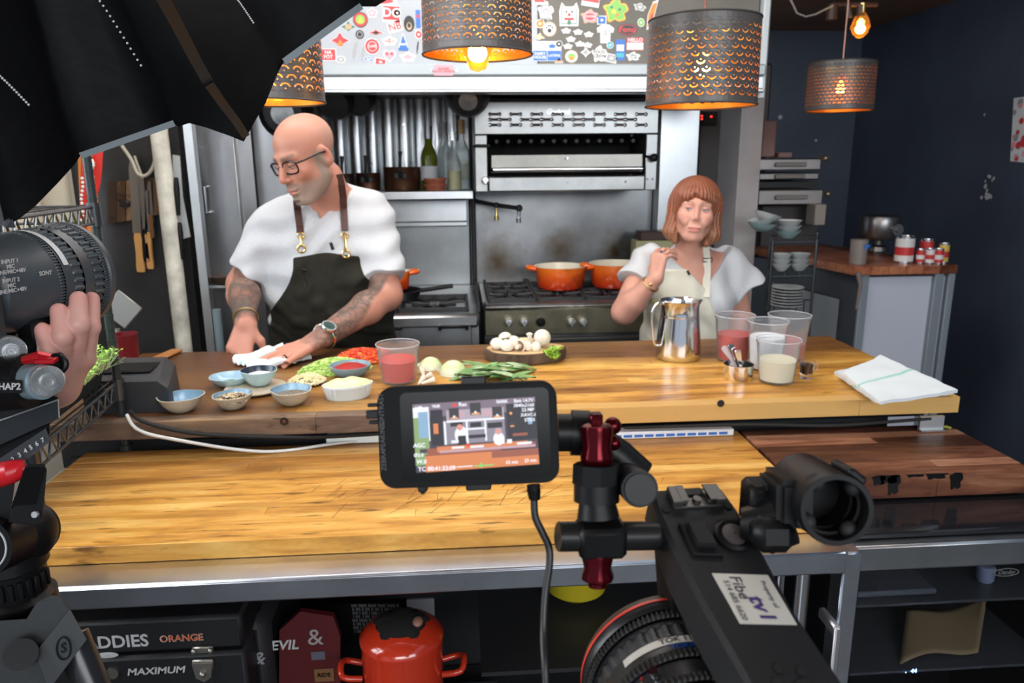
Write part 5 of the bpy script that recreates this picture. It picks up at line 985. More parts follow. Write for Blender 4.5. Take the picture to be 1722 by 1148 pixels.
a = P(1280, 395, y=ry_+.1); b = P(1378, 345, y=ry_+.1); m = M(); m.bb(a.x, b.x, ry_+.1, ry_+.5, a.z-.06, b.z); part('dark_stand', m, mat('dark_stand_metal', (.06, .055, .055), .4), t)
for px, py in ((1388, 266), (1392, 326)):
    m = M(); q = P(px, py, y=ry_-.02); m.sph(q, .016, 12, 8); m.cyl(q, P(px-10, py, y=ry_), .007, n=8); part('knob', m, mat('brass_knob', (.4, .3, .2), .35, .8), t)
m = M(); a, b = P(1278, 264, y=ry_+.1), P(1305, 203, y=ry_+.1); m.bb(a.x, b.x, ry_+.08, ry_+.2, a.z, b.z, .006); obj('pink_carton', m, mat('brown_pink_carton', (.30, .17, .15), .7, var=.2), label='tall brownish pink carton on top of the steel oven', cat='carton')
m = M(); a, b = P(1306, 265, y=ry_+.1), P(1330, 256, y=ry_+.1); m.bb(a.x, b.x, ry_+.08, ry_+.2, a.z, b.z, .004); obj('pink_carton', m, mat('brown_pink_carton', (.3, .17, .15), .7), label='low flat brownish pink carton beside the tall one on the oven', cat='carton')
m = M(); a, b = P(1376, 372, y=ry_-.1), P(1390, 350, y=ry_-.1); m.bb(a.x-.02, b.x, ry_-.1, ry_, a.z-.02, b.z+.02, .004); obj('small_metal_box', m, mat('tan_metal_box', (.36, .32, .28), .5), label='small tan metal box right of the oven stand', cat='box')
# back counter with wooden top
cw = 3.0; zt_ = P(1540, 447, y=cw).z
t = thing('bar_cabinet', 'low bar cabinet with red-brown wooden top and pale front panel at right', 'cabinet', (1.9, cw, 0)); a = P(1437, 450, y=cw); b = P(1612, 440, y=cw); c = P(1250, 405, y=4.3)
RW = wood('red_brown_worktop', (.08, .025, .012), (.30, .095, .045), (.45, .17, .08), 8, 1, .35, rnd=.3); kx = (c.x-a.x)/(4.3-cw)*.55
for i in range(6):
    u0, u1 = i/6, (i+1)/6; m = M(); p = [V(a.x+(b.x-a.x)*u0+.001, cw, 0), V(a.x+(b.x-a.x)*u1-.001, cw, 0), V(a.x+(b.x-a.x)*u1-.001-.20, 4.2, 0), V(a.x+(b.x-a.x)*u0+.001-.20, 4.2, 0)]; m.rings([[q+V(0, 0, z) for q in p] for z in (zt_-.035, zt_)]); part('top_plank', m, RW, t)
m = M(); m.bb(a.x+.08, b.x-.03, cw+.03, cw+.06, .1, zt_-.05); part('front_panel', m, mat('pale_lilac_panel', (.50, .52, .60), .4), t)
m = M(); m.bb(a.x+.045, a.x+.08, cw+.015, cw+.06, 0, zt_-.036, .003); part('frame_post', m, mat('blue_grey_frame', (.20, .23, .26), .4), t)
m = M(); m.bb(b.x-.09, b.x-.05, cw+.005, cw+.05, 0, zt_-.036, .003); part('frame_post', m, mat('blue_grey_frame', (.2, .23, .26), .4), t); m = M(); m.bb(b.x-.03, b.x, cw+.005, cw+.05, 0, zt_-.036, .003); part('frame_post', m, mat('blue_grey_frame', (.2, .23, .26), .4), t)
m = M(); p = [V(a.x+.04, cw+.06, 0), V(a.x+.045, cw+.03, 0), V(a.x-.30, 4.15, 0), V(a.x-.33, 4.15, 0)]; m.rings([[q+V(0, 0, z) for q in p] for z in (.05, zt_-.036)]); part('side_panel', m, mat('dark_grey_side', (.05, .055, .065), .45), t)
for (x0, x1, y0, y1, mt_, nm) in ((1412, 1450, 505, 560, mat('grey_notice', (.25, .27, .28), .6), 'notice_sheet'), (1370, 1384, 490, 535, mat('grey_notice', (.25, .27, .28), .6), 'notice_sheet')):
    A_, B_ = P(x0, y0, x=1.6), P(x1, y1, x=1.6); 
m = M(); p0 = a.x+.03; m.add([V(p0-.05*.3-.004, cw+.12, zt_-.16), V(p0-.16-.004, cw+.5, zt_-.14), V(p0-.16-.004, cw+.5, zt_-.36), V(p0-.05*.3-.004, cw+.12, zt_-.38)], [(0, 1, 2, 3)]); part('notice_sheet', m, mat('grey_notice', (.25, .27, .28), .6), t, smooth=0, solid=.001)
# kettle-like juicer, cans, jar
q = P(1478, 400, y=3.55); q.z = zt_+.001; t = thing('steel_mixer_pot', 'round steel machine with a side dial standing on the bar cabinet', 'appliance', q)
m = M(); m.lathe([(.05, 0), (.045, .02), (.02, .03), (.02, .05), (.085, .06), (.095, .08), (.095, .155), (.09, .17), (.06, .178), (.001, .18)], q, n=36); part('body', m, mat('dark_steel_pot', (.22, .21, .21), .3, .9), t, smooth=40); m = M(); k = q+V(.03, -.094, .11); m.cyl(k, k+V(0, -.012, 0), .028, n=24); m.cyl(k+V(0, -.012, 0), k+V(0, -.02, 0), .012, n=16); part('dial', m, mat('steel_dial', (.3, .3, .3), .3, .9), t)
def can(px, py, wpx, hpx, y, c1, c2, lab):
    c = P(px, py, y=y); c.z = zt_+.001; R = wpx*y/.98/FPX/2; h = hpx*y/.98/FPX; t = thing('food_can', lab, 'can', c, None)
    m = M(); m.lathe([(.001, 0), (R, .001), (R, h-.001), (R*.93, h), (R*.9, h-.003), (.001, h-.003)], c, n=28); part('tin', m, mat('tin_metal', (.6, .6, .62), .25, 1), t)
    m = M(); m.lathe([(R*1.012, h*.08), (R*1.012, h*.92)], c, n=28); part('paper_label', m, c1, t); m = M(); m.lathe([(R*1.02, h*.3), (R*1.02, h*.6)], c, n=28); part('label_band', m, c2, t)
CR_, CW_, CY_ = mat('can_red', (.50, .03, .03), .4), mat('can_white', (.65, .64, .62), .4), mat('can_yellow', (.6, .42, .08), .4)
can(1520, 428, 30, 46, 3.10, CW_, CR_, 'largest white and red food can at the left of the cans on the bar'); can(1556, 432, 22, 38, 3.13, CR_, mat('can_grey', (.3, .3, .3), .4), 'tall red and grey can behind the small cans'); can(1547, 436, 14, 24, 3.08, CR_, CW_, 'small red can left of the front pair'); can(1563, 436, 14, 26, 3.06, CW_, CR_, 'small white can with a red band, middle of the small cans'); can(1578, 434, 15, 26, 3.05, CR_, CW_, 'small red can with a white band right of the middle'); can(1586, 434, 16, 34, 3.07, CY_, CR_, 'yellow and red can at the right end of the cans')
q = P(1443, 430, y=3.1); q.z = zt_+.001; t = thing('storage_jar', 'tall jar with a blue triangle mark at the left end of the bar top', 'jar', q); m = M(); m.lathe([(.001, 0), (.035, 0), (.036, .09), (.036, .105), (.001, .105)], q, n=28); part('jar_body', m, mat('smoky_jar', (.22, .19, .17), .3), t); m = M(); k = q+V(.012, -.037, .06); m.add([k, k+V(.02, 0, .025), k+V(-.012, 0, .025)], [(0, 1, 2)]); part('blue_mark', m, SM[SI['b']], t, smooth=0, solid=.001)
m = M(); m.tube([P(1443, 458, y=2.97), P(1447, 480, y=2.96), P(1440, 520, y=2.96)], [.012, .008, .006], n=8); obj('hanging_brush', m, mat('brown_grey_brush', (.16, .13, .12), .6), label='brown-grey brush hanging on the bar cabinet corner', cat='brush')
# plate rack
t = thing('plate_rack', 'black wire plate rack loaded with crockery, right of the woman', 'rack', P(1320, 540, y=2.9)); pl_ = [V(P(x, 470, y=y).x, y, 0) for x, y in ((1295, 2.85), (1368, 2.85), (1368, 3.15), (1290, 3.15))]
zz_ = [P(1330, y_, y=2.85).z for y_ in (408, 465, 528)]
for p in pl_: m = M(); m.cyl(p, p+V(0, 0, zz_[0]+.01), .006, n=8); part('post', m, mat('grey_wire', (.10, .11, .12), .3, .8), t)
for z in zz_:
    m = M()
    for i in range(4): m.tube([pl_[i]+V(0, 0, z), pl_[(i+1) % 4]+V(0, 0, z)], .004, n=6)
    for k in range(1, 6): m.tube([pl_[0].lerp(pl_[1], k/6)+V(0, 0, z), pl_[3].lerp(pl_[2], k/6)+V(0, 0, z)], .0025, n=5)
    part('shelf', m, mat('grey_wire', (.1, .11, .12), .3, .8), t)
ORD = ['topmost']+[k+' from the top' for k in 'second third fourth fifth sixth seventh eighth ninth'.split()]
POR = mat('grey_white_crockery', (.48, .50, .50), .3); POB = mat('pale_green_crockery', (.28, .40, .40), .3); k_ = 0
for (px, z, n, R, hh, bowl_, grp, mt_) in ((1318, zz_[0], 3, .055, .021, 1, 'bowl stack on top of the plate rack', POR), (1342, zz_[1], 3, .042, .020, 1, 'right-hand small bowl pile on the middle rack shelf', POR), (1312, zz_[1], 3, .040, .020, 1, 'left-hand small bowl pile on the middle rack shelf', POR), (1326, zz_[2], 7, .066, .0125, 0, 'plate stack on the lowest rack shelf', POR)):
    c = V(P(px, 470, y=2.98).x, 2.98, z+.005)
    for i in range(n):
        q = c+V(0, 0, i*hh); m = M()
        if bowl_: m.lathe([(.001, 0), (R*.4, 0), (R*.8, .018), (R, .032), (R*.95, .032), (R*.4, .006), (.001, .004)], q, n=24)
        else: m.lathe([(.001, 0), (R*.6, 0), (R, .010), (R*.98, .012), (R*.6, .004), (.001, .003)], q, n=24)
        m_o = obj('crockery_bowl' if bowl_ else 'dinner_plate', m, mt_ if i or px != 1318 else POB, label=ORD[n-1-i]+' of the '+grp, cat='bowl' if bowl_ else 'plate', group=grp)
for i, (px, py, tl) in enumerate(((1302, 394, .1), (1306, 384, -.25), (1310, 376, .3))):
    q = P(px, py, y=2.82); q.y = 2.95; m = M(); m.lathe([(.001, 0), (.022, 0), (.045, .016), (.056, .032), (.052, .032), (.02, .005), (.001, .004)], q, V(tl, 0, 1).normalized(), n=24); obj('tilted_bowl', m, (POB, POR, POR)[i], label=('green-tinged bowl', 'tilted white bowl', 'topmost tilted white bowl')[i]+' at the left of the crockery on the rack', cat='bowl')
# wall items
t = thing('wall_socket', 'dark double socket plate on the navy wall', 'socket', P(1598, 303, y=4.88)); a, b = P(1567, 320, y=4.885), P(1630, 288, y=4.885); m = M(); m.bb(a.x, b.x, 4.88, 4.9, a.z, b.z, .004); part('plate', m, mat('dark_plate', (.03, .035, .04), .35), t)
m = M(); m.bb(a.x, a.x+.02, 4.878, 4.9, a.z, b.z, .002); part('plate_edge', m, mat('worn_grey_edge', (.2, .2, .21), .5), t)
for px in (1596, 1609): m = M(); q = P(px, 303, y=4.875); m.cyl(q, q+V(0, -.01, 0), .018, n=16); part('screw_head', m, CHROME, t)
m = M(); rr = random.Random(8)
for px, py, n in ((1660, 300, 3), (1672, 300, 2), (1661, 316, 3), (1662, 330, 6), (1652, 195, 1), (1655, 330, 3), (1590, 182, 2), (1584, 229, 1), (1594, 245, 1), (1372, 236, 1), (1312, 197, 1), (1478, 188, 1), (1505, 180, 1)):
    for i in range(n):
        q = P(px+rr.uniform(-5, 5), py+rr.uniform(-5, 5), x=2.615) if px > 1640 else P(px, py, y=4.895); s = rr.uniform(.006, .012)*(1 if px > 1640 else 1.3)
        nrm = V(-1, 0, 0) if px > 1640 else V(0, -1, 0); m.lathe([(.001, .002), (s, .001)], q, nrm, n=7)
obj('chipped_plaster_spots', m, mat('white_plaster', (.55, .56, .58), .8), label='white chips where plaster shows through the navy wall', cat='wall chips', kind='stuff', smooth=0, weld=False)
t = thing('flower_poster', 'white sheet printed with small red flowers, at the photo\'s right edge', 'poster', P(1715, 270, x=2.60)); c4 = [P(*q, x=2.612) for q in ((1705, 165), (1745, 160), (1742, 275), (1699, 271))]; m = M(); m.add(c4, [(0, 1, 2, 3)]); part('paper', m, mat('poster_paper', (.78, .80, .82), .6), t, smooth=0, solid=.002)
m = M(); rr = random.Random(3)
for i in range(34): u, v = rr.uniform(.06, .94), rr.uniform(.05, .95); q = (c4[0]*(1-u)+c4[1]*u)*(1-v)+(c4[3]*(1-u)+c4[2]*u)*v; m.lathe([(.001, .004), (rr.uniform(.008, .02), .0035)], q, V(-1, 0, 0), n=7, mi=i % 3)
part('printed_flowers', m, [SM[SI['r']], SM[SI['p']], SM[SI['e']]], t, kind='stuff', smooth=0, weld=False)
# fridge-like dark unit behind the woman with red lights
m = M(); a = P(1176, 200, y=3.9); b = P(1262, 200, y=3.9); m.bb(a.x, b.x+.1, 3.9, 4.2, 0, 1.95, .01); t = thing('tall_dark_fridge', 'tall dark brown-grey refrigerator behind the woman', 'fridge', ((a.x+b.x)/2, 3.9, 0)); part('body', m, mat('brown_grey_fridge', (.055, .048, .045), .35, .4), t)
m = M(); 
for px, py in ((1180, 195), (1180, 200), (1196, 196)): m.box(P(px, py, y=3.895), (.010, .004, .008))
part('red_indicator', m, emit('red_led', (1, .03, .02), 3), t, kind='stuff'); m = M(); q = P(1190, 200, y=3.897); m.box(q, (.10, .006, .07), .002); part('control_window', m, BLK, t)
# ================================================================ lamps
SHO = mat('grey_shade_outside', (.055, .048, .045), .6)
mm, tt, bb = new_mat('pierced_shade'); geo = nd(tt, 'ShaderNodeNewGeometry'); mx = nd(tt, 'ShaderNodeMix', data_type='RGBA'); tt.links.new(geo.outputs['Backfacing'], mx.inputs[0]); mx.inputs[6].default_value = (.075, .066, .062, 1); mx.inputs[7].default_value = (.95, .48, .07, 1); tt.links.new(mx.outputs[2], bb.inputs[0]); tt.links.new(geo.outputs['Backfacing'], bb.inputs['Metallic']); setb(bb, rough=.38); SHADE = mm
def cell(w_, h, invert):
    s = -1 if invert else 1; cx, cy = 0, -s*h*.12; r1, r2 = w_*.30, w_*.40; a0, a1 = math.radians(18), math.radians(162)
    arc = [(cx+r2*math.cos(a), cy+s*r2*math.sin(a)*.95) for a in np.linspace(a0, a1, 8)]+[(cx+r1*math.cos(a), cy+s*r1*math.sin(a)*.95) for a in np.linspace(a1, a0, 7)]
    dot = [(cx+w_*.055*math.cos(a), cy-s*h*.02+w_*.055*math.sin(a)) for a in np.linspace(0, 2*PI, 6)[:-1]]
    out = [(-w_/2, -h/2), (0, -h/2), (w_/2, -h/2), (w_/2, 0), (w_/2, h/2), (0, h/2), (-w_/2, h/2), (-w_/2, 0)]
    polys = [out, arc[::-1] if s > 0 else arc, dot]; tri = tessellate_polygon([[V(x, y, 0) for x, y in p] for p in polys]); pts = out+polys[1]+dot
    res = []
    for t_ in tri:
        A_, B_, C__ = [pts[i] for i in t_]; ar = (B_[0]-A_[0])*(C__[1]-A_[1])-(B_[1]-A_[1])*(C__[0]-A_[0])
        if abs(ar) > 1e-12: res.append(tuple(t_) if ar > 0 else (t_[0], t_[2], t_[1]))
    return pts, res
def glowbulb(th, c, r, power, st=25, ribbed=False):
    m = M(); prof = [(.001, -r*1.25), (r*.35, -r*1.15), (r*.75, -r*.75), (r, -r*.1), (r*.8, r*.7), (r*.4, r*1.4), (r*.36, r*1.8)]
    if ribbed: prof = [(.001, -r*1.1), (r*.3, -r*1.0)]+[(r*(.42+.6*k/9)*(1.04 if k % 2 else .95), -r*.95+r*1.5*k/9) for k in range(10)]+[(r*.6, r*.8), (r*.35, r*1.3)]
    m.lathe(prof, c, n=24); b_ = part('bulb', m, mat('amber_bulb_glass', (1, .62, .22), .03, trans=.92, ior=1.15), th, smooth=60)
    m = M(); 
    for k in range(5): a = 2*PI*k/5; m.tube([c+V(r*.12*math.cos(a), r*.12*math.sin(a), r*.7), c+V(r*.35*math.cos(a), r*.35*math.sin(a), -r*.4), c+V(r*.30*math.cos(a+.6), r*.30*math.sin(a+.6), r*.5)], r*.035, n=5)
    m.sph(c+V(0, 0, -.0), (r*.16, r*.16, r*.34), 12, 8); part('filament', m, emit('glowing_filament', (1, .50, .10), st), b_)
    m = M(); m.cyl(c+V(0, 0, r*1.3), c+V(0, 0, r*2.3), .014, n=14); part('socket', m, BRASS, th)
    l = bpy.data.lights.new('bulb_light', 'POINT'); l.energy = power; l.color = (1, .50, .16); l.shadow_soft_size = r*.5; o = bpy.data.objects.new('bulb_light', l); COL.objects.link(o); o.parent = th.o; o.matrix_parent_inverse = Matrix(); o.location = th.inv @ (c+V(0, 0, -.01)); return
def pendant(pxc, py0, py1, wpx, y, lab, ncol=30, nrow=9, invert=False, power=3.0, bulb_dz=0, ribbed=False, taper=.985, cordm=None, rot=0):
    top = P(pxc, py0, y=y); bot = P(pxc, py1, y=y); D = (bot-CAMP).dot(CR @ V(0, 0, -1)); R = wpx*D/FPX/2; R0 = R*1.0; zb_, zt2 = bot.z, top.z; c = V(bot.x, y, 0); t = thing('pendant_lamp', lab, 'lamp', c+V(0, 0, zb_))
    mg = .012; w_ = 2*PI*R0/ncol; hz = (zt2-zb_-2*mg); hc = hz/nrow; pts, tr = cell(w_, hc, invert); vs = []; fs = []
    def wrap(x, z): a = x/R0+rot; k = taper+(1-taper)*(zt2-z)/(zt2-zb_); return c+V(R0*k*math.sin(a), -R0*k*math.cos(a), z)
    for j in range(nrow):
        for i in range(ncol):
            x0 = (i+(.5 if j % 2 else 0))*w_; z0 = zb_+mg+(j+.5)*hc; o_ = len(vs); vs += [wrap(x0+x, z0+z_) for x, z_ in pts]; fs += [tuple(q+o_ for q in f) for f in tr]
    m = M(); m.add(vs, fs); n = 64
    for za, zb3 in ((zb_, zb_+mg), (zt2-mg, zt2)): m.add([wrap(2*PI*R0*k/n, z_) for z_ in (za, zb3) for k in range(n)], [(k, (k+1) % n, n+(k+1) % n, n+k) for k in range(n)])
    me = bpy.data.meshes.new('shade'); me.from_pydata([t.inv @ v for v in m.v], [], m.f); me.materials.append(SHADE); o_ = bpy.data.objects.new('shade', me); COL.objects.link(o_); o_.parent = t.o
    m = M(); m.tube([c+V(R*math.cos(a), R*math.sin(a), zb_) for a in np.linspace(0, 2*PI, 49)[:-1]], .0022, n=6, close=True); part('rim_wire', m, SHO, t)
    m = M(); m.tube([c+V(R*taper*math.cos(a), R*taper*math.sin(a), zt2) for a in np.linspace(0, 2*PI, 49)[:-1]], .0022, n=6, close=True); part('rim_wire', m, SHO, t); m = M()
    for a in (0, 2.1, 4.2): m.tube([c+V(.02*math.cos(a), .02*math.sin(a), zt2-.01), c+V(R*.97*math.cos(a), R*.97*math.sin(a), zt2-.002)], .0018, n=5)
    part('spokes', m, SHO, t, kind='stuff'); m = M(); m.tube([c+V(0, 0, zt2-.02), c+V(0, 0, 2.268 if y > 2.2 else 2.45)], .0028, n=6); part('cord', m, cordm or mat('copper_brown_cord', (.25, .12, .08), .4), t)
    glowbulb(t, c+V(0, 0, (zb_+zt2)/2+bulb_dz), .032 if not ribbed else .042, power, 25, ribbed)
pendant(1178, 34, 178, 183, 1.6, 'large pierced grey pendant shade with gold lining, in front of the broiler\'s right side', invert=True, rot=.05, nrow=10, ncol=32)
pendant(803, -30, 92, 184, 1.6, 'pierced grey pendant with a ribbed amber bulb poking out below, over the counter centre', bulb_dz=-.055, ribbed=True, rot=.02)
pendant(450, 22, 172, 190, 1.62, 'pierced grey pendant half hidden by the black softbox', rot=.3, nrow=9, ncol=26, power=2.0)
pendant(1410, 106, 186, 108, 2.9, 'smaller pierced pendant glowing orange in the dark right-hand room', rot=.1, nrow=12, ncol=44, power=.55, cordm=mat('pink_copper_cord', (.55, .32, .25), .4))
q = P(1447, 44, y=3.0); t = thing('ceiling_spot_bar', 'black ceiling fitting with a bare glowing round bulb', 'ceiling lamp', q+V(0, 0, .1)); m = M(); m.tube([P(1400, 8, y=3.0), P(1475, 8, y=3.0)], .009, n=8); m.cyl(P(1447, 8, y=3.0), P(1447, 28, y=3.0), .014, n=12); m.cyl(P(1400, 8, y=3.0), P(1397, 34, y=3.0), .018, .022, n=12); m.cyl(P(1426, 8, y=3.0), P(1428, 30, y=3.0), .012, n=12); part('bar', m, mat('rusty_black_fitting', (.06, .035, .025), .45), t); glowbulb(t, q, .036, .9, 30)
m = M(); m.tube([V(P(1295, 20, y=2.9).x, 2.9, 2.26), P(1340, 22, y=2.9), P(1400, 10, y=2.95)], .004, n=6, sub=4); obj('ceiling_cable', m, mat('grey_cable', (.3, .28, .26), .5), label='thin grey cable drooping under the ceiling to the bare bulb', cat='cable', smooth=60)
# ================================================================ below the steel counter
t = thing('black_gear_case', 'black hard case with white stickers and steel latches under the counter, behind the tripod', 'case', (-.4, 1.05, .315)); gy = 1.08; a = P(150, 1148, y=gy); b = P(405, 1034, y=gy); zmid = P(300, 1098, y=gy).z
CASE = mat('black_case_vinyl', (.012, .012, .014), .5, bump=.15, bscale=200)
m = M(); m.bb(-.70, b.x, gy, 1.45, zmid+.003, b.z+.0, .006); part('lid', m, CASE, t); m = M(); m.bb(-.70, b.x, gy, 1.45, .317, zmid-.003, .006); part('case_body', m, CASE, t)
def ftext(txt, px, py, size, mt, th, y=gy-.001, nm='lettering', **kw): m = M(); q = P(px, py, y=y); lettering(m, txt, size, Matrix.Translation(q) @ Matrix.Rotation(PI/2, 4, 'X'), **kw); return part(nm, m, mt, th, smooth=0)
WL = mat('off_white_vinyl', (.55, .55, .55), .5); ftext('PADDIES', 188, 1080, .030, WL, t, bold=True, sx=.98); ftext('MAXIMUM', 262, 1128, .017, WL, t, bold=True, shear=.2, sx=1.15)
ftext('ORANGE', 305, 1073, .0165, WL, t, y=gy-.0008, bold=True); ftext('ORANGE', 305, 1073, .0160, mat('orange_vinyl', (.65, .12, .03), .5), t, y=gy-.0014, bold=False)
LT = mat('latch_steel', (.38, .36, .32), .4, .9)
m = M(); q = P(342, 1090, y=gy); m.box(q+V(0, -.003, 0), (.034, .005, .012), .002); m.sph(q+V(-.013, -.006, 0), .005, 10, 6); m.sph(q+V(.013, -.006, 0), .005, 10, 6); q = P(343, 1118, y=gy); m.box(q+V(0, -.003, .004), (.034, .005, .018), .002); m.prism([(-.016, .008), (.016, .008), (.012, -.018), (0, -.026), (-.012, -.018)], 0, .008, Matrix.Translation(q) @ Matrix.Rotation(PI/2, 4, 'X')); m.sph(q+V(0, -.009, -.010), .006, 10, 6); part('latch', m, LT, t)
m = M(); q = P(190, 1130, y=gy); m.cyl(q, q+V(0, -.004, 0), .010, n=16); part('lock', m, LT, t)
m = M(); q = P(180, 1101, y=gy-.001); m.lathe([(.001, .001), (.018, .0005)], q, V(0, -1, 0), n=16, sy=.3); part('white_smudge', m, WL, t)
t = thing('drum_bag', 'dark bag printed with ornate white marks under the counter', 'bag', (-.28, 1.15, .315)); m = M(); a = P(408, 1148, y=1.14); b = P(440, 1040, y=1.14); m.bb(a.x, b.x+.01, 1.14, 1.4, .317, b.z, .02); part('bag_body', m, CASE, t); ftext('S&', 425, 1108, .034, mat('grey_print', (.3, .3, .32), .6), t, y=1.139, bold=True, shear=.3)
t = thing('red_skate_deck', 'dark red deck covered in white script and stickers under the counter', 'board', (-.2, 1.2, .315)); y_ = 1.16; pl_ = [(455, 1148), (470, 1060), (505, 1028), (560, 1036), (572, 1070), (563, 1148)]; m = M(); pts = [P(*q, y=y_) for q in pl_]; pts[0].z = .40; pts[-1].z = .40; pts = pts[:1]+pts[1:-1]+pts[-1:]; m.rings([[p+V(0, d, 0) for p in pts] for d in (0, .012)]); part('deck', m, mat('dark_red_deck', (.10, .012, .014), .4), t)
ftext('EVIL', 478, 1085, .026, WL, t, y=y_-.001, bold=True, shear=.2); ftext('&', 530, 1072, .045, mat('grey_script', (.35, .33, .33), .6), t, y=y_-.001); m = M(); q = P(535, 1102, y=y_-.001); m.box(q, (.024, .001, .016)); part('sticker', m, mat('grey_violet_sticker', (.12, .12, .16), .5), t); m = M(); q = P(545, 1135, y=y_-.001); m.box(q, (.034, .001, .026), .002); part('sticker', m, mat('tan_sticker', (.22, .11, .04), .5), t); ftext('RIDE', 545, 1135, .011, BLK, t, y=y_-.0022, bold=True)
t = thing('poster_stack', 'black posters with grey rows of type leaning under the counter, behind the red pot', 'poster', (-.1, 1.3, .315)); m = M(); a = P(590, 1148, y=1.3); b = P(690, 1010, y=1.3); m.bb(a.x-.06, b.x, 1.30, 1.31, .317, b.z-.0); part('paper', m, BLKM, t)
for i in range(5): ftext('\n'.join(['IIIII II', 'II IIII', 'IIIII I', 'I IIII']*2), 600+i*16, 1040, .009, mat('grey_print', (.3, .3, .32), .6), t, y=1.299-.0, nm='print')
m = M(); a = P(685, 1040, y=1.28); b = P(730, 1010, y=1.28); m.bb(a.x, b.x, 1.28, 1.285, P(700, 1060, y=1.28).z, P(700, 1008, y=1.28).z); obj('grey_card', m, mat('grey_card', (.22, .22, .24), .6), label='plain grey card above the red pot under the counter', cat='card')
m = M(); c = P(968, 1000, y=1.34); c.z = .642; m.lathe([(.001, -.043), (.03, -.043), (.06, -.02), (.072, .03), (.069, .03), (.055, -.015), (.001, -.036)], c, n=36); obj('yellow_bowl', m, mat('yellow_bowl_plastic', (.50, .40, .02), .35), label='yellow bowl in the dark under the counter, above the lens', cat='bowl')
m = M(); m.bb(.02, .52, 1.12, 1.5, .59, .598); obj('dark_inner_shelf', m, mat('dark_shelf', (.02, .02, .022), .5), label='dark upper shelf under the counter holding the yellow bowl', cat='shelf')
m = M(); m.bb(-.17, .06, 1.0, 1.4, .317, .36); obj('grey_crate_box', m, mat('dark_grey_box', (.035, .037, .042), .5), label='dark grey box under the red enamel pot', cat='box')
t = thing('red_casserole', 'glossy red enamel casserole with a charred black lid centre, under the counter', 'pot', V(P(675, 1100, y=1.1).x, 1.12, .361)); c = V(P(675, 1100, y=1.1).x, 1.12, .361); RE = mat('glossy_red_enamel', (.55, .035, .012), .15, coat=.6); zr = P(675, 1108, y=1.06).z; h = zr-.361; R = .069
m = M(); m.lathe([(.001, 0), (R*.75, 0), (R*.9, .02), (R*.98, h*.55), (R, h)], c, n=44); part('pot_body', m, RE, t, smooth=50)
m = M(); m.lathe([(R*1.03, h), (R*1.03, h+.006), (R*.85, h+.018), (R*.62, h+.027)], c, n=44); ld = part('lid', m, RE, t, smooth=50)
m = M(); m.lathe([(R*.66, h+.0255), (R*.5, h+.032), (R*.2, h+.036), (.001, h+.037)], c, n=40, wob=lambda u, z: 1+.08*math.sin(2*PI*u*5)+.05*math.sin(2*PI*u*11)); part('charred_patch', m, mat('charred_black', (.008, .008, .008), .95), ld)
m = M(); q = c+V(R*.42, -.01, h+.034); m.sph(q, (.009, .014, .006), 10, 6); part('cork_scrap', m, mat('pinkish_scrap', (.35, .17, .12), .7), ld)
for s in (-1, 1): m = M(); m.tube([c+V(s*R*.98, -.02, h*.8), c+V(s*(R+.03), -.022, h*.82), c+V(s*(R+.036), 0, h*.85), c+V(s*(R+.03), .022, h*.82), c+V(s*R*.98, .02, h*.8)], .0055, n=8, sub=3); part('ear_handle', m, RE, t, smooth=60)
# ================================================================ people
NF = lambda *a: np.array(a, np.float32)
def n3(v): return np.array(v, np.float32)
def near(p, c, r, d, fn):
    i = np.where(((p-n3(c))**2).sum(1) < r*r)[0]
    if len(i): d[i] = fn(p[i], d[i])
    return d
def hand_chains(wr, d, n, s, curls, spread=.12, size=1, thumb=(.75, .35, .3), lift=0):
    """wrist point, pointing direction, palm normal, thumb side; curls: per finger three bend angles (radians)"""
    wr, d, n, s = [Vector(v) for v in (wr, d, n, s)]; d.normalize(); s = (s-d*s.dot(d)).normalized(); n0 = d.cross(s); n = n0 if n0.dot(n) > 0 else -n0
    Ls = [(.043, .026, .021), (.047, .030, .022), (.044, .028, .021), (.034, .021, .019)]; off = [.029, .010, -.010, -.028]; pl = [.090, .092, .087, .079]; rr = [.0092, .0095, .009, .008]
    palm = []; fing = []
    for i in range(4):
        k = wr+(d*pl[i]+s*off[i])*size; palm.append((wr+s*off[i]*.55*size+d*.008, k, .0135*size, .0115*size)); ch = []; p = k; a = 0; r = rr[i]*size
        e = (d+s*(off[i]/.029*spread)).normalized()
        for j in range(3):
            a += curls[i][j]; dr = e*math.cos(a)+n*math.sin(a); q = p+dr*Ls[i][j]*size; ch.append((p, q, r, r*.93)); p = q; r *= .93
        fing.append(ch)
    b = wr+(d*.018+s*.020)*size; p = b+(d*.6+s*thumb[0]+n*.35).normalized()*.042*size; palm.append((b, p, .013*size, .0115*size))
    e = (d*.85+s*thumb[0]*.6+n*thumb[1]).normalized(); q = p+e*.033*size; e2 = (e+n*thumb[2]).normalized(); fing.append([(p, q, .0112*size, .010*size), (q, q+e2*.027*size, .010*size, .0085*size)])
    return palm, fing, wr+d*.09*size
def hand_sdf(p, H):
    palm, fing, c = H; pd = None
    for a, b, r1, r2 in palm: e = s_cap(p, a, b, r1, r2); pd = e if pd is None else smin(pd, e, .014)
    out = pd
    for ch in fing:
        fd = None
        for a, b, r1, r2 in ch: e = s_cap(p, a, b, r1, r2); fd = e if fd is None else smin(fd, e, .003)
        out = np.minimum(out, smin(pd, fd, .007))
    return out
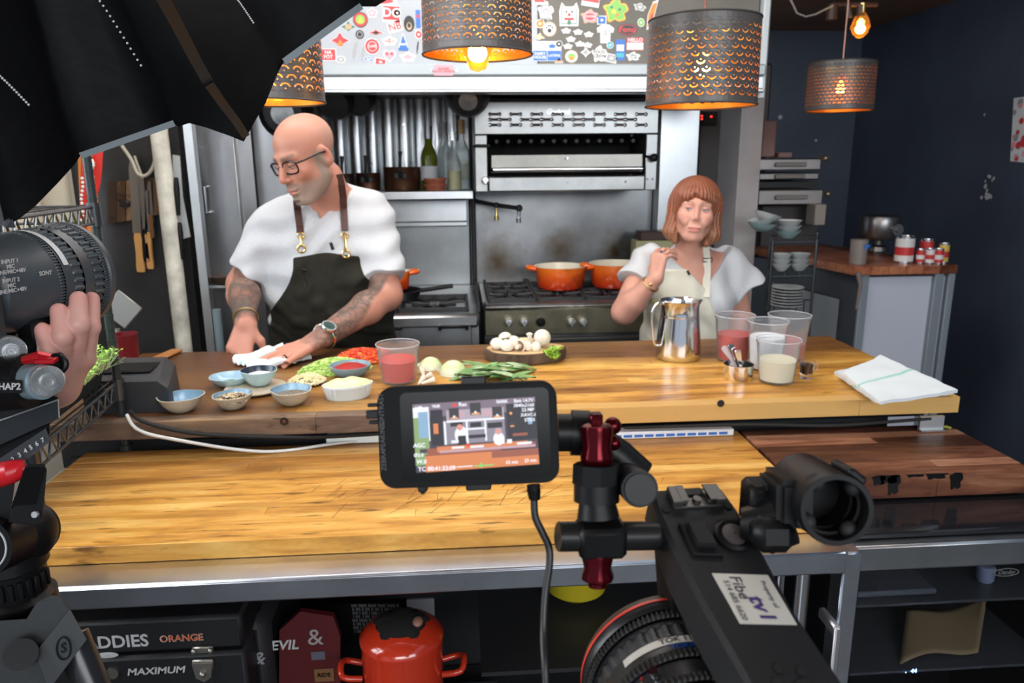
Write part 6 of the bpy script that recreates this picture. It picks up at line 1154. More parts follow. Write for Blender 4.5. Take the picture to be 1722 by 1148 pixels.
def head_sdf(q, male):
    """q: head coordinates, x sideways, y out of the face, z up, origin between the ears"""
    ax = np.abs(q[:, 0]); m = q.copy(); m[:, 0] = ax; w = 1.0 if male else .93
    d = s_ell(q, (0, -.016, .045), (.078*w, .098, .081)); d = smin(d, s_ell(q, (0, .022, -.028 if male else -.022), (.066 if male else .067, .068, .086 if male else .080)), .03)
    d = smin(d, s_cap(m, (.050*w, -.002, -.052), (.022, .066, -.100 if male else -.092), .026 if male else .022, .020), .025)
    d = smin(d, s_ell(q, (0, .078, -.098), (.024 if male else .018, .019, .018)), .02)
    d = smin(d, s_ell(m, (.040*w, .066, -.018), (.024, .022, .022) if male else (.027, .025, .025)), .022 if male else .03)
    d = smin(d, s_cap(m, (.008, .083, .034), (.042, .070, .030), .011, .010), .014 if male else .02)
    d = smax(d, -s_ell(m, (.031, .100 if male else .1045, .010), (.019, .017, .014 if male else .015)), .014 if male else .018)
    d = smin(d, s_ell(m, (.031, .0745, .010), (.0155, .0145, .0125)), .004)
    d = smin(d, s_cap(q, (0, .086, .024), (0, .108 if male else .099, -.022), .0085 if male else .0070, .0125 if male else .0100), .012); d = smin(d, s_ell(m, (.0125 if male else .010, .098 if male else .092, -.027), (.009, .010, .0075) if male else (.0075, .009, .0065)), .006)
    d = smax(d, -s_ell(m, (.007, .103, -.036), (.0035, .006, .004)), .003)
    d = smin(d, s_ell(q, (0, .068, -.060), (.036, .030, .030)), .02)
    d = smin(d, s_ell(m, (.008, .0965, -.0585), (.017, .0075, .0055)), .005); d = smin(d, s_ell(q, (0, .095, -.0705), (.020, .0085, .0065)), .005)
    d = smax(d, -s_cap(m, (0, .106, -.0645), (.025, .090, -.063 if male else -.0565), .0016, .001), .003)
    if not male: d = smin(d, s_ell(m, (.034, .080, -.040), (.015, .012, .013)), .014); d = smax(d, -s_cap(m, (.018, .098, -.030), (.031, .090, -.056), .0012, .0012), .006)
    e = s_ell(m, (.079*w, -.010, -.004), (.009, .020, .032), np.array(Matrix.Rotation(.35, 3, 'Z') @ Matrix.Rotation(-.15, 3, 'X'))); e = smax(e, -s_ell(m, (.089*w, -.004, 0), (.008, .011, .018)), .005)
    return smin(d, e, .008)
def head_local(p, T): A = np.array(T.inverted()); return (p@A[:3, :3].T+A[:3, 3]).astype(np.float32)
def march(fn, px, py, t0=1.6, t1=3.2, off=0):
    r = CR @ V((px-861)/FPX, -(py-574)/FPX, -1); ts = np.linspace(t0, t1, 1200); pts = np.array(CAMP)+ts[:, None]*np.array(r); d = fn(pts.astype(np.float32)); i = np.argmax(d < off)
    return Vector(pts[i]) if d[i] < off else None
def eyes(th, T, sc, iris, gaze, lidm):
    for sx in (-1, 1):
        c = T @ V(sx*.031, .0765, .010); R = .0128*sc; g = (T.to_3x3() @ V(*gaze)).normalized()
        m = M(); m.sph(c, R, 24, 16); e = part('eyeball', m, mat('eye_white', (.82, .78, .75), .15), th, smooth=80)
        m = M(); m.lathe([(.001, R*1.03), (R*.22, R*1.02), (R*.46, R*.93), (R*.47, R*.88)], c, g, n=20); part('iris', m, iris, e)
        m = M(); m.lathe([(.001, R*1.045), (R*.2, R*1.03)], c, g, n=16); part('pupil', m, BLK, e)
        rt = T.to_3x3().normalized()
        def lid(v0, v1): m = M(); m.grid(lambda u, v: c+rt @ (V(math.sin((u-.5)*2.7)*math.cos(v0+(v1-v0)*v*1.0), math.cos((u-.5)*2.7)*math.cos(v0+(v1-v0)*v), math.sin(v0+(v1-v0)*v))*(R*1.10)), 16, 6); return m
        m = M(); v0 = .16 if gaze[2] > -.3 else 0; m.tube([c+rt @ (V(math.sin((u_-.5)*2.5)*math.cos(v0), math.cos((u_-.5)*2.5)*math.cos(v0), math.sin(v0))*R*1.13) for u_ in np.linspace(0, 1, 13)], .0009, n=5); part('eyelashes', m, mat('dark_lash', (.05, .025, .015), .6), th, smooth=60)
        part('upper_lid', lid(.20 if gaze[2] > -.3 else .02, 1.5), lidm, th, smooth=80, solid=.001); part('lower_lid', lid(-.32, -1.5), lidm, th, smooth=80, solid=.001)
def skin_mat(name, col): return vcol(name, .48, bump=.12, bscale=400, sss=.12, spec=.4)
def tri(p, pa, pb, w): return np.clip(1-s_cap(p, pa, pb, 0, 0)/w, 0, 1)[:, None]
# ------------------------------------------------ the cook
HC = P(515, 266, y=2.23); fw = V(-math.sin(math.radians(40))*.93, -math.cos(math.radians(40))*.93, -.40).normalized()
up = V(-.10, 0, 1); xr_ = fw.cross(up).normalized(); up = xr_.cross(fw)
HT = Matrix((xr_, fw, up)).transposed().to_4x4(); SCH = .95
for i in range(3):
    for j in range(3): HT[i][j] *= SCH
HT.translation = HC
shR, shL = P(462, 378, y=2.36), P(622, 362, y=2.38); elR, elL = P(408, 478, y=2.33), P(650, 496, y=2.27); wrR = P(414, 541, y=2.10); wrL = P(541, 568, z=1.005)
neck0 = HC+V(.035, .06, -.06); neck1 = P(556, 330, y=2.37); chest = P(548, 420, y=2.40); belly = P(556, 500, y=2.40); hip = P(562, 590, y=2.46)
c0, c1, c2 = n3(chest), n3(belly), n3(hip)
HR = hand_chains(wrR, V(-.16, -.30, -.70), V(0, 1, -.3), V(1, -.1, .1), [(.15, .35, .3), (.3, .4, .3), (.4, .45, .3), (.5, .5, .3)], .32, 1.0, (.6, .5, .2))
HL = hand_chains(wrL, P(486, 596, z=.975)-wrL, V(0, 0, -1), V(-.7, .6, 0), [(-.05, .10, .1), (.0, .1, .1), (.0, .12, .1), (.0, .12, .1)], .22, 1.05, (.9, .0, .1))
def torso(p, g=0):
    d = s_ell(p, c0+NF(0, 0, .0), (.205+g, .135+g, .17+g)); d = smin(d, s_cap(p, shR+V(.025, .02, -.01), shL+V(-.025, .02, -.01), .056+g, .056+g), .07)
    d = smin(d, s_ell(p, c1, (.190+g, .150+g, .19+g)), .07); d = smin(d, s_ell(p, c2, (.195+g, .145+g, .16+g)), .06); d = smin(d, s_cap(p, neck1+V(.0, .02, -.01), shL+V(-.03, .01, .0), .044+g, .040+g), .05); return smin(d, s_cap(p, neck1+V(0, .02, -.01), shR+V(.03, .01, .0), .044+g, .040+g), .05)
def cook_body(p):
    d = torso(p); d = smin(d, s_cap(p, neck0, neck1+V(0, .01, -.03), .058, .068), .035)
    for a, b, r1, r2 in ((shR, elR, .056, .046), (shL, elL, .056, .047)): d = smin(d, s_cap(p, a, b, r1, r2), .03)
    for e, w_ in ((elR, wrR), (elL, wrL)): mid = e*.68+w_*.32; d = smin(d, s_cap(p, e, mid, .045, .047), .02); d = smin(d, s_cap(p, mid, w_, .046, .029), .02)
    d = near(p, HR[2], .17, d, lambda q, dd: smin(dd, hand_sdf(q, HR), .012)); d = near(p, HL[2], .18, d, lambda q, dd: smin(dd, hand_sdf(q, HL), .012))
    return near(p, HC, .22, d, lambda q, dd: smin(dd, head_sdf(head_local(q, HT), True)*SCH, .02))
SK1, SK2 = NF(.58, .28, .20), NF(.52, .18, .13)
def cook_col(v):
    q = head_local(v.astype(np.float32), HT); n = npnoise(v, 30)[:, None]; c = SK1*(1-.25*n)+SK2*.25*n; hd = (q**2).sum(1) < .16**2; hd = hd[:, None]; m = q.copy(); m[:, 0] = np.abs(m[:, 0])
    def mixc(c, k, w): return c*(1-w)+n3(k)*w
    red = np.clip(1-np.linalg.norm((m-NF(.045, .07, -.02))/NF(.03, .03, .025), axis=1), 0, 1)[:, None]+np.clip(1-np.linalg.norm((q-NF(0, .11, -.022))/.022, axis=1), 0, 1)[:, None]+np.clip(1-np.linalg.norm((m-NF(.082, -.01, 0))/.035, axis=1), 0, 1)[:, None]
    c = mixc(c, (.62, .16, .11), np.clip(red, 0, 1)*.55*hd)
    st = npnoise(v, 500, 3)[:, None]; beard = (np.clip((-.038-q[:, 2])/.02, 0, 1)*np.clip((q[:, 1]+.012)/.02, 0, 1)*np.clip((q[:, 2]+.13)/.02, 0, 1))[:, None]*hd
    side = (np.clip((m[:, 0]-.055)/.012, 0, 1)*np.clip((.02-np.abs(q[:, 1]-.012))/.01, 0, 1)*np.clip((.03-q[:, 2])/.02, 0, 1))[:, None]*hd
    lip = (np.clip(1-np.linalg.norm((q-NF(0, .094, -.0645))/NF(.025, .02, .0115), axis=1), 0, 1)*4).clip(0, 1)[:, None]*hd
    c = mixc(c, (.33, .26, .215), np.clip(np.maximum(beard, side)*.95*(.5+st*.9), 0, 1)*(1-lip)); mu = np.clip(1-np.linalg.norm((q-NF(0, .09, -.048))/NF(.034, .03, .011), axis=1), 0, 1)[:, None]*hd; c = mixc(c, (.25, .16, .12), np.clip(mu*3, 0, .7)*(1-lip))
    c = mixc(c, (.48, .17, .13), lip*.6)
    hair = (np.clip((-.01-q[:, 1])/.03, 0, 1)*np.clip((.085-q[:, 2])/.02, 0, 1)*np.clip((q[:, 2]+.06)/.02, 0, 1))[:, None]*hd; c = mixc(c, (.40, .30, .26), hair*.35*(.4+st))
    br = np.clip(1-s_cap(m, (.015, .092, .033), (.047, .074, .036), 0, 0)/.008, 0, 1)[:, None]*hd; c = mixc(c, (.22, .14, .10), np.clip(br*1.6, 0, .8))
    def tat(c, a, b, w, amt, s0):
        k = np.clip((w-s_cap(v.astype(np.float32), a, b, 0, 0))/.01, 0, 1)[:, None]; u = np.abs(npnoise(v, 34, s0)-.5)[:, None]; u2 = np.abs(npnoise(v, 75, s0+1)-.5)[:, None]; f = npnoise(v, 16, s0+2)[:, None]
        ink = np.clip(np.maximum(1-u/.16, .9*(1-u2/.17)), 0, 1)*(.45+.55*(f > .4)); c = mixc(c, (.62, .15, .08), k*((f > .62)*.45)); c = mixc(c, (.030, .042, .040), k*ink*amt); return mixc(c, (.12, .10, .085), k*.62)
    c = tat(c, elL+(shL-elL)*.5, wrL+(elL-wrL)*.02, .07, .92, 1); c = tat(c, elR+(shR-elR)*.5, wrR*.75+elR*.25, .07, .80, 5); c = tat(c, wrR*.9+elR*.1, wrR*.75+elR*.25, .05, .9, 9)
    hk = np.clip(1-np.linalg.norm(v-np.array(HL[2])+np.array([0, 0, -.01]), axis=1)/.12, 0, 1)[:, None]+np.clip(1-np.linalg.norm(v-np.array(HR[2]), axis=1)/.10, 0, 1)[:, None]; return mixc(c, (.66, .27, .18), np.clip(hk, 0, 1)*.45)
ck = thing('person', 'bald bearded man in glasses, white V-neck T-shirt and olive apron, bending over the table', 'person', (hip.x, hip.y, 0))
lo = n3((min(wrR.x, shR.x)-.14, 1.88, .80)); hi = n3((elL.x+.14, 2.66, 1.66))
cut = lambda p: np.maximum(cook_body(p), s_plane(p, (0, 0, .84), (0, 0, -1)))
SKIN = skin_mat('cook_skin', SK1); sdf_obj('body', cut, lo, hi, .0027, SKIN, ck, color=cook_col)
def sleeves(p, d, segs, g, k=.03):
    for a, b, r1, r2 in segs:
        ax = (b-a).normalized(); s = s_cap(p, a, b+ax*.05, r1, r2+(r2-r1)*.1); s = np.maximum(s, s_plane(p, b, ax)); d = smin(d, s, k)
    return d
slv = [(shR, shR*.22+elR*.78+V(-.005, 0, 0), 0.064, .070), (shL, shL*.22+elL*.78, .068, .072)]
def shirt(p):
    d = sleeves(p, torso(p, .012), slv, 0, .045)
    f = .008*np.sin(p[:, 0]*42+p[:, 2]*34+3*np.sin(p[:, 2]*13))*np.clip((1.36-p[:, 2])*4, 0, 1)+.005*np.sin(p[:, 2]*75+p[:, 0]*-40+2*np.sin(p[:, 0]*22)); d = d-f*.8-.004*(npnoise(p, 22)-.5)
    zV = P(534, 370, y=2.24); q = p-n3(zV); vx = np.abs(q[:, 0]-q[:, 2]*.30); cutv = smax(vx*.8-q[:, 2]*.62, p[:, 1]-neck1.y-.0, .01)
    d = smax(d, -cutv, .004); return smax(d, -s_cap(p, neck1+V(-.01, -.03, .02), neck1+V(-.03, -.06, .12), .066, .085), .006)
TEE = mat('white_cotton_tee', (.56, .58, .61), .85, bump=.35, bscale=120, sheen=.2)
tee = lambda p: np.maximum(shirt(p), s_plane(p, (0, 0, .95), (0, 0, -1)))
sdf_obj('t_shirt', tee, lo, hi, .0042, TEE, ck, label='white short-sleeved V-neck T-shirt')
OLV = mat('olive_canvas', (.024, .023, .017), .85, var=.2, vscale=30, bump=.3, bscale=350, spec=.2)
bz = P(550, 428, y=2.26).z; bxc = P(549, 430, y=2.26).x
def apron(p):
    d = np.minimum(shirt(p), torso(p, .012))-.007; d = smin(d, s_cap(p, (hip.x, 2.46, .8), (hip.x, 2.47, .48), .17, .20), .05)-.002*np.sin(p[:, 0]*60+p[:, 2]*9)
    w = .098+.105*np.clip((bz-.03-p[:, 2])/.15, 0, 1)**1.5+.03*np.clip((bz-.2-p[:, 2])/.1, 0, 1); mk = smax(np.abs(p[:, 0]-bxc-(p[:, 2]-bz)*-.05)-w, p[:, 2]-bz-.006*np.cos((p[:, 0]-bxc)*30), .008); mk = np.maximum(mk, p[:, 1]-2.47)
    return np.maximum(np.maximum(d, mk), s_plane(p, (0, 0, .45), (0, 0, -1)))
sdf_obj('apron', apron, (lo[0], 2.0, .44), (hi[0], 2.72, 1.30), .0042, OLV, ck, label='dark olive canvas bib apron')
m = M()
for sx in (-1, 1): m.tube([(hip.x+sx*.09, 2.50, .78), (hip.x+sx*.10, 2.5, .45), (hip.x+sx*.11, 2.51, .08)], [.10, .075, .06], n=16)
part('trousers', m, mat('black_trousers', (.02, .02, .022), .8), ck)
for sx in (-1, 1): m = M(); m.sph((hip.x+sx*.11, 2.45, .045), (.05, .13, .045), 16, 10); part('shoe', m, BLK, ck)
LTH = mat('dark_brown_leather', (.075, .028, .022), .45, bump=.2, bscale=90)
def strip(pts, w, th_, mt, nm, lab=None, par=ck):
    m = M(); rs = []
    for i, q in enumerate(pts):
        d = (pts[min(i+1, len(pts)-1)]-pts[max(i-1, 0)]).normalized(); tocam = (CAMP-q).normalized(); s = d.cross(tocam).normalized()*w/2; n_ = s.cross(d).normalized()*th_/2; rs.append([q-s-n_, q+s-n_, q+s+n_, q-s+n_])
    m.rings(rs); return part(nm, m, mt, par, label=lab, smooth=0)
tb = lambda p: np.minimum(tee(p), cook_body(p))
def onb(pl, fn, off=.004): return [q for q in (march(fn, *a, off=off) for a in pl) if q is not None]
for pl, hook in (([(499, 338), (500, 350), (502, 365), (504, 380), (505, 392)], [(506, 396), (507, 418)]), ([(570, 293), (574, 310), (577, 330), (578, 350), (579, 370), (580, 388)], [(580, 396), (582, 427)])):
    strip(onb(pl, tb, .006), .021, .005, LTH, 'apron_strap'); a, b = onb(hook, lambda p: np.minimum(tb(p), apron(p)), .008); m = M(); m.tube([a+V(.010*math.cos(t), 0, .008*math.sin(t)) for t in np.linspace(0, 2*PI, 13)[:-1]], .0026, n=6, close=True); m.tube([a, a*.5+b*.5, b+V(0, 0, .012)], [.005, .0035, .005], n=8)
    m.tube([b+V(.011*math.cos(t), 0, .011*math.sin(t)) for t in np.linspace(0, 2*PI, 13)[:-1]], .0035, n=6, close=True); part('strap_clip', m, BRASS, ck, label='brass snap clip')
qs = onb([(556, 408), (560, 420)], tb, .008); m = M(); m.tube(qs, .005, n=8); part('lapel_microphone', m, BLK, ck)
m = M(); qs = onb([(509, 455), (511, 470), (513, 482)], apron, .004); m.tube(qs, .003, n=6); qs = onb([(507, 452), (519, 456), (519, 464)], apron, .004); m.tube(qs, .0028, n=6); part('pen_clip', m, DARKMET, ck)
# face: eyes, glasses
LID = mat('cook_eyelid', (.54, .24, .17), .5, sss=.1); eyes(ck, HT, SCH, mat('brown_iris', (.08, .05, .03), .2), (0, 1, -.45), LID)
m = M(); RM = mat('black_acetate', (.012, .012, .013), .2)
def rr_ring(cx): return [HT @ V(cx+.0265*math.copysign(abs(math.cos(t))**.6, math.cos(t)), .096-abs(cx+.0265*math.cos(t))*.12*1.5, .006+.019*math.copysign(abs(math.sin(t))**.6, math.sin(t))) for t in np.linspace(0, 2*PI, 33)[:-1]]
for cx in (-.033, .033): m.tube(rr_ring(cx), .0026, n=6, close=True)
m.tube([HT @ V(-.009, .0955, .012), HT @ V(0, .100, .014), HT @ V(.009, .0955, .012)], .0024, n=6)
for sx in (-1, 1): m.tube([HT @ V(sx*.060, .087, .016), HT @ V(sx*.080, .070, .016), HT @ V(sx*.084, .01, .014), HT @ V(sx*.084, -.012, .008)], .0026, n=6)
g = part('glasses', m, RM, ck, smooth=60, label='black-rimmed rectangular glasses')
for cx in (-.033, .033): m = M(); rg = rr_ring(cx); m.add(rg, [tuple(range(32))]); part('lens', m, mat('spectacle_lens', (1, 1, 1), .02, trans=1, ior=1.02), g)
# watch and ring
d = (elL-wrL).normalized(); wc = wrL+d*.012; u, w_ = perp(d)
m = M(); m.tube([wc+(u*math.cos(t)+w_*math.sin(t))*.0335 for t in np.linspace(0, 2*PI, 33)[:-1]], .0045, n=8, close=True); wt = part('wristwatch', m, CHROME, ck, label='steel wristwatch with a dark green dial'); nv = (CAMP-wc); nv = (nv-d*nv.dot(d)).normalized()
nv = (nv+V(0, 0, .8)).normalized(); m = M(); m.lathe([(.001, .0), (.021, 0), (.022, .005), (.020, .009), (.017, .009)], wc+nv*.030, nv, n=28); part('case', m, CHROME, wt); m = M(); m.lathe([(.001, .0092), (.017, .0088)], wc+nv*.030, nv, n=24); part('dial', m, mat('green_dial', (.02, .06, .045), .1), wt)
ch = HL[1][2][0]; rc = ch[0]*.45+ch[1]*.55; u, w_ = perp(ch[1]-ch[0]); m = M(); m.tube([rc+(u*math.cos(t)+w_*math.sin(t))*.0098 for t in np.linspace(0, 2*PI, 21)[:-1]], .0018, n=6, close=True); part('finger_ring', m, DARKMET, ck)
d = (elR-wrR).normalized(); u, w_ = perp(d); wc = wrR+d*.02
m = M(); m.tube([wc+(u*math.cos(t)+w_*math.sin(t))*.034 for t in np.linspace(0, 2*PI, 25)[:-1]], .0022, n=6, close=True); part('bracelet', m, BRASS, ck)
# ------------------------------------------------ the woman
WC = P(1168, 356, y=2.55); SW = .88; fw = V(-.22, -.96, .05).normalized(); up = V(.10, 0, 1); xr_ = fw.cross(up).normalized(); up = xr_.cross(fw)
WT = Matrix((xr_*SW, fw*SW, up*SW)).transposed().to_4x4(); WT.translation = WC
a1, a2 = P(1085, 444, y=2.62), P(1232, 447, y=2.66); e1 = P(1050, 524, y=2.50); w1 = P(1104, 468, y=2.42); e2 = P(1246, 545, y=2.66); w2 = P(1240, 600, y=2.55); nk = P(1168, 428, y=2.64)
ct = P(1162, 490, y=2.65); bl = P(1150, 570, y=2.65)
WH_ = hand_chains(w1, V(.16, .28, .95), V(.75, .45, -.25), V(-.5, .8, .1), [(.75, .55, .2), (.85, .5, .25), (.95, .5, .3), (1.05, .5, .3)], .3, .86, (.6, .6, .3))
WH2 = hand_chains(w2, V(-.1, -.5, -.5), V(0, 0, -1), V(-1, 0, 0), [(.2, .3, .3)]*4, .1, .85)
def wtorso(p, g=0):
    d = s_ell(p, n3(ct), (.150+g, .105+g, .15+g)); d = smin(d, s_ell(p, n3(bl), (.150+g, .115+g, .19+g)), .06); d = smin(d, s_cap(p, a1+V(.02, .01, 0), a2+V(-.02, .01, 0), .045+g, .045+g), .06)
    for dx in (-.062, .062): d = smin(d, s_ell(p, n3(ct)+NF(dx, -.075, -.03), (.062+g, .055+g, .062+g)), .04)
    return smin(d, s_cap(p, nk+V(0, .02, 0), a1*.5+a2*.5+V(0, .01, -.02), .04+g, .07+g), .04)
def w_body(p):
    d = wtorso(p); d = smin(d, s_cap(p, WC+V(.005, .035, -.06), nk+V(0, .01, -.03), .050, .056), .03)
    for a, b, r1, r2 in ((a1, e1, .046, .043), (a2, e2, .046, .041)): d = smin(d, s_cap(p, a, b, r1, r2), .03)
    for e, w_ in ((e1, w1), (e2, w2)): mid = e*.7+w_*.3; d = smin(d, s_cap(p, e, mid, .041, .040), .02); d = smin(d, s_cap(p, mid, w_, .040, .024), .02)
    d = near(p, WH_[2], .15, d, lambda q, dd: smin(dd, hand_sdf(q, WH_), .006)); d = near(p, WH2[2], .15, d, lambda q, dd: smin(dd, hand_sdf(q, WH2), .008))
    return near(p, WC, .2, d, lambda q, dd: smin(dd, head_sdf(head_local(q, WT), False)*SW, .018))
def w_col(v):
    q = head_local(v.astype(np.float32), WT); n = npnoise(v, 30)[:, None]; c = NF(.66, .35, .26)*(1-.25*n)+NF(.58, .20, .15)*.25*n; hd = ((q**2).sum(1) < .15**2)[:, None]; m = q.copy(); m[:, 0] = np.abs(m[:, 0])
    def mixc(c, k, w): return c*(1-w)+n3(k)*w
    c = mixc(c, (.72, .25, .20), np.clip(1-np.linalg.norm((m-NF(.040, .075, -.022))/.03, axis=1), 0, 1)[:, None]*hd*.6)
    lip = (np.clip(1-np.linalg.norm((q-NF(0, .094, -.0655)-np.stack([0*q[:, 0], 0*q[:, 0], q[:, 0]**2*9], 1))/NF(.025, .02, .0085), axis=1), 0, 1)*4).clip(0, 1)[:, None]*hd; c = mixc(c, (.56, .13, .14), lip*.8)
    br = np.clip(1-s_cap(m, (.015, .092, .034), (.045, .076, .040), 0, 0)/.005, 0, 1)[:, None]*hd; c = mixc(c, (.30, .16, .10), np.clip(br*1.2, 0, .5))
    low = np.clip((1.17-v[:, 2])/.1, 0, 1)[:, None]*.15; return mixc(c, (.62, .27, .18), low)
wm = thing('person', 'woman with red-brown bobbed hair, sheer white blouse and cream apron, touching her neck', 'person', (bl.x, bl.y, 0))
wlo = (e1.x-.12, 2.28, .72); whi = (a2.x+.16, 2.86, 1.5)
sdf_obj('body', lambda p: np.maximum(w_body(p), s_plane(p, (0, 0, .75), (0, 0, -1))), wlo, whi, .0028, skin_mat('woman_skin', SK1), wm, color=w_col)
wsl = [(a1+V(.01, 0, .01), a1*.60+e1*.40+V(-.006, 0, 0), .058, .070), (a2+V(-.01, 0, .012), P(1256, 486, y=2.64), .056, .080)]
def blouse(p):
    d = sleeves(p, wtorso(p, .012), wsl, 0, .04); d = d-.004*np.sin(p[:, 0]*70+p[:, 2]*30+2*np.sin(p[:, 2]*21))-.003*(npnoise(p, 30)-.5); q = p-n3(nk)
    c_ = smax(np.abs(q[:, 0]-.004)*.75-.058-(q[:, 2]+.03)*.75, q[:, 1]-.03, .01); return smax(smax(d, -c_, .004), -s_cap(p, nk+V(0, 0, -.03), nk+V(0, 0, .1), .066, .07), .006)
sdf_obj('blouse', lambda p: np.maximum(blouse(p), s_plane(p, (0, 0, .78), (0, 0, -1))), wlo, whi, .0042, mat('sheer_white_blouse', (.58, .59, .61), .7, bump=.2, bscale=120, sss=.1, sheen=.3), wm, label='sheer white blouse with wide cap sleeves')
ax_ = P(1152, 470, y=2.52).x; az_ = P(1152, 455, y=2.52).z
def wapron(p):
    d = blouse(p)-.007-.003*np.sin(p[:, 0]*55+p[:, 2]*14); d = smin(d, s_cap(p, (bl.x, 2.64, .8), (bl.x, 2.66, .45), .14, .18), .05); w = .072+.07*np.clip((az_-.04-p[:, 2])/.14, 0, 1)+.05*np.clip((az_-.2-p[:, 2])/.1, 0, 1)
    return np.maximum(np.maximum(np.maximum(d, smax(np.abs(p[:, 0]-ax_+(p[:, 2]-az_)*-.12)-w, p[:, 2]-az_, .01)), p[:, 1]-2.66), s_plane(p, (0, 0, .45), (0, 0, -1)))
sdf_obj('apron', wapron, (wlo[0], 2.35, .44), (whi[0], 2.9, 1.22), .0045, mat('cream_canvas', (.72, .69, .57), .8, bump=.25, bscale=300), wm, label='cream canvas bib apron with tiny yellow lettering')
wb = lambda p: np.minimum(np.minimum(blouse(p), w_body(p)), wapron(p))
strip(onb([(1186, 412), (1188, 430), (1189, 450), (1188, 475), (1187, 500)], wb, .004), .026, .004, mat('cream_webbing', (.76, .73, .62), .8), 'apron_strap', None, wm)
a = march(wb, 1190, 437, off=.008); m = M(); m.tube([a+V(x, 0, z) for x, z in ((-.017, -.006), (.017, -.006), (.017, .006), (-.017, .006))], .002, n=6, close=True); part('strap_buckle', m, DARKMET, wm)
a = march(wb, 1110, 506, off=.006)
if a: m = M(); lettering(m, 'Femo Food co.', .016, Matrix.Translation(a+V(.02, -.004, 0)) @ Matrix.Rotation(PI/2+.0, 4, 'X'), bold=True); part('apron_lettering', m, mat('yellow_thread', (.45, .42, .04), .6), wm, smooth=0, label='yellow lettering')
qs = onb([(1156, 455), (1160, 462)], wb, .006); m = M(); m.tube(qs, .004, n=6); part('lapel_microphone', m, BLK, wm)
m = M()
for sx in (-1, 1): m.tube([(bl.x+sx*.08, 2.68, .78), (bl.x+sx*.09, 2.68, .45), (bl.x+sx*.09, 2.69, .08)], [.09, .07, .05], n=14)
part('trousers', m, mat('navy_trousers', (.02, .025, .05), .8), wm)
for sx in (-1, 1): m = M(); m.sph((bl.x+sx*.09, 2.63, .04), (.042, .11, .04), 14, 8); part('shoe', m, BLK, wm)
eyes(wm, WT, SW, mat('blue_grey_iris', (.16, .26, .34), .2), (.22, 1, -.02), mat('woman_eyelid', (.60, .30, .23), .5))
def hair(p):
    q = head_local(p, WT); m = q.copy(); m[:, 0] = np.abs(m[:, 0])
    d = s_ell(q, (0, -.022, .048), (.096, .112, .094)); d = smin(d, s_cap(m, (.070, -.01, .03), (.080, .004, -.085), .032, .030), .03); d = smin(d, s_cap(m, (.080, .008, -.080), (.060, .022, -.118), .028, .014), .02); d = smin(d, s_ell(q, (0, -.06, -.03), (.085, .055, .085)), .03)
    face = s_ell(q, (.004, .105, -.035), (.071, .085, .098)); d = smax(d, -face, .012); bang = s_ell(q, (.006, .060, .058), (.062, .040, .036)); d = smin(d, bang, .014)
    d = smax(d, -s_ell(q, (-.004, .100, .016), (.050, .03, .032)), .012); d = smax(d, -s_ell(q, (.012, .112, .040), (.020, .03, .034)), .014)
    th_ = np.arctan2(q[:, 0], q[:, 1]+.02); g = np.sin(th_*46+4*npnoise(q*np.array([1, 1, .35]), 22)*2)+.6*np.sin(th_*97+q[:, 2]*25); return d*SW-.0016*g*np.clip((.13-q[:, 2])/.05, .2, 1)
def hair_col(v):
    q = head_local(v.astype(np.float32), WT); th_ = np.arctan2(q[:, 0], q[:, 1]+.02); g = (.5+.5*np.sin(th_*46+8*npnoise(q*np.array([1, 1, .35]), 22)))[:, None]*.6+.4*npnoise(q*np.array([1, 1, .1]), 160)[:, None]
    k = np.clip((-.03-q[:, 2])/.06, 0, 1)[:, None]; c = NF(.14, .038, .018)*(1-g)+NF(.40, .14, .07)*g; return c*(1-.35*k)+NF(.34, .19, .09)*.35*k
sdf_obj('hair', hair, tuple(n3(WC)-.17), tuple(n3(WC)+.17), .0026, vcol('red_brown_hair', .38, bump=.4, bscale=300), wm, color=hair_col, label='red-brown bob with a fringe')
for sx in (-1, 1): m = M(); m.sph(WT @ V(sx*.073, .012, -.040), .005, 12, 8); part('earring', m, CHROME, wm)
d = (e1-w1).normalized(); u, w_ = perp(d); wc = w1+d*.03
m = M(); m.tube([wc+(u*math.cos(t)+w_*math.sin(t))*.031 for t in np.linspace(0, 2*PI, 25)[:-1]], .003, n=8, close=True); m.sph(wc+(CAMP-wc).normalized()*.031, .006, 10, 6); part('bracelet', m, BRASS, wm)
ch = WH_[1][1][0]; rc = ch[0]*.4+ch[1]*.6; m = M(); m.sph(rc+(CAMP-rc).normalized()*.010, .0055, 12, 8); part('finger_ring', m, mat('blue_stone', (.02, .05, .2), .1), wm)
# ================================================================ foreground: softbox
FWD = CR @ V(0, 0, -1); RT = CR @ V(1, 0, 0); UPV = CR @ V(0, 1, 0)
Cs = P(215, -150, d=1.02); ns = (P(560, 520, d=2.2)-Cs).normalized()
def PS(px, py, off=0): r = CR @ V((px-861)/FPX, -(py-574)/FPX, -1); o = Cs+ns*off; return CAMP+r*((o-CAMP).dot(ns)/r.dot(ns))
FAB = mat('black_softbox_fabric', (.0015, .0015, .0018), .5, bump=.6, bscale=11, spec=.12); TAPE = mat('grey_softbox_tape', (.035, .038, .042), .5, spec=.2); LIPM = mat('grey_edge_binding', (.16, .19, .21), .35)
sb = thing('softbox', 'huge black fabric softbox filling the upper left corner, seen from behind', 'studio light', Cs)
apex = Cs-ns*.36+V(-.02, 0, .06)
def midp(a, b, n=5): return [a.lerp(b, k/n) for k in range(1, n)]
A_, B_, D_ = PS(410, 238), PS(668, -18), PS(10, 384)
eu = (A_-Cs).normalized(); ev = ns.cross(eu); RAD = ((A_-Cs).length+(B_-Cs).length+(D_-Cs).length)/3
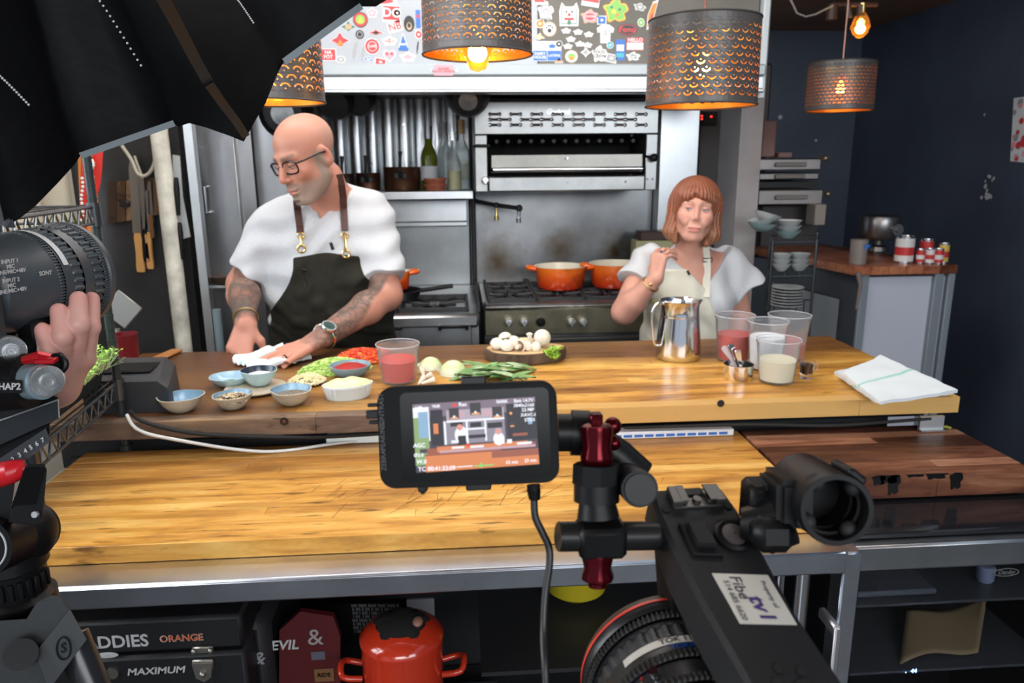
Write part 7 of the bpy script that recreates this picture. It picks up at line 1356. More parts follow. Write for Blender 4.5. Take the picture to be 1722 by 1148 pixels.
angs = sorted([(math.atan2((q-Cs).dot(ev), (q-Cs).dot(eu)) % (2*PI), q) for q in (A_, B_, D_)], key=lambda t: t[0])
aB = math.atan2((B_-Cs).dot(ev), (B_-Cs).dot(eu)); aD = math.atan2((D_-Cs).dot(ev), (D_-Cs).dot(eu))
sgn = 1 if aB > 0 else -1; rest = 2*PI-abs(aB)-abs(aD); tips = [Cs+(eu*math.cos(aB+sgn*rest*k/6)+ev*math.sin(aB+sgn*rest*k/6))*RAD for k in range(1, 6)]
segs = [([PS(*q) for q in ((410, 238), (428, 205), (446, 175), (460, 140), (470, 117), (478, 103), (520, 72), (562, 41), (605, 11), (632, 11), (650, 0), (668, -18))], 0), ([PS(*q) for q in ((410, 238), (385, 228), (345, 214), (318, 207), (300, 213), (291, 206), (240, 225), (190, 243), (135, 262), (126, 276), (95, 310), (60, 346), (35, 366), (22, 374), (10, 384))], 1)]
prev = B_
for q in tips+[D_]: segs.append(([prev]+midp(prev, q, 8)+[q], 2)); prev = q
def wr(p, k): return k*(math.sin(p.x*23+p.z*31)+.6*math.sin(p.x*61-p.z*37)+.4*math.sin(p.z*90+p.x*20))
for ci, (curve, kd) in enumerate(segs):
    m = M(); N = len(curve); K = 14
    def f(i, j):
        q = curve[i]; t_ = j/K; p = q.lerp(apex, t_); e = math.sin(PI*i/(N-1)); bulge = .05*math.sin(PI*min(1, t_*1.0))*(.4+.6*(1-e)); return p-ns*bulge+ns*wr(p, .0035)*min(1, t_*6)*(1.6 if kd == 0 else 1)
    vs = [f(i, j) for j in range(K+1) for i in range(N)]; m.add(vs, [(j*N+i, j*N+i+1, (j+1)*N+i+1, (j+1)*N+i) for j in range(K) for i in range(N-1)])
    part('fabric_panel', m, FAB, sb, smooth=75)
def tape(pts, w, mt, nm, th_=.003, lift=.006):
    m = M(); pts = [p+(CAMP-p).normalized()*lift for p in pts]; rs = []
    for i, q in enumerate(pts):
        d = (pts[min(i+1, len(pts)-1)]-pts[max(i-1, 0)]).normalized(); tc_ = (CAMP-q).normalized(); s = d.cross(tc_).normalized()*w/2; n_ = tc_*th_/2; rs.append([q-s-n_, q+s-n_, q+s+n_, q-s+n_])
    m.rings(rs); return part(nm, m, mt, sb, smooth=0)
pj = lambda px, py, t_: (lambda r: CAMP+r*t_)(CR @ V((px-861)/FPX, -(py-574)/FPX, -1))
dA = (A_-CAMP).dot(FWD)
tape([pj(262, -25, dA*.62), pj(300, 45, dA*.70), pj(330, 103, dA*.77), pj(350, 138, dA*.81)], .010, TAPE, 'rib_tape'); tape([pj(352, 142, dA*.81), pj(375, 175, dA*.88), pj(398, 205, dA*.93), pj(414, 230, dA*.975)], .009, TAPE, 'rib_tape')
tape([PS(478, 104), PS(545, 55), PS(608, 10)], .008, LIPM, 'edge_binding'); tape([PS(293, 207), PS(215, 234), PS(135, 262)], .007, LIPM, 'edge_binding'); tape([PS(3, 362), PS(14, 377), PS(24, 375)], .010, TAPE, 'edge_binding')
m = M()
for (x0, y0, x1, y1, t_) in ((168, 2, 237, 110, .72), (0, 128, 48, 176, .66), (400, 0, 426, 38, .85)):
    for k in range(13): p = pj(x0+(x1-x0)*k/12, y0+(y1-y0)*(k/12)**1.05, dA*t_); m.sph(p, .0009, 6, 4)
part('seam_stitches', m, mat('white_stitch', (.6, .62, .66), .5), sb, kind='stuff')
rim = [Cs+(q-Cs)*.74-ns*.04 for q in [A_, B_]+tips+[D_]]; m = M(); m.add(rim, [tuple(range(len(rim)))]); part('diffuser', m, emit('lit_diffuser', (.94, .97, 1), 6.5), sb, smooth=0)
m = M(); m.cyl(apex-ns*.02, apex-ns*.16, .06, .055, n=24); part('lamp_head', m, BLK, sb)
q = apex-ns*.1; m = M(); m.tube([q, q+V(-.25, -.25, .12), V(q.x-.7, q.y-.5, 1.9), V(q.x-.7, q.y-.5, 0)], .014, n=12); part('stand', m, BLK, sb)
# ================================================================ monitor
md = .47; c0_, cx_, cy_ = P(787, 732, d=md), P(938, 726, d=md), P(786, 646, d=md)
MT = frame(c0_, cx_-c0_, y=cy_-c0_); px1 = md/FPX; mw, mh = 304*px1/2, 172*px1/2
mon = thing('camera_monitor', 'small black camera monitor showing the live kitchen picture, centre foreground', 'monitor', None, T=MT @ Matrix.Translation(V(0, 0, 0)))
def rrect(w, h, r, n=6): return [(sx*(w-r)+r*math.cos(a), sy*(h-r)+r*math.sin(a)) for sx, sy, a0 in ((1, 1, 0), (-1, 1, PI/2), (-1, -1, PI), (1, -1, 1.5*PI)) for a in [a0+PI/2*k/n for k in range(n+1)]]
def mp(px, py): return ((px-787)*px1, -(py-732)*px1)
m = M(MT); m.prism(rrect(mw*.985, mh*.97, .009), -.018, -.001); m.prism(rrect(mw, mh, .010), -.016, -.003); m.prism(rrect(mw*.97, mh*.95, .008), -.001, .0005); part('housing', m, BLKM, mon, smooth=30)
m = M(MT); x, y = mp(800, 731); m.prism([(x+a, y+b) for a, b in rrect(125*px1, 75*px1, .004)], .0005, .0009); part('bezel_glass', m, mat('glossy_bezel', (.004, .004, .0045), .2, spec=.12), mon, smooth=0)
for nm, (x0, y0, x1, y1) in (('top_tab', (778, 634, 820, 650)), ('bottom_tab', (779, 814, 822, 828)), ('bottom_screw', (697, 816, 713, 827)), ('bottom_screw', (701, 824, 709, 831))):
    a, b = mp(x0, y1), mp(x1, y0); m = M(MT); m.bb(a[0], b[0], a[1], b[1], -.013, -.005, .0008); part(nm, m, BLK, mon)
for i, (y0, y1, x0) in enumerate(((673, 679, 617), (685, 699, 614), (702, 708, 618))): a, b = mp(x0, y1), mp(636, y0); m = M(MT); m.bb(a[0], b[0], a[1], b[1], -.012, -.005, .0006); part('side_button', m, BLK, mon)
for txt, py in (('CONTRAST', 686), ('PEAKING', 727), ('ZEBRA', 768)): x, y = mp(644, py); m = M(MT); lettering(m, txt, .0045, Matrix.Translation(V(x, y, .0008)) @ Matrix.Rotation(PI/2, 4, 'Z'), ext=.00005); part('button_label', m, mat('dim_grey_print', (.06, .06, .06), .5), mon, smooth=0)
SCQ = [mp(696, 676), mp(902, 671), mp(905, 784), mp(698, 791)]
def sp(u, v, z): a, b, c, d = SCQ; return V((a[0]*(1-u)+b[0]*u)*(1-v)+(d[0]*(1-u)+c[0]*u)*v, (a[1]*(1-u)+b[1]*u)*(1-v)+(d[1]*(1-u)+c[1]*u)*v, z)
PAL = dict(bg=(.050, .040, .060), dk=(.012, .010, .020), hood=(.42, .36, .44), wall=(.26, .24, .30), wht=(.85, .88, .95), lamp=(.03, .025, .03), glow=(1, .40, .10), org=(.70, .22, .07), dor=(.33, .09, .05), skin=(.75, .30, .24), red=(.8, .05, .04), grn=(.10, .75, .20), leaf=(.25, .38, .15), pk=(.55, .36, .42), ceil=(.20, .15, .20), blu=(.25, .42, .60))
PK = list(PAL); PM = [emit('screen_'+k, v, 1.0) for k, v in PAL.items()]; sm_ = M(MT)
def sr(k, u0, v0, u1, v1, z, sk=0): sm_.add([sp(u0, v0, z), sp(u1, v0, z), sp(u1+sk, v1, z), sp(u0+sk*0, v1, z)], [(0, 3, 2, 1)], PK.index(k))
Z0 = .0010; dz_ = .00004
sr('bg', 0, 0, 1, 1, Z0); L_ = [('ceil', 0, 0, 1, .2), ('wht', 0, .05, .13, .55), ('blu', .04, .12, .12, .5), ('leaf', 0, .2, .04, .9), ('leaf', .02, .5, .12, .66), ('leaf', .0, .72, .11, .9), ('dk', .76, .08, 1, .62), ('dk', .14, .1, .24, .62), ('hood', .27, .12, .74, .27), ('pk', .30, .14, .42, .24), ('pk', .56, .14, .66, .24), ('wall', .24, .27, .74, .62), ('wht', .27, .27, .74, .30), ('dk', .30, .30, .40, .36), ('wht', .245, .28, .262, .62), ('wht', .425, .28, .44, .62), ('wht', .575, .30, .59, .60), ('wht', .43, .40, .58, .425), ('dk', .46, .32, .55, .39), ('dk', .60, .34, .72, .42), ('dk', .44, .5, .58, .55), ('org', .16, .30, .20, .45), ('dor', .8, .52, .92, .56), ('blu', .93, .3, .965, .4),
    ('dor', .10, .66, .98, .74), ('org', .18, .64, .92, .72), ('pk', .20, .70, .98, .735), ('org', .08, .76, 1, 1), ('dor', .62, .76, 1, .86), ('dor', .08, .74, .7, .765), ('org', .2, .82, .6, .86), ('wht', .30, .655, .40, .685), ('wht', .45, .66, .56, .69), ('wht', .83, .655, .95, .69), ('red', .42, .62, .445, .67), ('wht', .70, .57, .73, .66), ('wht', .75, .60, .79, .66)]
for i, a in enumerate(L_): sr(*a, Z0+dz_*(1+i*.6))
zq = Z0+dz_*26
def sd(k, u, v, ru, rv, z): n = 16; sm_.add([sp(u+ru*math.cos(2*PI*i/n), v-rv*math.sin(2*PI*i/n), z) for i in range(n)], [tuple(range(n))], PK.index(k))
for u, v, s in ((.335, .17, 1), (.51, .12, 1.1), (.685, .19, 1)): sr('lamp', u-.04*s, v-.08*s, u+.04*s, v+.08*s, zq); sr('glow', u-.03*s, v+.055*s, u+.03*s, v+.075*s, zq+dz_); sd('wht', u, v+.045*s, .010, .018, zq+2*dz_)
sd('wht', .385, .49, .055, .13, zq+3*dz_); sd('skin', .375, .375, .025, .045, zq+5*dz_); sr('dk', .355, .50, .42, .64, zq+4*dz_); sr('wht', .30, .56, .36, .60, zq+4*dz_); sd('wht', .685, .58, .045, .10, zq+3*dz_); sd('pk', .685, .47, .028, .05, zq+4*dz_); sd('skin', .685, .475, .017, .035, zq+5*dz_)
sd('glow', .795, .22, .012, .02, zq); sr('lamp', .775, .35, .825, .42, zq); sr('glow', .785, .40, .815, .42, zq+dz_)
zt3 = zq+8*dz_; sr('red', .325, .025, .36, .07, zt3); sr('red', .30, .56, .3, .6, zt3)
sr('grn', .47, .95, .63, .965, zt3); sr('grn', .525, .92, .54, .985, zt3); sr('wht', .33, .945, .46, .96, zt3)
part('screen_picture', sm_, PM, mon, smooth=0, weld=False)
for txt, u, v, s in (('1/48', .05, .05, .0026), ('18dB', .19, .045, .0026), ('Rec', .41, .045, .0034), ('5600K', .73, .04, .0028), ('Batt 14.7V', .905, .045, .0029), ('3840x2160', .905, .115, .0029), ('23.98P', .935, .185, .0029), ('XAVC-I', .935, .26, .0029), ('STD5', .945, .335, .0029), ('TC 00:41:32:09', .17, .955, .0038), ('Ø2.0', .03, .74, .003), ('AGC', .04, .60, .0036), ('W.0', .05, .84, .0036), ('62 min', .78, .94, .0028), ('23 min', .93, .935, .0028)):
    m = M(MT); lettering(m, txt, s, Matrix.Translation(sp(u, v, zt3+dz_)), ext=.00003, bold=True); part('screen_text', m, emit('screen_lettering', (.9, .92, 1), 1.1), mon, smooth=0, weld=False)
def pd(px, py, d): return P(px, py, d=d)
m = M(); pts = [pd(897, 815, .478), pd(899, 838, .478)]; m.cyl(pts[0], pts[1], 12*px1, 9*px1, n=12)
for k in range(5): q = pts[0].lerp(pts[1], .3+k*.15); m.cyl(q, q+V(0, 0, -.0008), (12-k*.4)*px1, n=12)
w = thing('monitor_cable', 'thick black cable dropping from the monitor', 'cable', pd(897, 830, .478)); part('plug', m, BLK, w)
m = M(); m.tube([pd(898, 835, .478), pd(900, 868, .478), pd(912, 895, .478), pd(923, 920, .478), pd(924, 950, .477), pd(917, 1000, .475), pd(914, 1060, .47), pd(916, 1110, .46), pd(922, 1180, .45), pd(950, 1300, .42)], 6.3*px1, n=12, sub=6); part('cord', m, mat('black_cable_rubber', (.012, .012, .013), .42), w, smooth=60)
# ================================================================ camera with the red-ringed lens
cmr = thing('video_camera', 'black video camera with red-ringed lens and long top handle, right foreground', 'camera', V(.22, .25, 1.1)); HB = mat('black_handle_magnesium', (.013, .013, .014), .5, spec=.25, bump=.12, bscale=700)
# arm
m = M(); m.cyl(pd(938, 727, .49), pd(962, 727, .49), .0125, n=28); m.cyl(pd(960, 727, .492), pd(990, 728, .492), .0150, n=28); m.sph(pd(998, 738, .50), (.013, .012, .012), 16, 10); m.tube([pd(995, 735, .50), pd(1040, 765, .50), pd(1075, 800, .50)], [.011, .011, .012], n=14); arm = part('monitor_arm', m, BLK, cmr, smooth=40)
REDA = mat('red_anodised_metal', (.085, .002, .006), .25, .8)
def knobv(px, y0, y1, rpx, d, mt, nm):
    a, b = pd(px, y1, d), pd(px, y0, d); L = (b-a).length; r = rpx*d/FPX; ax = (b-a).normalized(); m = M(); m.lathe([(.0005, 0), (r*.75, 0), (r, L*.08), (r*1.02, L*.2), (r*.86, L*.45), (r*1.0, L*.8), (r*.98, L*.93), (r*.7, L), (.0005, L)], a, ax, n=32, wob=lambda u, z: 1+.04*math.cos(2*PI*u*8)); return part(nm, m, mt, arm, smooth=50, label='dark red anodised knob')
knobv(1004, 712, 782, 27, .47, REDA, 'clamp_knob'); knobv(1005, 926, 978, 26, .47, REDA, 'clamp_knob')
m = M(); a = pd(1002, 703, .47); m.box(a, (.008, .008, .007), .001); m.cyl(pd(1005, 976, .47), pd(1005, 986, .47), .006, n=12); m.sph(pd(1030, 716, .49), .006, 12, 8); m.sph(pd(1032, 745, .49), .005, 12, 8); part('screws', m, REDA, arm, kind='stuff')
m = M(); m.cyl(pd(1003, 780, .47), pd(1003, 812, .47), .0150, .0155, n=8); m.cyl(pd(1003, 812, .47), pd(1003, 842, .47), .0145, n=24); m.cyl(pd(1004, 842, .47), pd(1006, 868, .47), .0115, .0135, n=24); m.box(pd(1010, 903, .47), (.030, .024, .021), .003); part('clamp_body', m, BLK, arm)
m = M(); m.cyl(pd(1048, 800, .50), pd(1076, 822, .455), .0105, .0115, n=28); m.cyl(pd(1076, 822, .455), pd(1077, 823, .452), .0095, n=28); part('tilt_knob', m, BLK, arm)
m = M(); m.cyl(pd(940, 902, .465), pd(1120, 900, .485), .0093, n=28); m.cyl(pd(938, 902, .4645), pd(944, 902, .465), .0086, n=28); part('rod', m, mat('satin_black_rod', (.012, .012, .012), .35, spec=.3), arm)
# handle: a long curved slab towards the viewer
hL = [pd(1093, 826, .50), pd(1103, 858, .485), pd(1131, 920, .46), pd(1178, 1010, .425), pd(1235, 1110, .395), pd(1290, 1210, .37)]; hR = [pd(1215, 819, .51), pd(1238, 850, .495), pd(1283, 925, .47), pd(1330, 1015, .435), pd(1395, 1110, .405), pd(1460, 1210, .38)]
m = M(); rs = []
for k, (a, b) in enumerate(zip(hL, hR)):
    s = (b-a).normalized(); dn = V(0, 0, -1)*(.020 if k < 2 else .026); e = s*.003; rs.append([a+V(0, 0, -.003), a+e, b-e, b+V(0, 0, -.003), b+dn+e, b+dn*1.15-s*.006, a+dn*1.15+s*.006, a+dn-e])
q0 = rs[0]; cen = sum(q0, V(0, 0, 0))/8; m.rings([[cen.lerp(p, .92)+V(0, .003, -.001) for p in q0]]+rs); hd_ = part('top_handle', m, HB, cmr, smooth=25)
def hp(u, v, lift=.0006):                             # u across 0..1, v along 0..5
    k = min(4, int(v)); f = v-k; a = hL[k].lerp(hL[k+1], f); b = hR[k].lerp(hR[k+1], f); s = (hR[k]-hL[k]).normalized(); t_ = ((hL[k+1]+hR[k+1])-(hL[k]+hR[k])).normalized(); n = s.cross(t_); n = n if n.z > 0 else -n; return a.lerp(b, u)+n*lift, s, t_, n
def hplate(u0, u1, v0, v1, z0, z1, mt, nm, th=None, b=.0008, **kw):
    m = M(); c = [hp(*q, 0)[0] for q in ((u0, v0), (u1, v0), (u1, v1), (u0, v1))]; n = hp((u0+u1)/2, (v0+v1)/2)[3]; ce = sum(c, V(0, 0, 0))/4; m.rings([[p+n*z0 for p in c], [p+n*(z1-b) for p in c], [ce.lerp(p, .94)+n*z1 for p in c]]); return part(nm, m, mt, th or hd_, **kw)
SHOE = mat('shoe_steel', (.13, .125, .12), .42, .9)
hplate(.22, .82, .15, 1.0, 0, .0015, SHOE, 'shoe_plate'); hplate(.20, .32, .12, .98, .0012, .0062, SHOE, 'shoe_rail'); hplate(.74, .86, .12, .98, .0012, .0062, SHOE, 'shoe_rail'); hplate(.30, .40, .12, .95, .0055, .0065, SHOE, 'shoe_lip'); hplate(.66, .76, .12, .95, .0055, .0065, SHOE, 'shoe_lip'); hplate(.40, .66, .12, .48, .0012, .0032, BLK, 'shoe_contact')
q, s, t_, n = hp(.53, .72, .002); m = M(); m.lathe([(.0005, .002), (.0028, .002), (.003, 0)], q, n, n=16); m.lathe([(.0005, .002), (.0022, .002), (.0026, 0)], q+s*.009, n, n=12); m.lathe([(.0005, .002), (.0022, .002), (.0026, 0)], q-s*.009, n, n=12); part('shoe_pins', m, SHOE, hd_, kind='stuff')
hplate(.17, .50, 1.45, 2.18, 0, .003, BLKM, 'rocker_frame'); hplate(.24, .44, 1.52, 2.05, .003, .0075, HB, 'rocker_switch', b=.002)
q, s, t_, n = hp(.74, 1.72, 0); m = M(); m.lathe([(.0125, 0), (.0125, .003), (.0105, .0042), (.0085, .003), (.0085, .001)], q, n, n=30); m.box(q+s*.012+n*.002, (.012, .007, .003), .001, R=Matrix((s, t_, n)).transposed()); part('dial_ring', m, BLK, hd_); m = M(); m.lathe([(.0082, .001), (.0078, .0038), (.0006, .0045)], q, n, n=26); part('record_button', m, mat('dark_grey_button', (.06, .05, .05), .4), hd_)
m = M()
for u, v in ((.12, .98), (.9, 1.0), (.40, 4.15), (.62, 4.2), (.30, 4.4), (.55, 4.55), (.36, 4.62), (.72, 4.6)): q, s, t_, n = hp(u, v, .0003); m.cyl(q, q+n*.0006, .0028 if v < 2 or u != .55 else .007, n=14)
part('screw_holes', m, mat('hole_black', (.002, .002, .002), .8), hd_, kind='stuff')
lb = hplate(.28, .90, 2.50, 3.40, .0002, .0008, mat('white_adhesive_label', (.50, .48, .43), .5), 'adhesive_label', b=.0001, label='white property label with handwriting-like print')
def htext(txt, u, v, size, mt, rot, nm='label_print', **kw):
    q, s, t_, n = hp(u, v, .0011); T = Matrix((t_, s, t_.cross(s))).transposed().to_4x4(); T = Matrix.Translation(q) @ T @ Matrix.Rotation(rot, 4, 'Z'); m = M(); lettering(m, txt, size, T, ext=.00005, **kw); part(nm, m, mt, lb, smooth=0)
INK = mat('dark_ink', (.04, .035, .05), .5); INKB = mat('violet_ink', (.05, .03, .14), .5)
htext('Fibe', .50, 2.76, .0105, INK, 0); htext('tv1', .62, 3.14, .0140, INKB, 0, bold=True); htext('514 685 6620', .38, 2.98, .0052, INK, 0); htext('Property of', .80, 2.86, .0042, INK, 0); htext('|', .56, 2.94, .009, INK, 0)
# handle front post and side, body below
m = M(); A4 = [hL[1]+V(0, .004, -.018), hR[1]+V(0, .004, -.018), hR[2]+V(0, 0, -.022), hL[2]+V(0, 0, -.022)]; m.rings([A4, [p+V(.005, .0, -.05) for p in A4], [p+V(.01, -.01, -.16) for p in A4]]); m.rings([[hL[3]+V(.004, 0, -.02), hL[3].lerp(hR[3], .3)+V(0, 0, -.02), hL[5].lerp(hR[5], .3)+V(0, 0, -.02), hL[5]+V(.004, 0, -.02)], [p+V(0, .01, -.10) for p in (hL[3], hL[3].lerp(hR[3], .3), hL[5].lerp(hR[5], .3), hL[5])]]); part('handle_post', m, BLKM, cmr)
FC = P(1118, 1128, d=.50); ly = V(0, -1, 0); bodyc = V(FC.x+.02, FC.y-.18, FC.z-.01)
m = M(); m.box(bodyc+V(.01, -.03, -.04), (.13, .17, .12), .008); part('camera_body', m, HB, cmr)
# lens
m = M(); m.lathe([(.049, -.004), (.0555, -.004), (.0575, 0), (.0575, .010), (.056, .0125)], FC, ly, n=72); lens = part('lens_front_barrel', m, mat('lens_black', (.014, .014, .015), .32), cmr, smooth=40)
m = M(); m.lathe([(.0581, .0035), (.0583, .0048), (.0581, .006)], FC, ly, n=72); part('red_ring', m, mat('red_lens_ring', (.75, .05, .03), .35), lens, smooth=60)
m = M(); m.lathe([(.001, -.002), (.048, -.001)], FC, ly, n=48); part('front_glass', m, mat('lens_glass_dark', (.01, .01, .02), .03), lens)
LB = mat('lens_black', (.014, .014, .015), .32); LMAT = mat('lens_matt_black', (.012, .012, .012), .55)
def geared(off0, off1, r, teeth, depth, nm, mt=LMAT):
    m = M(); n = teeth*4; prof = [(r-depth, off0), (r, off0+.0006), (r, off1-.0006), (r-depth, off1)]; u, w_ = perp(ly); m.rings([[FC+ly*h+(u*math.cos(2*PI*i/n)+w_*math.sin(2*PI*i/n))*(rr_ if i % 4 < 2 else r-depth) for i in range(n)] for rr_, h in prof], cap=False); part(nm, m, mt, lens, smooth=20)
def plain(off0, off1, r0, r1, nm, mt=LB): m = M(); m.lathe([(r0-.002, off0), (r0, off0+.0004), (r1, off1-.0004), (r1-.002, off1)], FC, ly, n=72); return part(nm, m, mt, lens, smooth=40)
geared(.0135, .0195, .0562, 110, .0018, 'gear_ring'); plain(.0195, .0225, .0530, .0530, 'barrel_step'); geared(.0225, .0335, .0528, 40, .0016, 'rubber_grip', mat('grip_grey_rubber', (.03, .03, .032), .45)); plain(.0335, .047, .0518, .0516, 'barrel_band'); geared(.048, .0545, .0538, 100, .0018, 'gear_ring'); plain(.0545, .066, .0505, .0495, 'scale_band'); geared(.067, .073, .0520, 96, .0018, 'gear_ring'); plain(.073, .10, .0485, .044, 'rear_barrel')
def onlens(off, a, r): u = V(1, 0, 0); return FC+ly*off+(u*math.cos(a)+V(0, 0, 1)*math.sin(a))*r
m = M(); n = 24; a0, a1 = math.radians(136), math.radians(62); m.add([onlens(o_, a0+(a1-a0)*k/n, .0521) for o_ in (.0350, .0412) for k in range(n+1)], [(k, k+1, n+2+k, n+1+k) for k in range(n)]); part('white_tape_label', m, mat('cream_tape', (.55, .52, .46), .5), lens, smooth=60)
def lenstext(txt, off, adeg, size, mt, r, **kw):
    vs, fs = textmesh(txt, size, .00005, bold=True, **kw); m = M(); m.add([onlens(off-v.y, math.radians(adeg)-v.x/r, r) for v in vs], fs); part('lens_print', m, mt, lens, smooth=0, weld=False)
lenstext('TOK 11/16', .0382, 92, .0062, INK, .0524); lenstext('TOKINA', .0442, 90, .0058, mat('bright_blue_print', (.02, .12, .55), .4), .0521); lenstext('11    16', .060, 135, .004, mat('yellow_print', (.5, .45, .1), .4), .0508); lenstext('8', .0565, 128, .004, SM[SI['r']], .0508)
m = M(); q = onlens(.060, math.radians(118), .0505); m.cyl(q, q+(q-FC-ly*.06).normalized()*.004, .003, n=12); part('lens_pin', m, CHROME, lens)
# microphone holder
fcn, bcn = pd(1408, 858, .43), pd(1346, 814, .495); ax = (fcn-bcn).normalized(); Lh = (fcn-bcn).length; r = 62*.43/FPX
m = M(); u, w_ = perp(ax); n = 48
def hold(k, rr_, sq): return [bcn+ax*Lh*k+(u*math.cos(2*PI*i/n)+w_*math.sin(2*PI*i/n))*rr_ for i in range(n)]
m.rings([hold(0, r*.9, 0), hold(.03, r, 0), hold(.97, r, 0), hold(1, r*.97, 0), hold(1, r*.84, 0), hold(.3, r*.84, 0), hold(.3, .001, 0)], cap=False); hold_ = part('microphone_holder', m, BLK, cmr, smooth=40)
tl_ = pd(1310, 775, .48); m = M(); bx_ = frame(bcn.lerp(fcn, .38)-RT*.018-UPV*.002, ax, z=(0, 0, 1)); m.T = bx_; m.box((0, 0, 0), (Lh*.70, .022, .030), .004, seg=2); m.T = Matrix(); part('holder_block', m, BLK, hold_); m = M(); m.T = bx_; m.box((-.002, -.0125, .003), (.011, .002, .010)); m.box((-.002, .0125, .003), (.011, .002, .010)); m.T = Matrix(); part('dark_window', m, mat('hole_black', (.002, .002, .002), .8), hold_)
m = M()
for a in (.6, 2.2, 3.9, 5.3): d = u*math.cos(a)+w_*math.sin(a); m.sph(bcn+ax*Lh*.85+d*r*.80, .0055, 12, 8); 
for k in (.62, .8): p = bcn+ax*Lh*k; m.tube([p+(u*math.cos(a)+w_*math.sin(a))*r*.83 for a in np.linspace(0, 2*PI, 33)[:-1]], .0014, n=5, close=True)
part('rubber_pads', m, RUB, hold_, kind='stuff')
m = M(); q = fcn+RT*r*.55+UPV*r*.92-ax*.014; m.T = frame(q, ax, y=RT-UPV*.8); m.box((0, 0, 0), (.030, .012, .005), .0015); m.T = Matrix(); part('holder_latch', m, BLK, hold_)
m = M(); m.tube([pd(1245, 880, .475), pd(1290, 885, .47), pd(1325, 872, .465)], [.010, .017, .016], n=16); m.box(pd(1272, 845, .48), (.016, .022, .030), .003); m.box(pd(1296, 895, .46), (.026, .022, .024), .006, R=CR); part('holder_mount', m, BLK, cmr)
# ================================================================ left camera, hand and tripod
def slab(pl, d, thick, mt, nm, th_=None, skew=0, bev=.002, **kw):
    m = M(); pts = [P(x, y, d=d+skew*(x/100)) for x, y in pl]; ce = sum(pts, V(0, 0, 0))/len(pts); m.rings([[ce.lerp(p, .985)+(p-CAMP).normalized()*0 for p in pts], [p+(p-CAMP).normalized()*bev for p in pts], [p+(p-CAMP).normalized()*thick for p in pts]]); return part(nm, m, mt, th_ or tr, smooth=25, **kw)
Cb = P(116, 462, d=.84); th = math.radians(14); AX = V(math.sin(th), math.cos(th), -.03).normalized(); RB = V(math.cos(th), -math.sin(th), 0); UB = RB.cross(AX)
cb = thing('cinema_camera', 'black cinema camera with a big geared lens at the left edge, gripped by a hand', 'camera', Cb-AX*.2-UB*.15); bk = -AX
u = RB
def ring2(off, r, n=72, mod=None): return [Cb+bk*off+(RB*math.cos(2*PI*i/n)+UB*math.sin(2*PI*i/n))*(r-(mod if mod and i % 4 >= 2 else 0)) for i in range(n)]
def lp(nm, prof, mt, th_=cb, teeth=0, dep=0, sm=40):
    m = M(); n = teeth*4 if teeth else 72; m.rings([ring2(o, r, n, dep if teeth else None) for r, o in prof], cap=False); return part(nm, m, mt, th_, smooth=20 if teeth else sm)
GLB = mat('grey_black_lens', (.055, .068, .080), .38); lf = lp('lens_front_barrel', [(.050, -.003), (.056, -.003), (.0595, 0), (.0595, .006), (.0575, .008)], GLB); m = M(); m.rings([ring2(0, .05), ring2(.001, .001)], cap=False); part('front_glass', m, mat('lens_glass_dark', (.01, .01, .02), .03), lf)
lp('gear_ring', [(.0575, .008), (.0588, .0085), (.0588, .014), (.0575, .0145)], GLB, lf, 120, .0016); lp('rubber_grip', [(.0565, .0145), (.058, .0155), (.057, .027), (.056, .028)], GLB, lf, 44, .0022); lp('barrel_step', [(.0555, .028), (.0555, .042)], GLB, lf); lp('rubber_grip', [(.0545, .042), (.0555, .043), (.0545, .054), (.053, .055)], GLB, lf, 40, .002); lp('scale_band', [(.0530, .055), (.0525, .066)], GLB, lf); lp('gear_ring', [(.0515, .066), (.0530, .067), (.053, .072), (.0515, .073)], GLB, lf, 100, .0016); lp('rear_barrel', [(.0515, .073), (.050, .10), (.046, .13), (.04, .135)], GLB, lf)
m = M(); n = 16; m.add([Cb+bk*o_+(RB*math.cos(a)+UB*math.sin(a))*.0536 for o_ in (.0565, .0635) for a in np.linspace(math.radians(112), math.radians(20), n+1)], [(k, k+1, n+2+k, n+1+k) for k in range(n)]); part('white_tape_label', m, mat('white_tape', (.72, .74, .74), .5), lf)
bt = Cb+bk*.225; m = M(frame(bt, RB, z=UB)); m.box((-.010, 0, -.012), (.115, .19, .150), .012, seg=2); m.box((-.01, .02, .07), (.08, .1, .02), .006); body_b = part('camera_body', m, mat('dark_grey_camera_body', (.030, .034, .038), .40, bump=.08, bscale=500), cb)
FB2 = frame(bt, RB, z=UB); xf = .0482
def sidetext(txt, px, py, size):
    r = CR @ V((px-861)/FPX, -(py-574)/FPX, -1); o_ = FB2 @ V(xf, 0, 0); q = CAMP+r*((o_-CAMP).dot(RB)/r.dot(RB)); T = frame(q, AX, y=UB); m = M(); lettering(m, txt, size, T, ext=.0001, bold=True); part('body_print', m, WL, body_b, smooth=0)
sidetext('INPUT 1\nMIC\nLINE/MIC+48V', 18, 448, .0055); sidetext('INPUT 2\nMIC\nLINE/MIC+48V', 20, 480, .0055); q = Cb+bk*.088+(RB*math.cos(.25)+UB*math.sin(.25))*.0515; m = M(); lettering(m, 'SONY', .006, frame(q, AX, y=UB), ext=.0001, bold=True); part('lens_print', m, WL, lf, smooth=0)
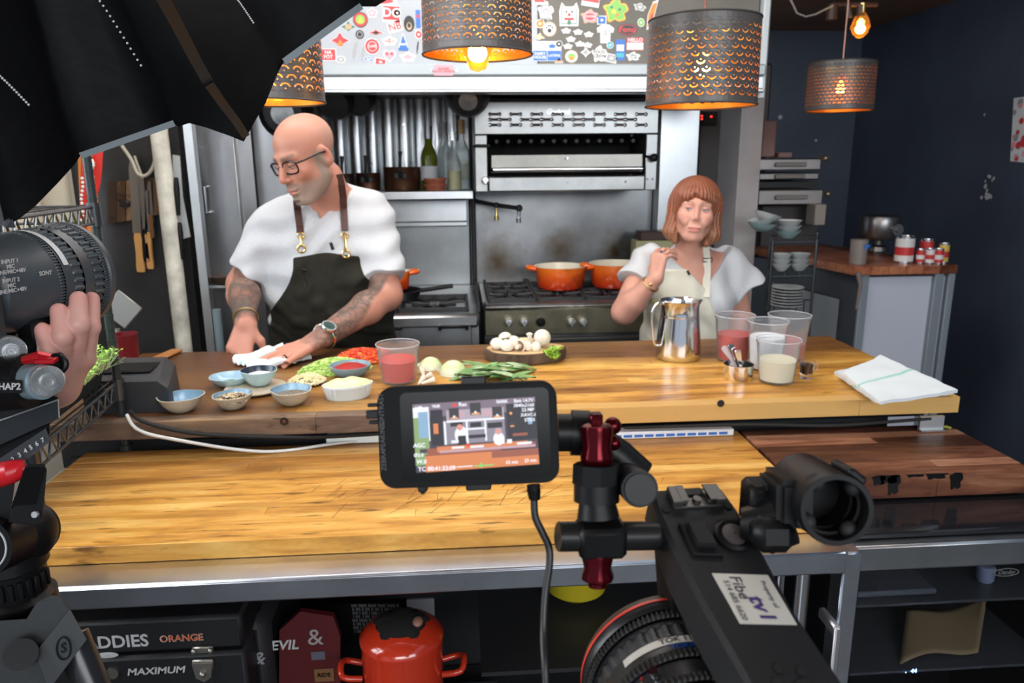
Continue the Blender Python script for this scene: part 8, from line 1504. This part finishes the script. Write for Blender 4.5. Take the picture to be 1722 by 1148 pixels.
def rosette(px, py, d, rpx, mt, nm, depth=.012, facing=None):
    q = P(px, py, d=d); r = rpx*d/FPX; ax = (facing or RB*.75-AX*.6).normalized(); m = M(); m.lathe([(.0005, .001), (r*.25, .001), (r*.3, .003), (r*.42, .003), (r*.45, 0), (r*.55, 0)], q, ax, n=28); n = 96; a_, b_ = perp(ax)
    m.rings([[q+ax*(z if i % 2 else z2)+(a_*math.cos(2*PI*i/n)+b_*math.sin(2*PI*i/n))*rr_ for i in range(n)] for rr_, z, z2 in ((r*.55, 0, 0), (r*.6, .002, .0005), (r*.93, .0025, .0005), (r, .0005, 0), (r, -depth, -depth))], cap=False)
    part(nm, m, mt, cb, smooth=20)
SIL = mat('silver_rosette', (.55, .57, .58), .35, .7); rosette(18, 590, .70, 24, SIL, 'rosette', .01)
m = M(); a, b = P(-60, 652, d=.70), P(48, 640, d=.70); m.tube([a, b], .026, n=24); br = part('rig_bracket', m, BLK, cb)
m = M(); a, b = P(46, 642, d=.70), P(72, 642, d=.69); m.cyl(a, b, .0165, n=32); part('bracket_end', m, mat('blue_grey_cap', (.28, .37, .42), .4, .3), br); rosette(80, 641, .685, 27, SIL, 'rosette', .006, RB*.85-AX*.5)
q = P(14, 650, d=.672); m = M(); T = frame(q, RT, y=UPV); m.T = T; m.box((0, 0, 0), (.024, .012, .002), .0005); m.T = Matrix(); lettering(m, 'SHAP2', .0085, T @ Matrix.Translation(V(0, 0, .0012)), 1, bold=True); part('name_plate', m, [BLK, WL], br, smooth=0)
m = M(); m.tube([P(40, 606, d=.69), P(65, 600, d=.69), P(88, 604, d=.70)], [.004, .006, .005], n=8); m.box(P(78, 606, d=.69), (.018, .010, .005), .001); part('red_lever', m, mat('red_lever_metal', (.55, .01, .02), .3, .4), br)
m = M(); a = P(95, 612, d=.70); m.tube([a+(RT*math.cos(t)*.009+UPV*math.sin(t)*.008) for t in np.linspace(0, 2*PI, 17)[:-1]], .0028, n=8, close=True); m.cyl(P(78, 612, d=.70), P(104, 606, d=.70), .008, n=14); part('lever_knob', m, BLK, br)
m = M(frame(P(62, 563, d=.76), RB, z=UB)); m.box((0, 0, 0), (.026, .03, .036), .005); part('support_block', m, BLKM, cb)
m = M(); a = P(3, 545, d=.74); m.lathe([(.0005, .004), (.009, .004), (.016, .002), (.017, 0)], a, RB-AX*.5, n=24); part('body_dial', m, DARKMET, body_b)
slab([(-80, 668), (20, 650), (60, 654), (98, 668), (98, 690), (0, 722), (-80, 750)], .735, .05, BLK, 'lower_block', cb)
slab([(-80, 762), (0, 740), (84, 704), (84, 730), (0, 775), (-80, 800)], .735, .04, BLK, 'lower_block', cb)
# hand of the operator (one body reaching from below)
hpx = [((142, 600, .80), (152, 550, .785), (154, 503, .80)), ((123, 602, .785), (132, 546, .765), (132, 503, .775)), ((103, 612, .775), (105, 566, .755), (99, 523, .76)), ((87, 628, .765), (81, 590, .75), (71, 554, .75))]
fch = [[P(a, b, d=d) for a, b, d in f] for f in hpx]; wrist = P(34, 680, d=.80); fore = P(-120, 790, d=.78); el_ = P(-330, 1050, d=.72)
def ohand(p):
    pd_ = s_cap(p, wrist, P(94, 645, d=.795), .024, .022)
    for f in fch: pd_ = smin(pd_, s_cap(p, P(95, 650, d=.795), f[0]+(P(95, 650, d=.795)-f[0])*.12, .016, .0125), .012)
    o = smin(pd_, s_cap(p, wrist, fore, .027, .038), .02); o = smin(o, s_cap(p, fore, el_, .038, .045), .02); base = o; out = o
    for k, f in enumerate(fch):
        r = (.0095, .0102, .0098, .0088)[k]; d = smin(s_cap(p, f[0], f[1], r*1.08, r*.98), s_cap(p, f[1], f[2], r, r*.86), .003); d = smin(d, s_ell(p, f[1], (r*1.02,)*3), .002); out = np.minimum(out, smin(base, d, .008))
    tb_ = P(84, 655, d=.78); return smin(out, s_cap(p, tb_, P(60, 610, d=.765), .014, .011), .01)
opr = thing('person', 'camera operator\'s bare hand gripping the big lens from below, left foreground', 'person', V(el_.x, el_.y, 0))
def ocol(v):
    n = npnoise(v, 45)[:, None]; c = NF(.66, .38, .32)*(1-.3*n)+NF(.70, .22, .20)*.3*n
    for f in fch: k = np.clip(1-np.linalg.norm(v-np.array(f[2]), axis=1)/.016, 0, 1)[:, None]*.4; c = c*(1-k)+NF(.75, .28, .26)*k; k = np.clip(1-np.abs(np.linalg.norm(v-np.array(f[1]), axis=1)-.006)/.003, 0, 1)[:, None]*.15; c = c*(1-k)+NF(.5, .18, .15)*k
    return c
bdl, bdh = n3(el_)-.06, n3(P(175, 480, d=.86))+.03; lo2 = np.minimum(n3(el_), n3(P(60, 720, d=.78)))-.05; hi2 = np.maximum(n3(P(175, 480, d=.87)), n3(P(60, 540, d=.80)))+.03
sdf_obj('body', ohand, lo2, hi2, .0018, skin_mat('operator_skin', SK1), opr, color=ocol)
m = M(); m.tube([el_+V(0, 0, .0), el_+V(-.14, -.05, .02), el_+V(-.25, -.12, .18)], [.055, .07, .10], n=20, sub=4); m.sph(el_+V(-.30, -.15, -.05), (.20, .14, .33), 20, 14); m.cyl(el_+V(-.38, -.15, -.1), V(el_.x-.38, el_.y-.15, .02), .10, .07); m.cyl(el_+V(-.22, -.15, -.1), V(el_.x-.22, el_.y-.15, .02), .10, .07); part('dark_clothes', m, mat('black_shirt', (.02, .02, .022), .8), opr)
# plates, head and tripod
tr = thing('video_tripod', 'black and grey video tripod with ribbed lever and numbered head at the lower left', 'tripod', V(P(40, 1148, d=.75).x, P(40, 1148, d=.75).y, 0))
PLB = mat('black_plate_metal', (.02, .021, .024), .3, .4); slab([(-80, 735), (0, 706), (98, 671), (100, 703), (0, 748), (-80, 782)], .72, .07, PLB, 'camera_plate'); m = M(); m.tube([P(-40, 722, d=.718), P(0, 707, d=.718), P(98, 672, d=.719), P(99.5, 702, d=.719)], .0008, n=5); part('worn_edge', m, SIL, tr)
slab([(-80, 800), (0, 770), (78, 719), (84, 742), (60, 762), (0, 800), (-80, 830)], .73, .06, mat('dark_grey_plate', (.035, .037, .042), .4), 'sliding_plate')
for i, (x, y) in enumerate(((-4, 786), (10, 779), (22, 772), (33, 765), (43, 758), (52, 752), (62, 746), (72, 740))): 
    m = M(); q = P(x, y, d=.7285); lettering(m, str(i), .0065, frame(q, RT-UPV*-.55, y=UPV), ext=.0001, bold=True); part('scale_number', m, WL, tr, smooth=0)
slab([(-40, 800), (0, 790), (28, 792), (20, 850), (24, 880), (-40, 882)], .71, .05, BLK, 'head_arm')
lv = slab([(42, 786), (50, 780), (75, 780), (79, 790), (74, 845), (70, 878), (60, 882), (14, 878), (18, 862), (26, 845)], .69, .022, BLKM, 'lever'); m = M()
for k in range(15): a, b = P(43+k*2.2, 784+abs(k-7)*.3, d=.6895), P(20+k*2.7, 850-k*.2, d=.6895); m.tube([a, b], .0008, n=4)
part('lever_ribs', m, BLK, lv, kind='stuff'); m = M(); q = P(61, 864, d=.688); m.cyl(q, q-FWD*.003, .0030, n=14); part('lever_screw', m, SIL, lv)
m = M(); m.tube([P(2, 798, d=.70), P(22, 792, d=.695), P(44, 786, d=.70)], [.012, .011, .008], n=14)
for k in range(9): a = P(18+k*2.6, 779-k*.3, d=.693); m.tube([a, P(13+k*2.8, 796, d=.688)], .0007, n=4)
part('red_button', m, mat('red_plastic', (.60, .012, .02), .35), lv)
hc = P(15, 905, d=.73); m = M(); m.cyl(hc-FWD*.035, hc+FWD*.04, .027, .027, n=40); m.sph(hc+FWD*.02, (.032, .032, .032), 24, 16); head_ = part('fluid_head', m, BLK, tr)
m = M(); f0 = hc-FWD*.0355-UPV*.0; m.tube([f0+(RT*math.cos(t)+UPV*math.sin(t))*.0215 for t in np.linspace(0, 2*PI, 41)[:-1]], .0009, n=5, close=True); m.tube([f0+RT*x+UPV*y for x, y in ((-.016, -.012), (-.004, -.004), (.004, .006), (.010, .004))], .0014, n=5); lettering(m, 'VIDEO', .0075, frame(f0+UPV*.008-RT*.004, RT, y=UPV), ext=.0002, bold=True, shear=.2); part('white_emblem', m, WL, head_, smooth=0)
m = M(); m.lathe([(.032, 0), (.034, -.015), (.030, -.018), (.030, -.045), (.036, -.05), (.037, -.085), (.030, -.09)], P(20, 955, d=.75)+V(0, 0, .02), n=48); part('head_base', m, BLK, tr)
nb = P(20, 955, d=.75)+V(0, 0, .02)
for i, a in enumerate((-1.75, -1.45, -1.15, -.85)): q = nb+V(math.cos(a)*.0368, math.sin(a)*.0368, -.066); m = M(); lettering(m, '0 4 2 0'.split()[i], .008, frame(q, V(-math.sin(a), math.cos(a), 0), z=V(math.cos(a), math.sin(a), 0)), ext=.0002, bold=True); part('dial_number', m, WL, tr, smooth=0)
m = M()
for i in range(14): a = -PI+i*.25; q = nb+V(math.cos(a)*.031, math.sin(a)*.031, -.032); m.box(q, (.005, .005, .018), .001, R=Matrix.Rotation(a, 3, 'Z'))
part('dial_ribs', m, BLKM, tr, kind='stuff')
TG = mat('grey_tripod_casting', (.028, .030, .032), .5, bump=.1, bscale=300); slab([(-60, 1060), (0, 1043), (45, 1040), (62, 1012), (85, 1000), (102, 1002), (146, 1075), (92, 1148), (60, 1190), (-60, 1200)], .70, .07, TG, 'tripod_crown'); slab([(58, 1098), (118, 1024), (146, 1075), (90, 1150), (78, 1150)], .692, .01, mat('lighter_grey_casting', (.045, .048, .05), .5), 'crown_cover')
m = M(); q = P(107, 1090, d=.690); m.tube([q+(RT*math.cos(t)*.0065+UPV*math.sin(t)*.0105) for t in np.linspace(0, 2*PI, 25)[:-1]], .0008, n=5, close=True); lettering(m, 'S', .013, frame(q, RT, y=UPV), ext=.0003); part('oval_emblem', m, BLK, tr, smooth=0)
m = M(); m.cyl(P(35, 1100, d=.70), P(35, 1100, d=.68), .014, n=20); part('pivot_bolt', m, BLK, tr)
for k, (a, b) in enumerate(((P(120, 1070, d=.74), V(.02, .40, .01)), (P(-40, 1120, d=.76), V(-.75, .25, .01)), (P(30, 1120, d=.80), V(-.50, .90, .01)))): m = M(); m.cyl(a, b, .016, .012, n=18); part('leg', m, mat('satin_tripod_leg', (.02, .02, .022), .25), tr)
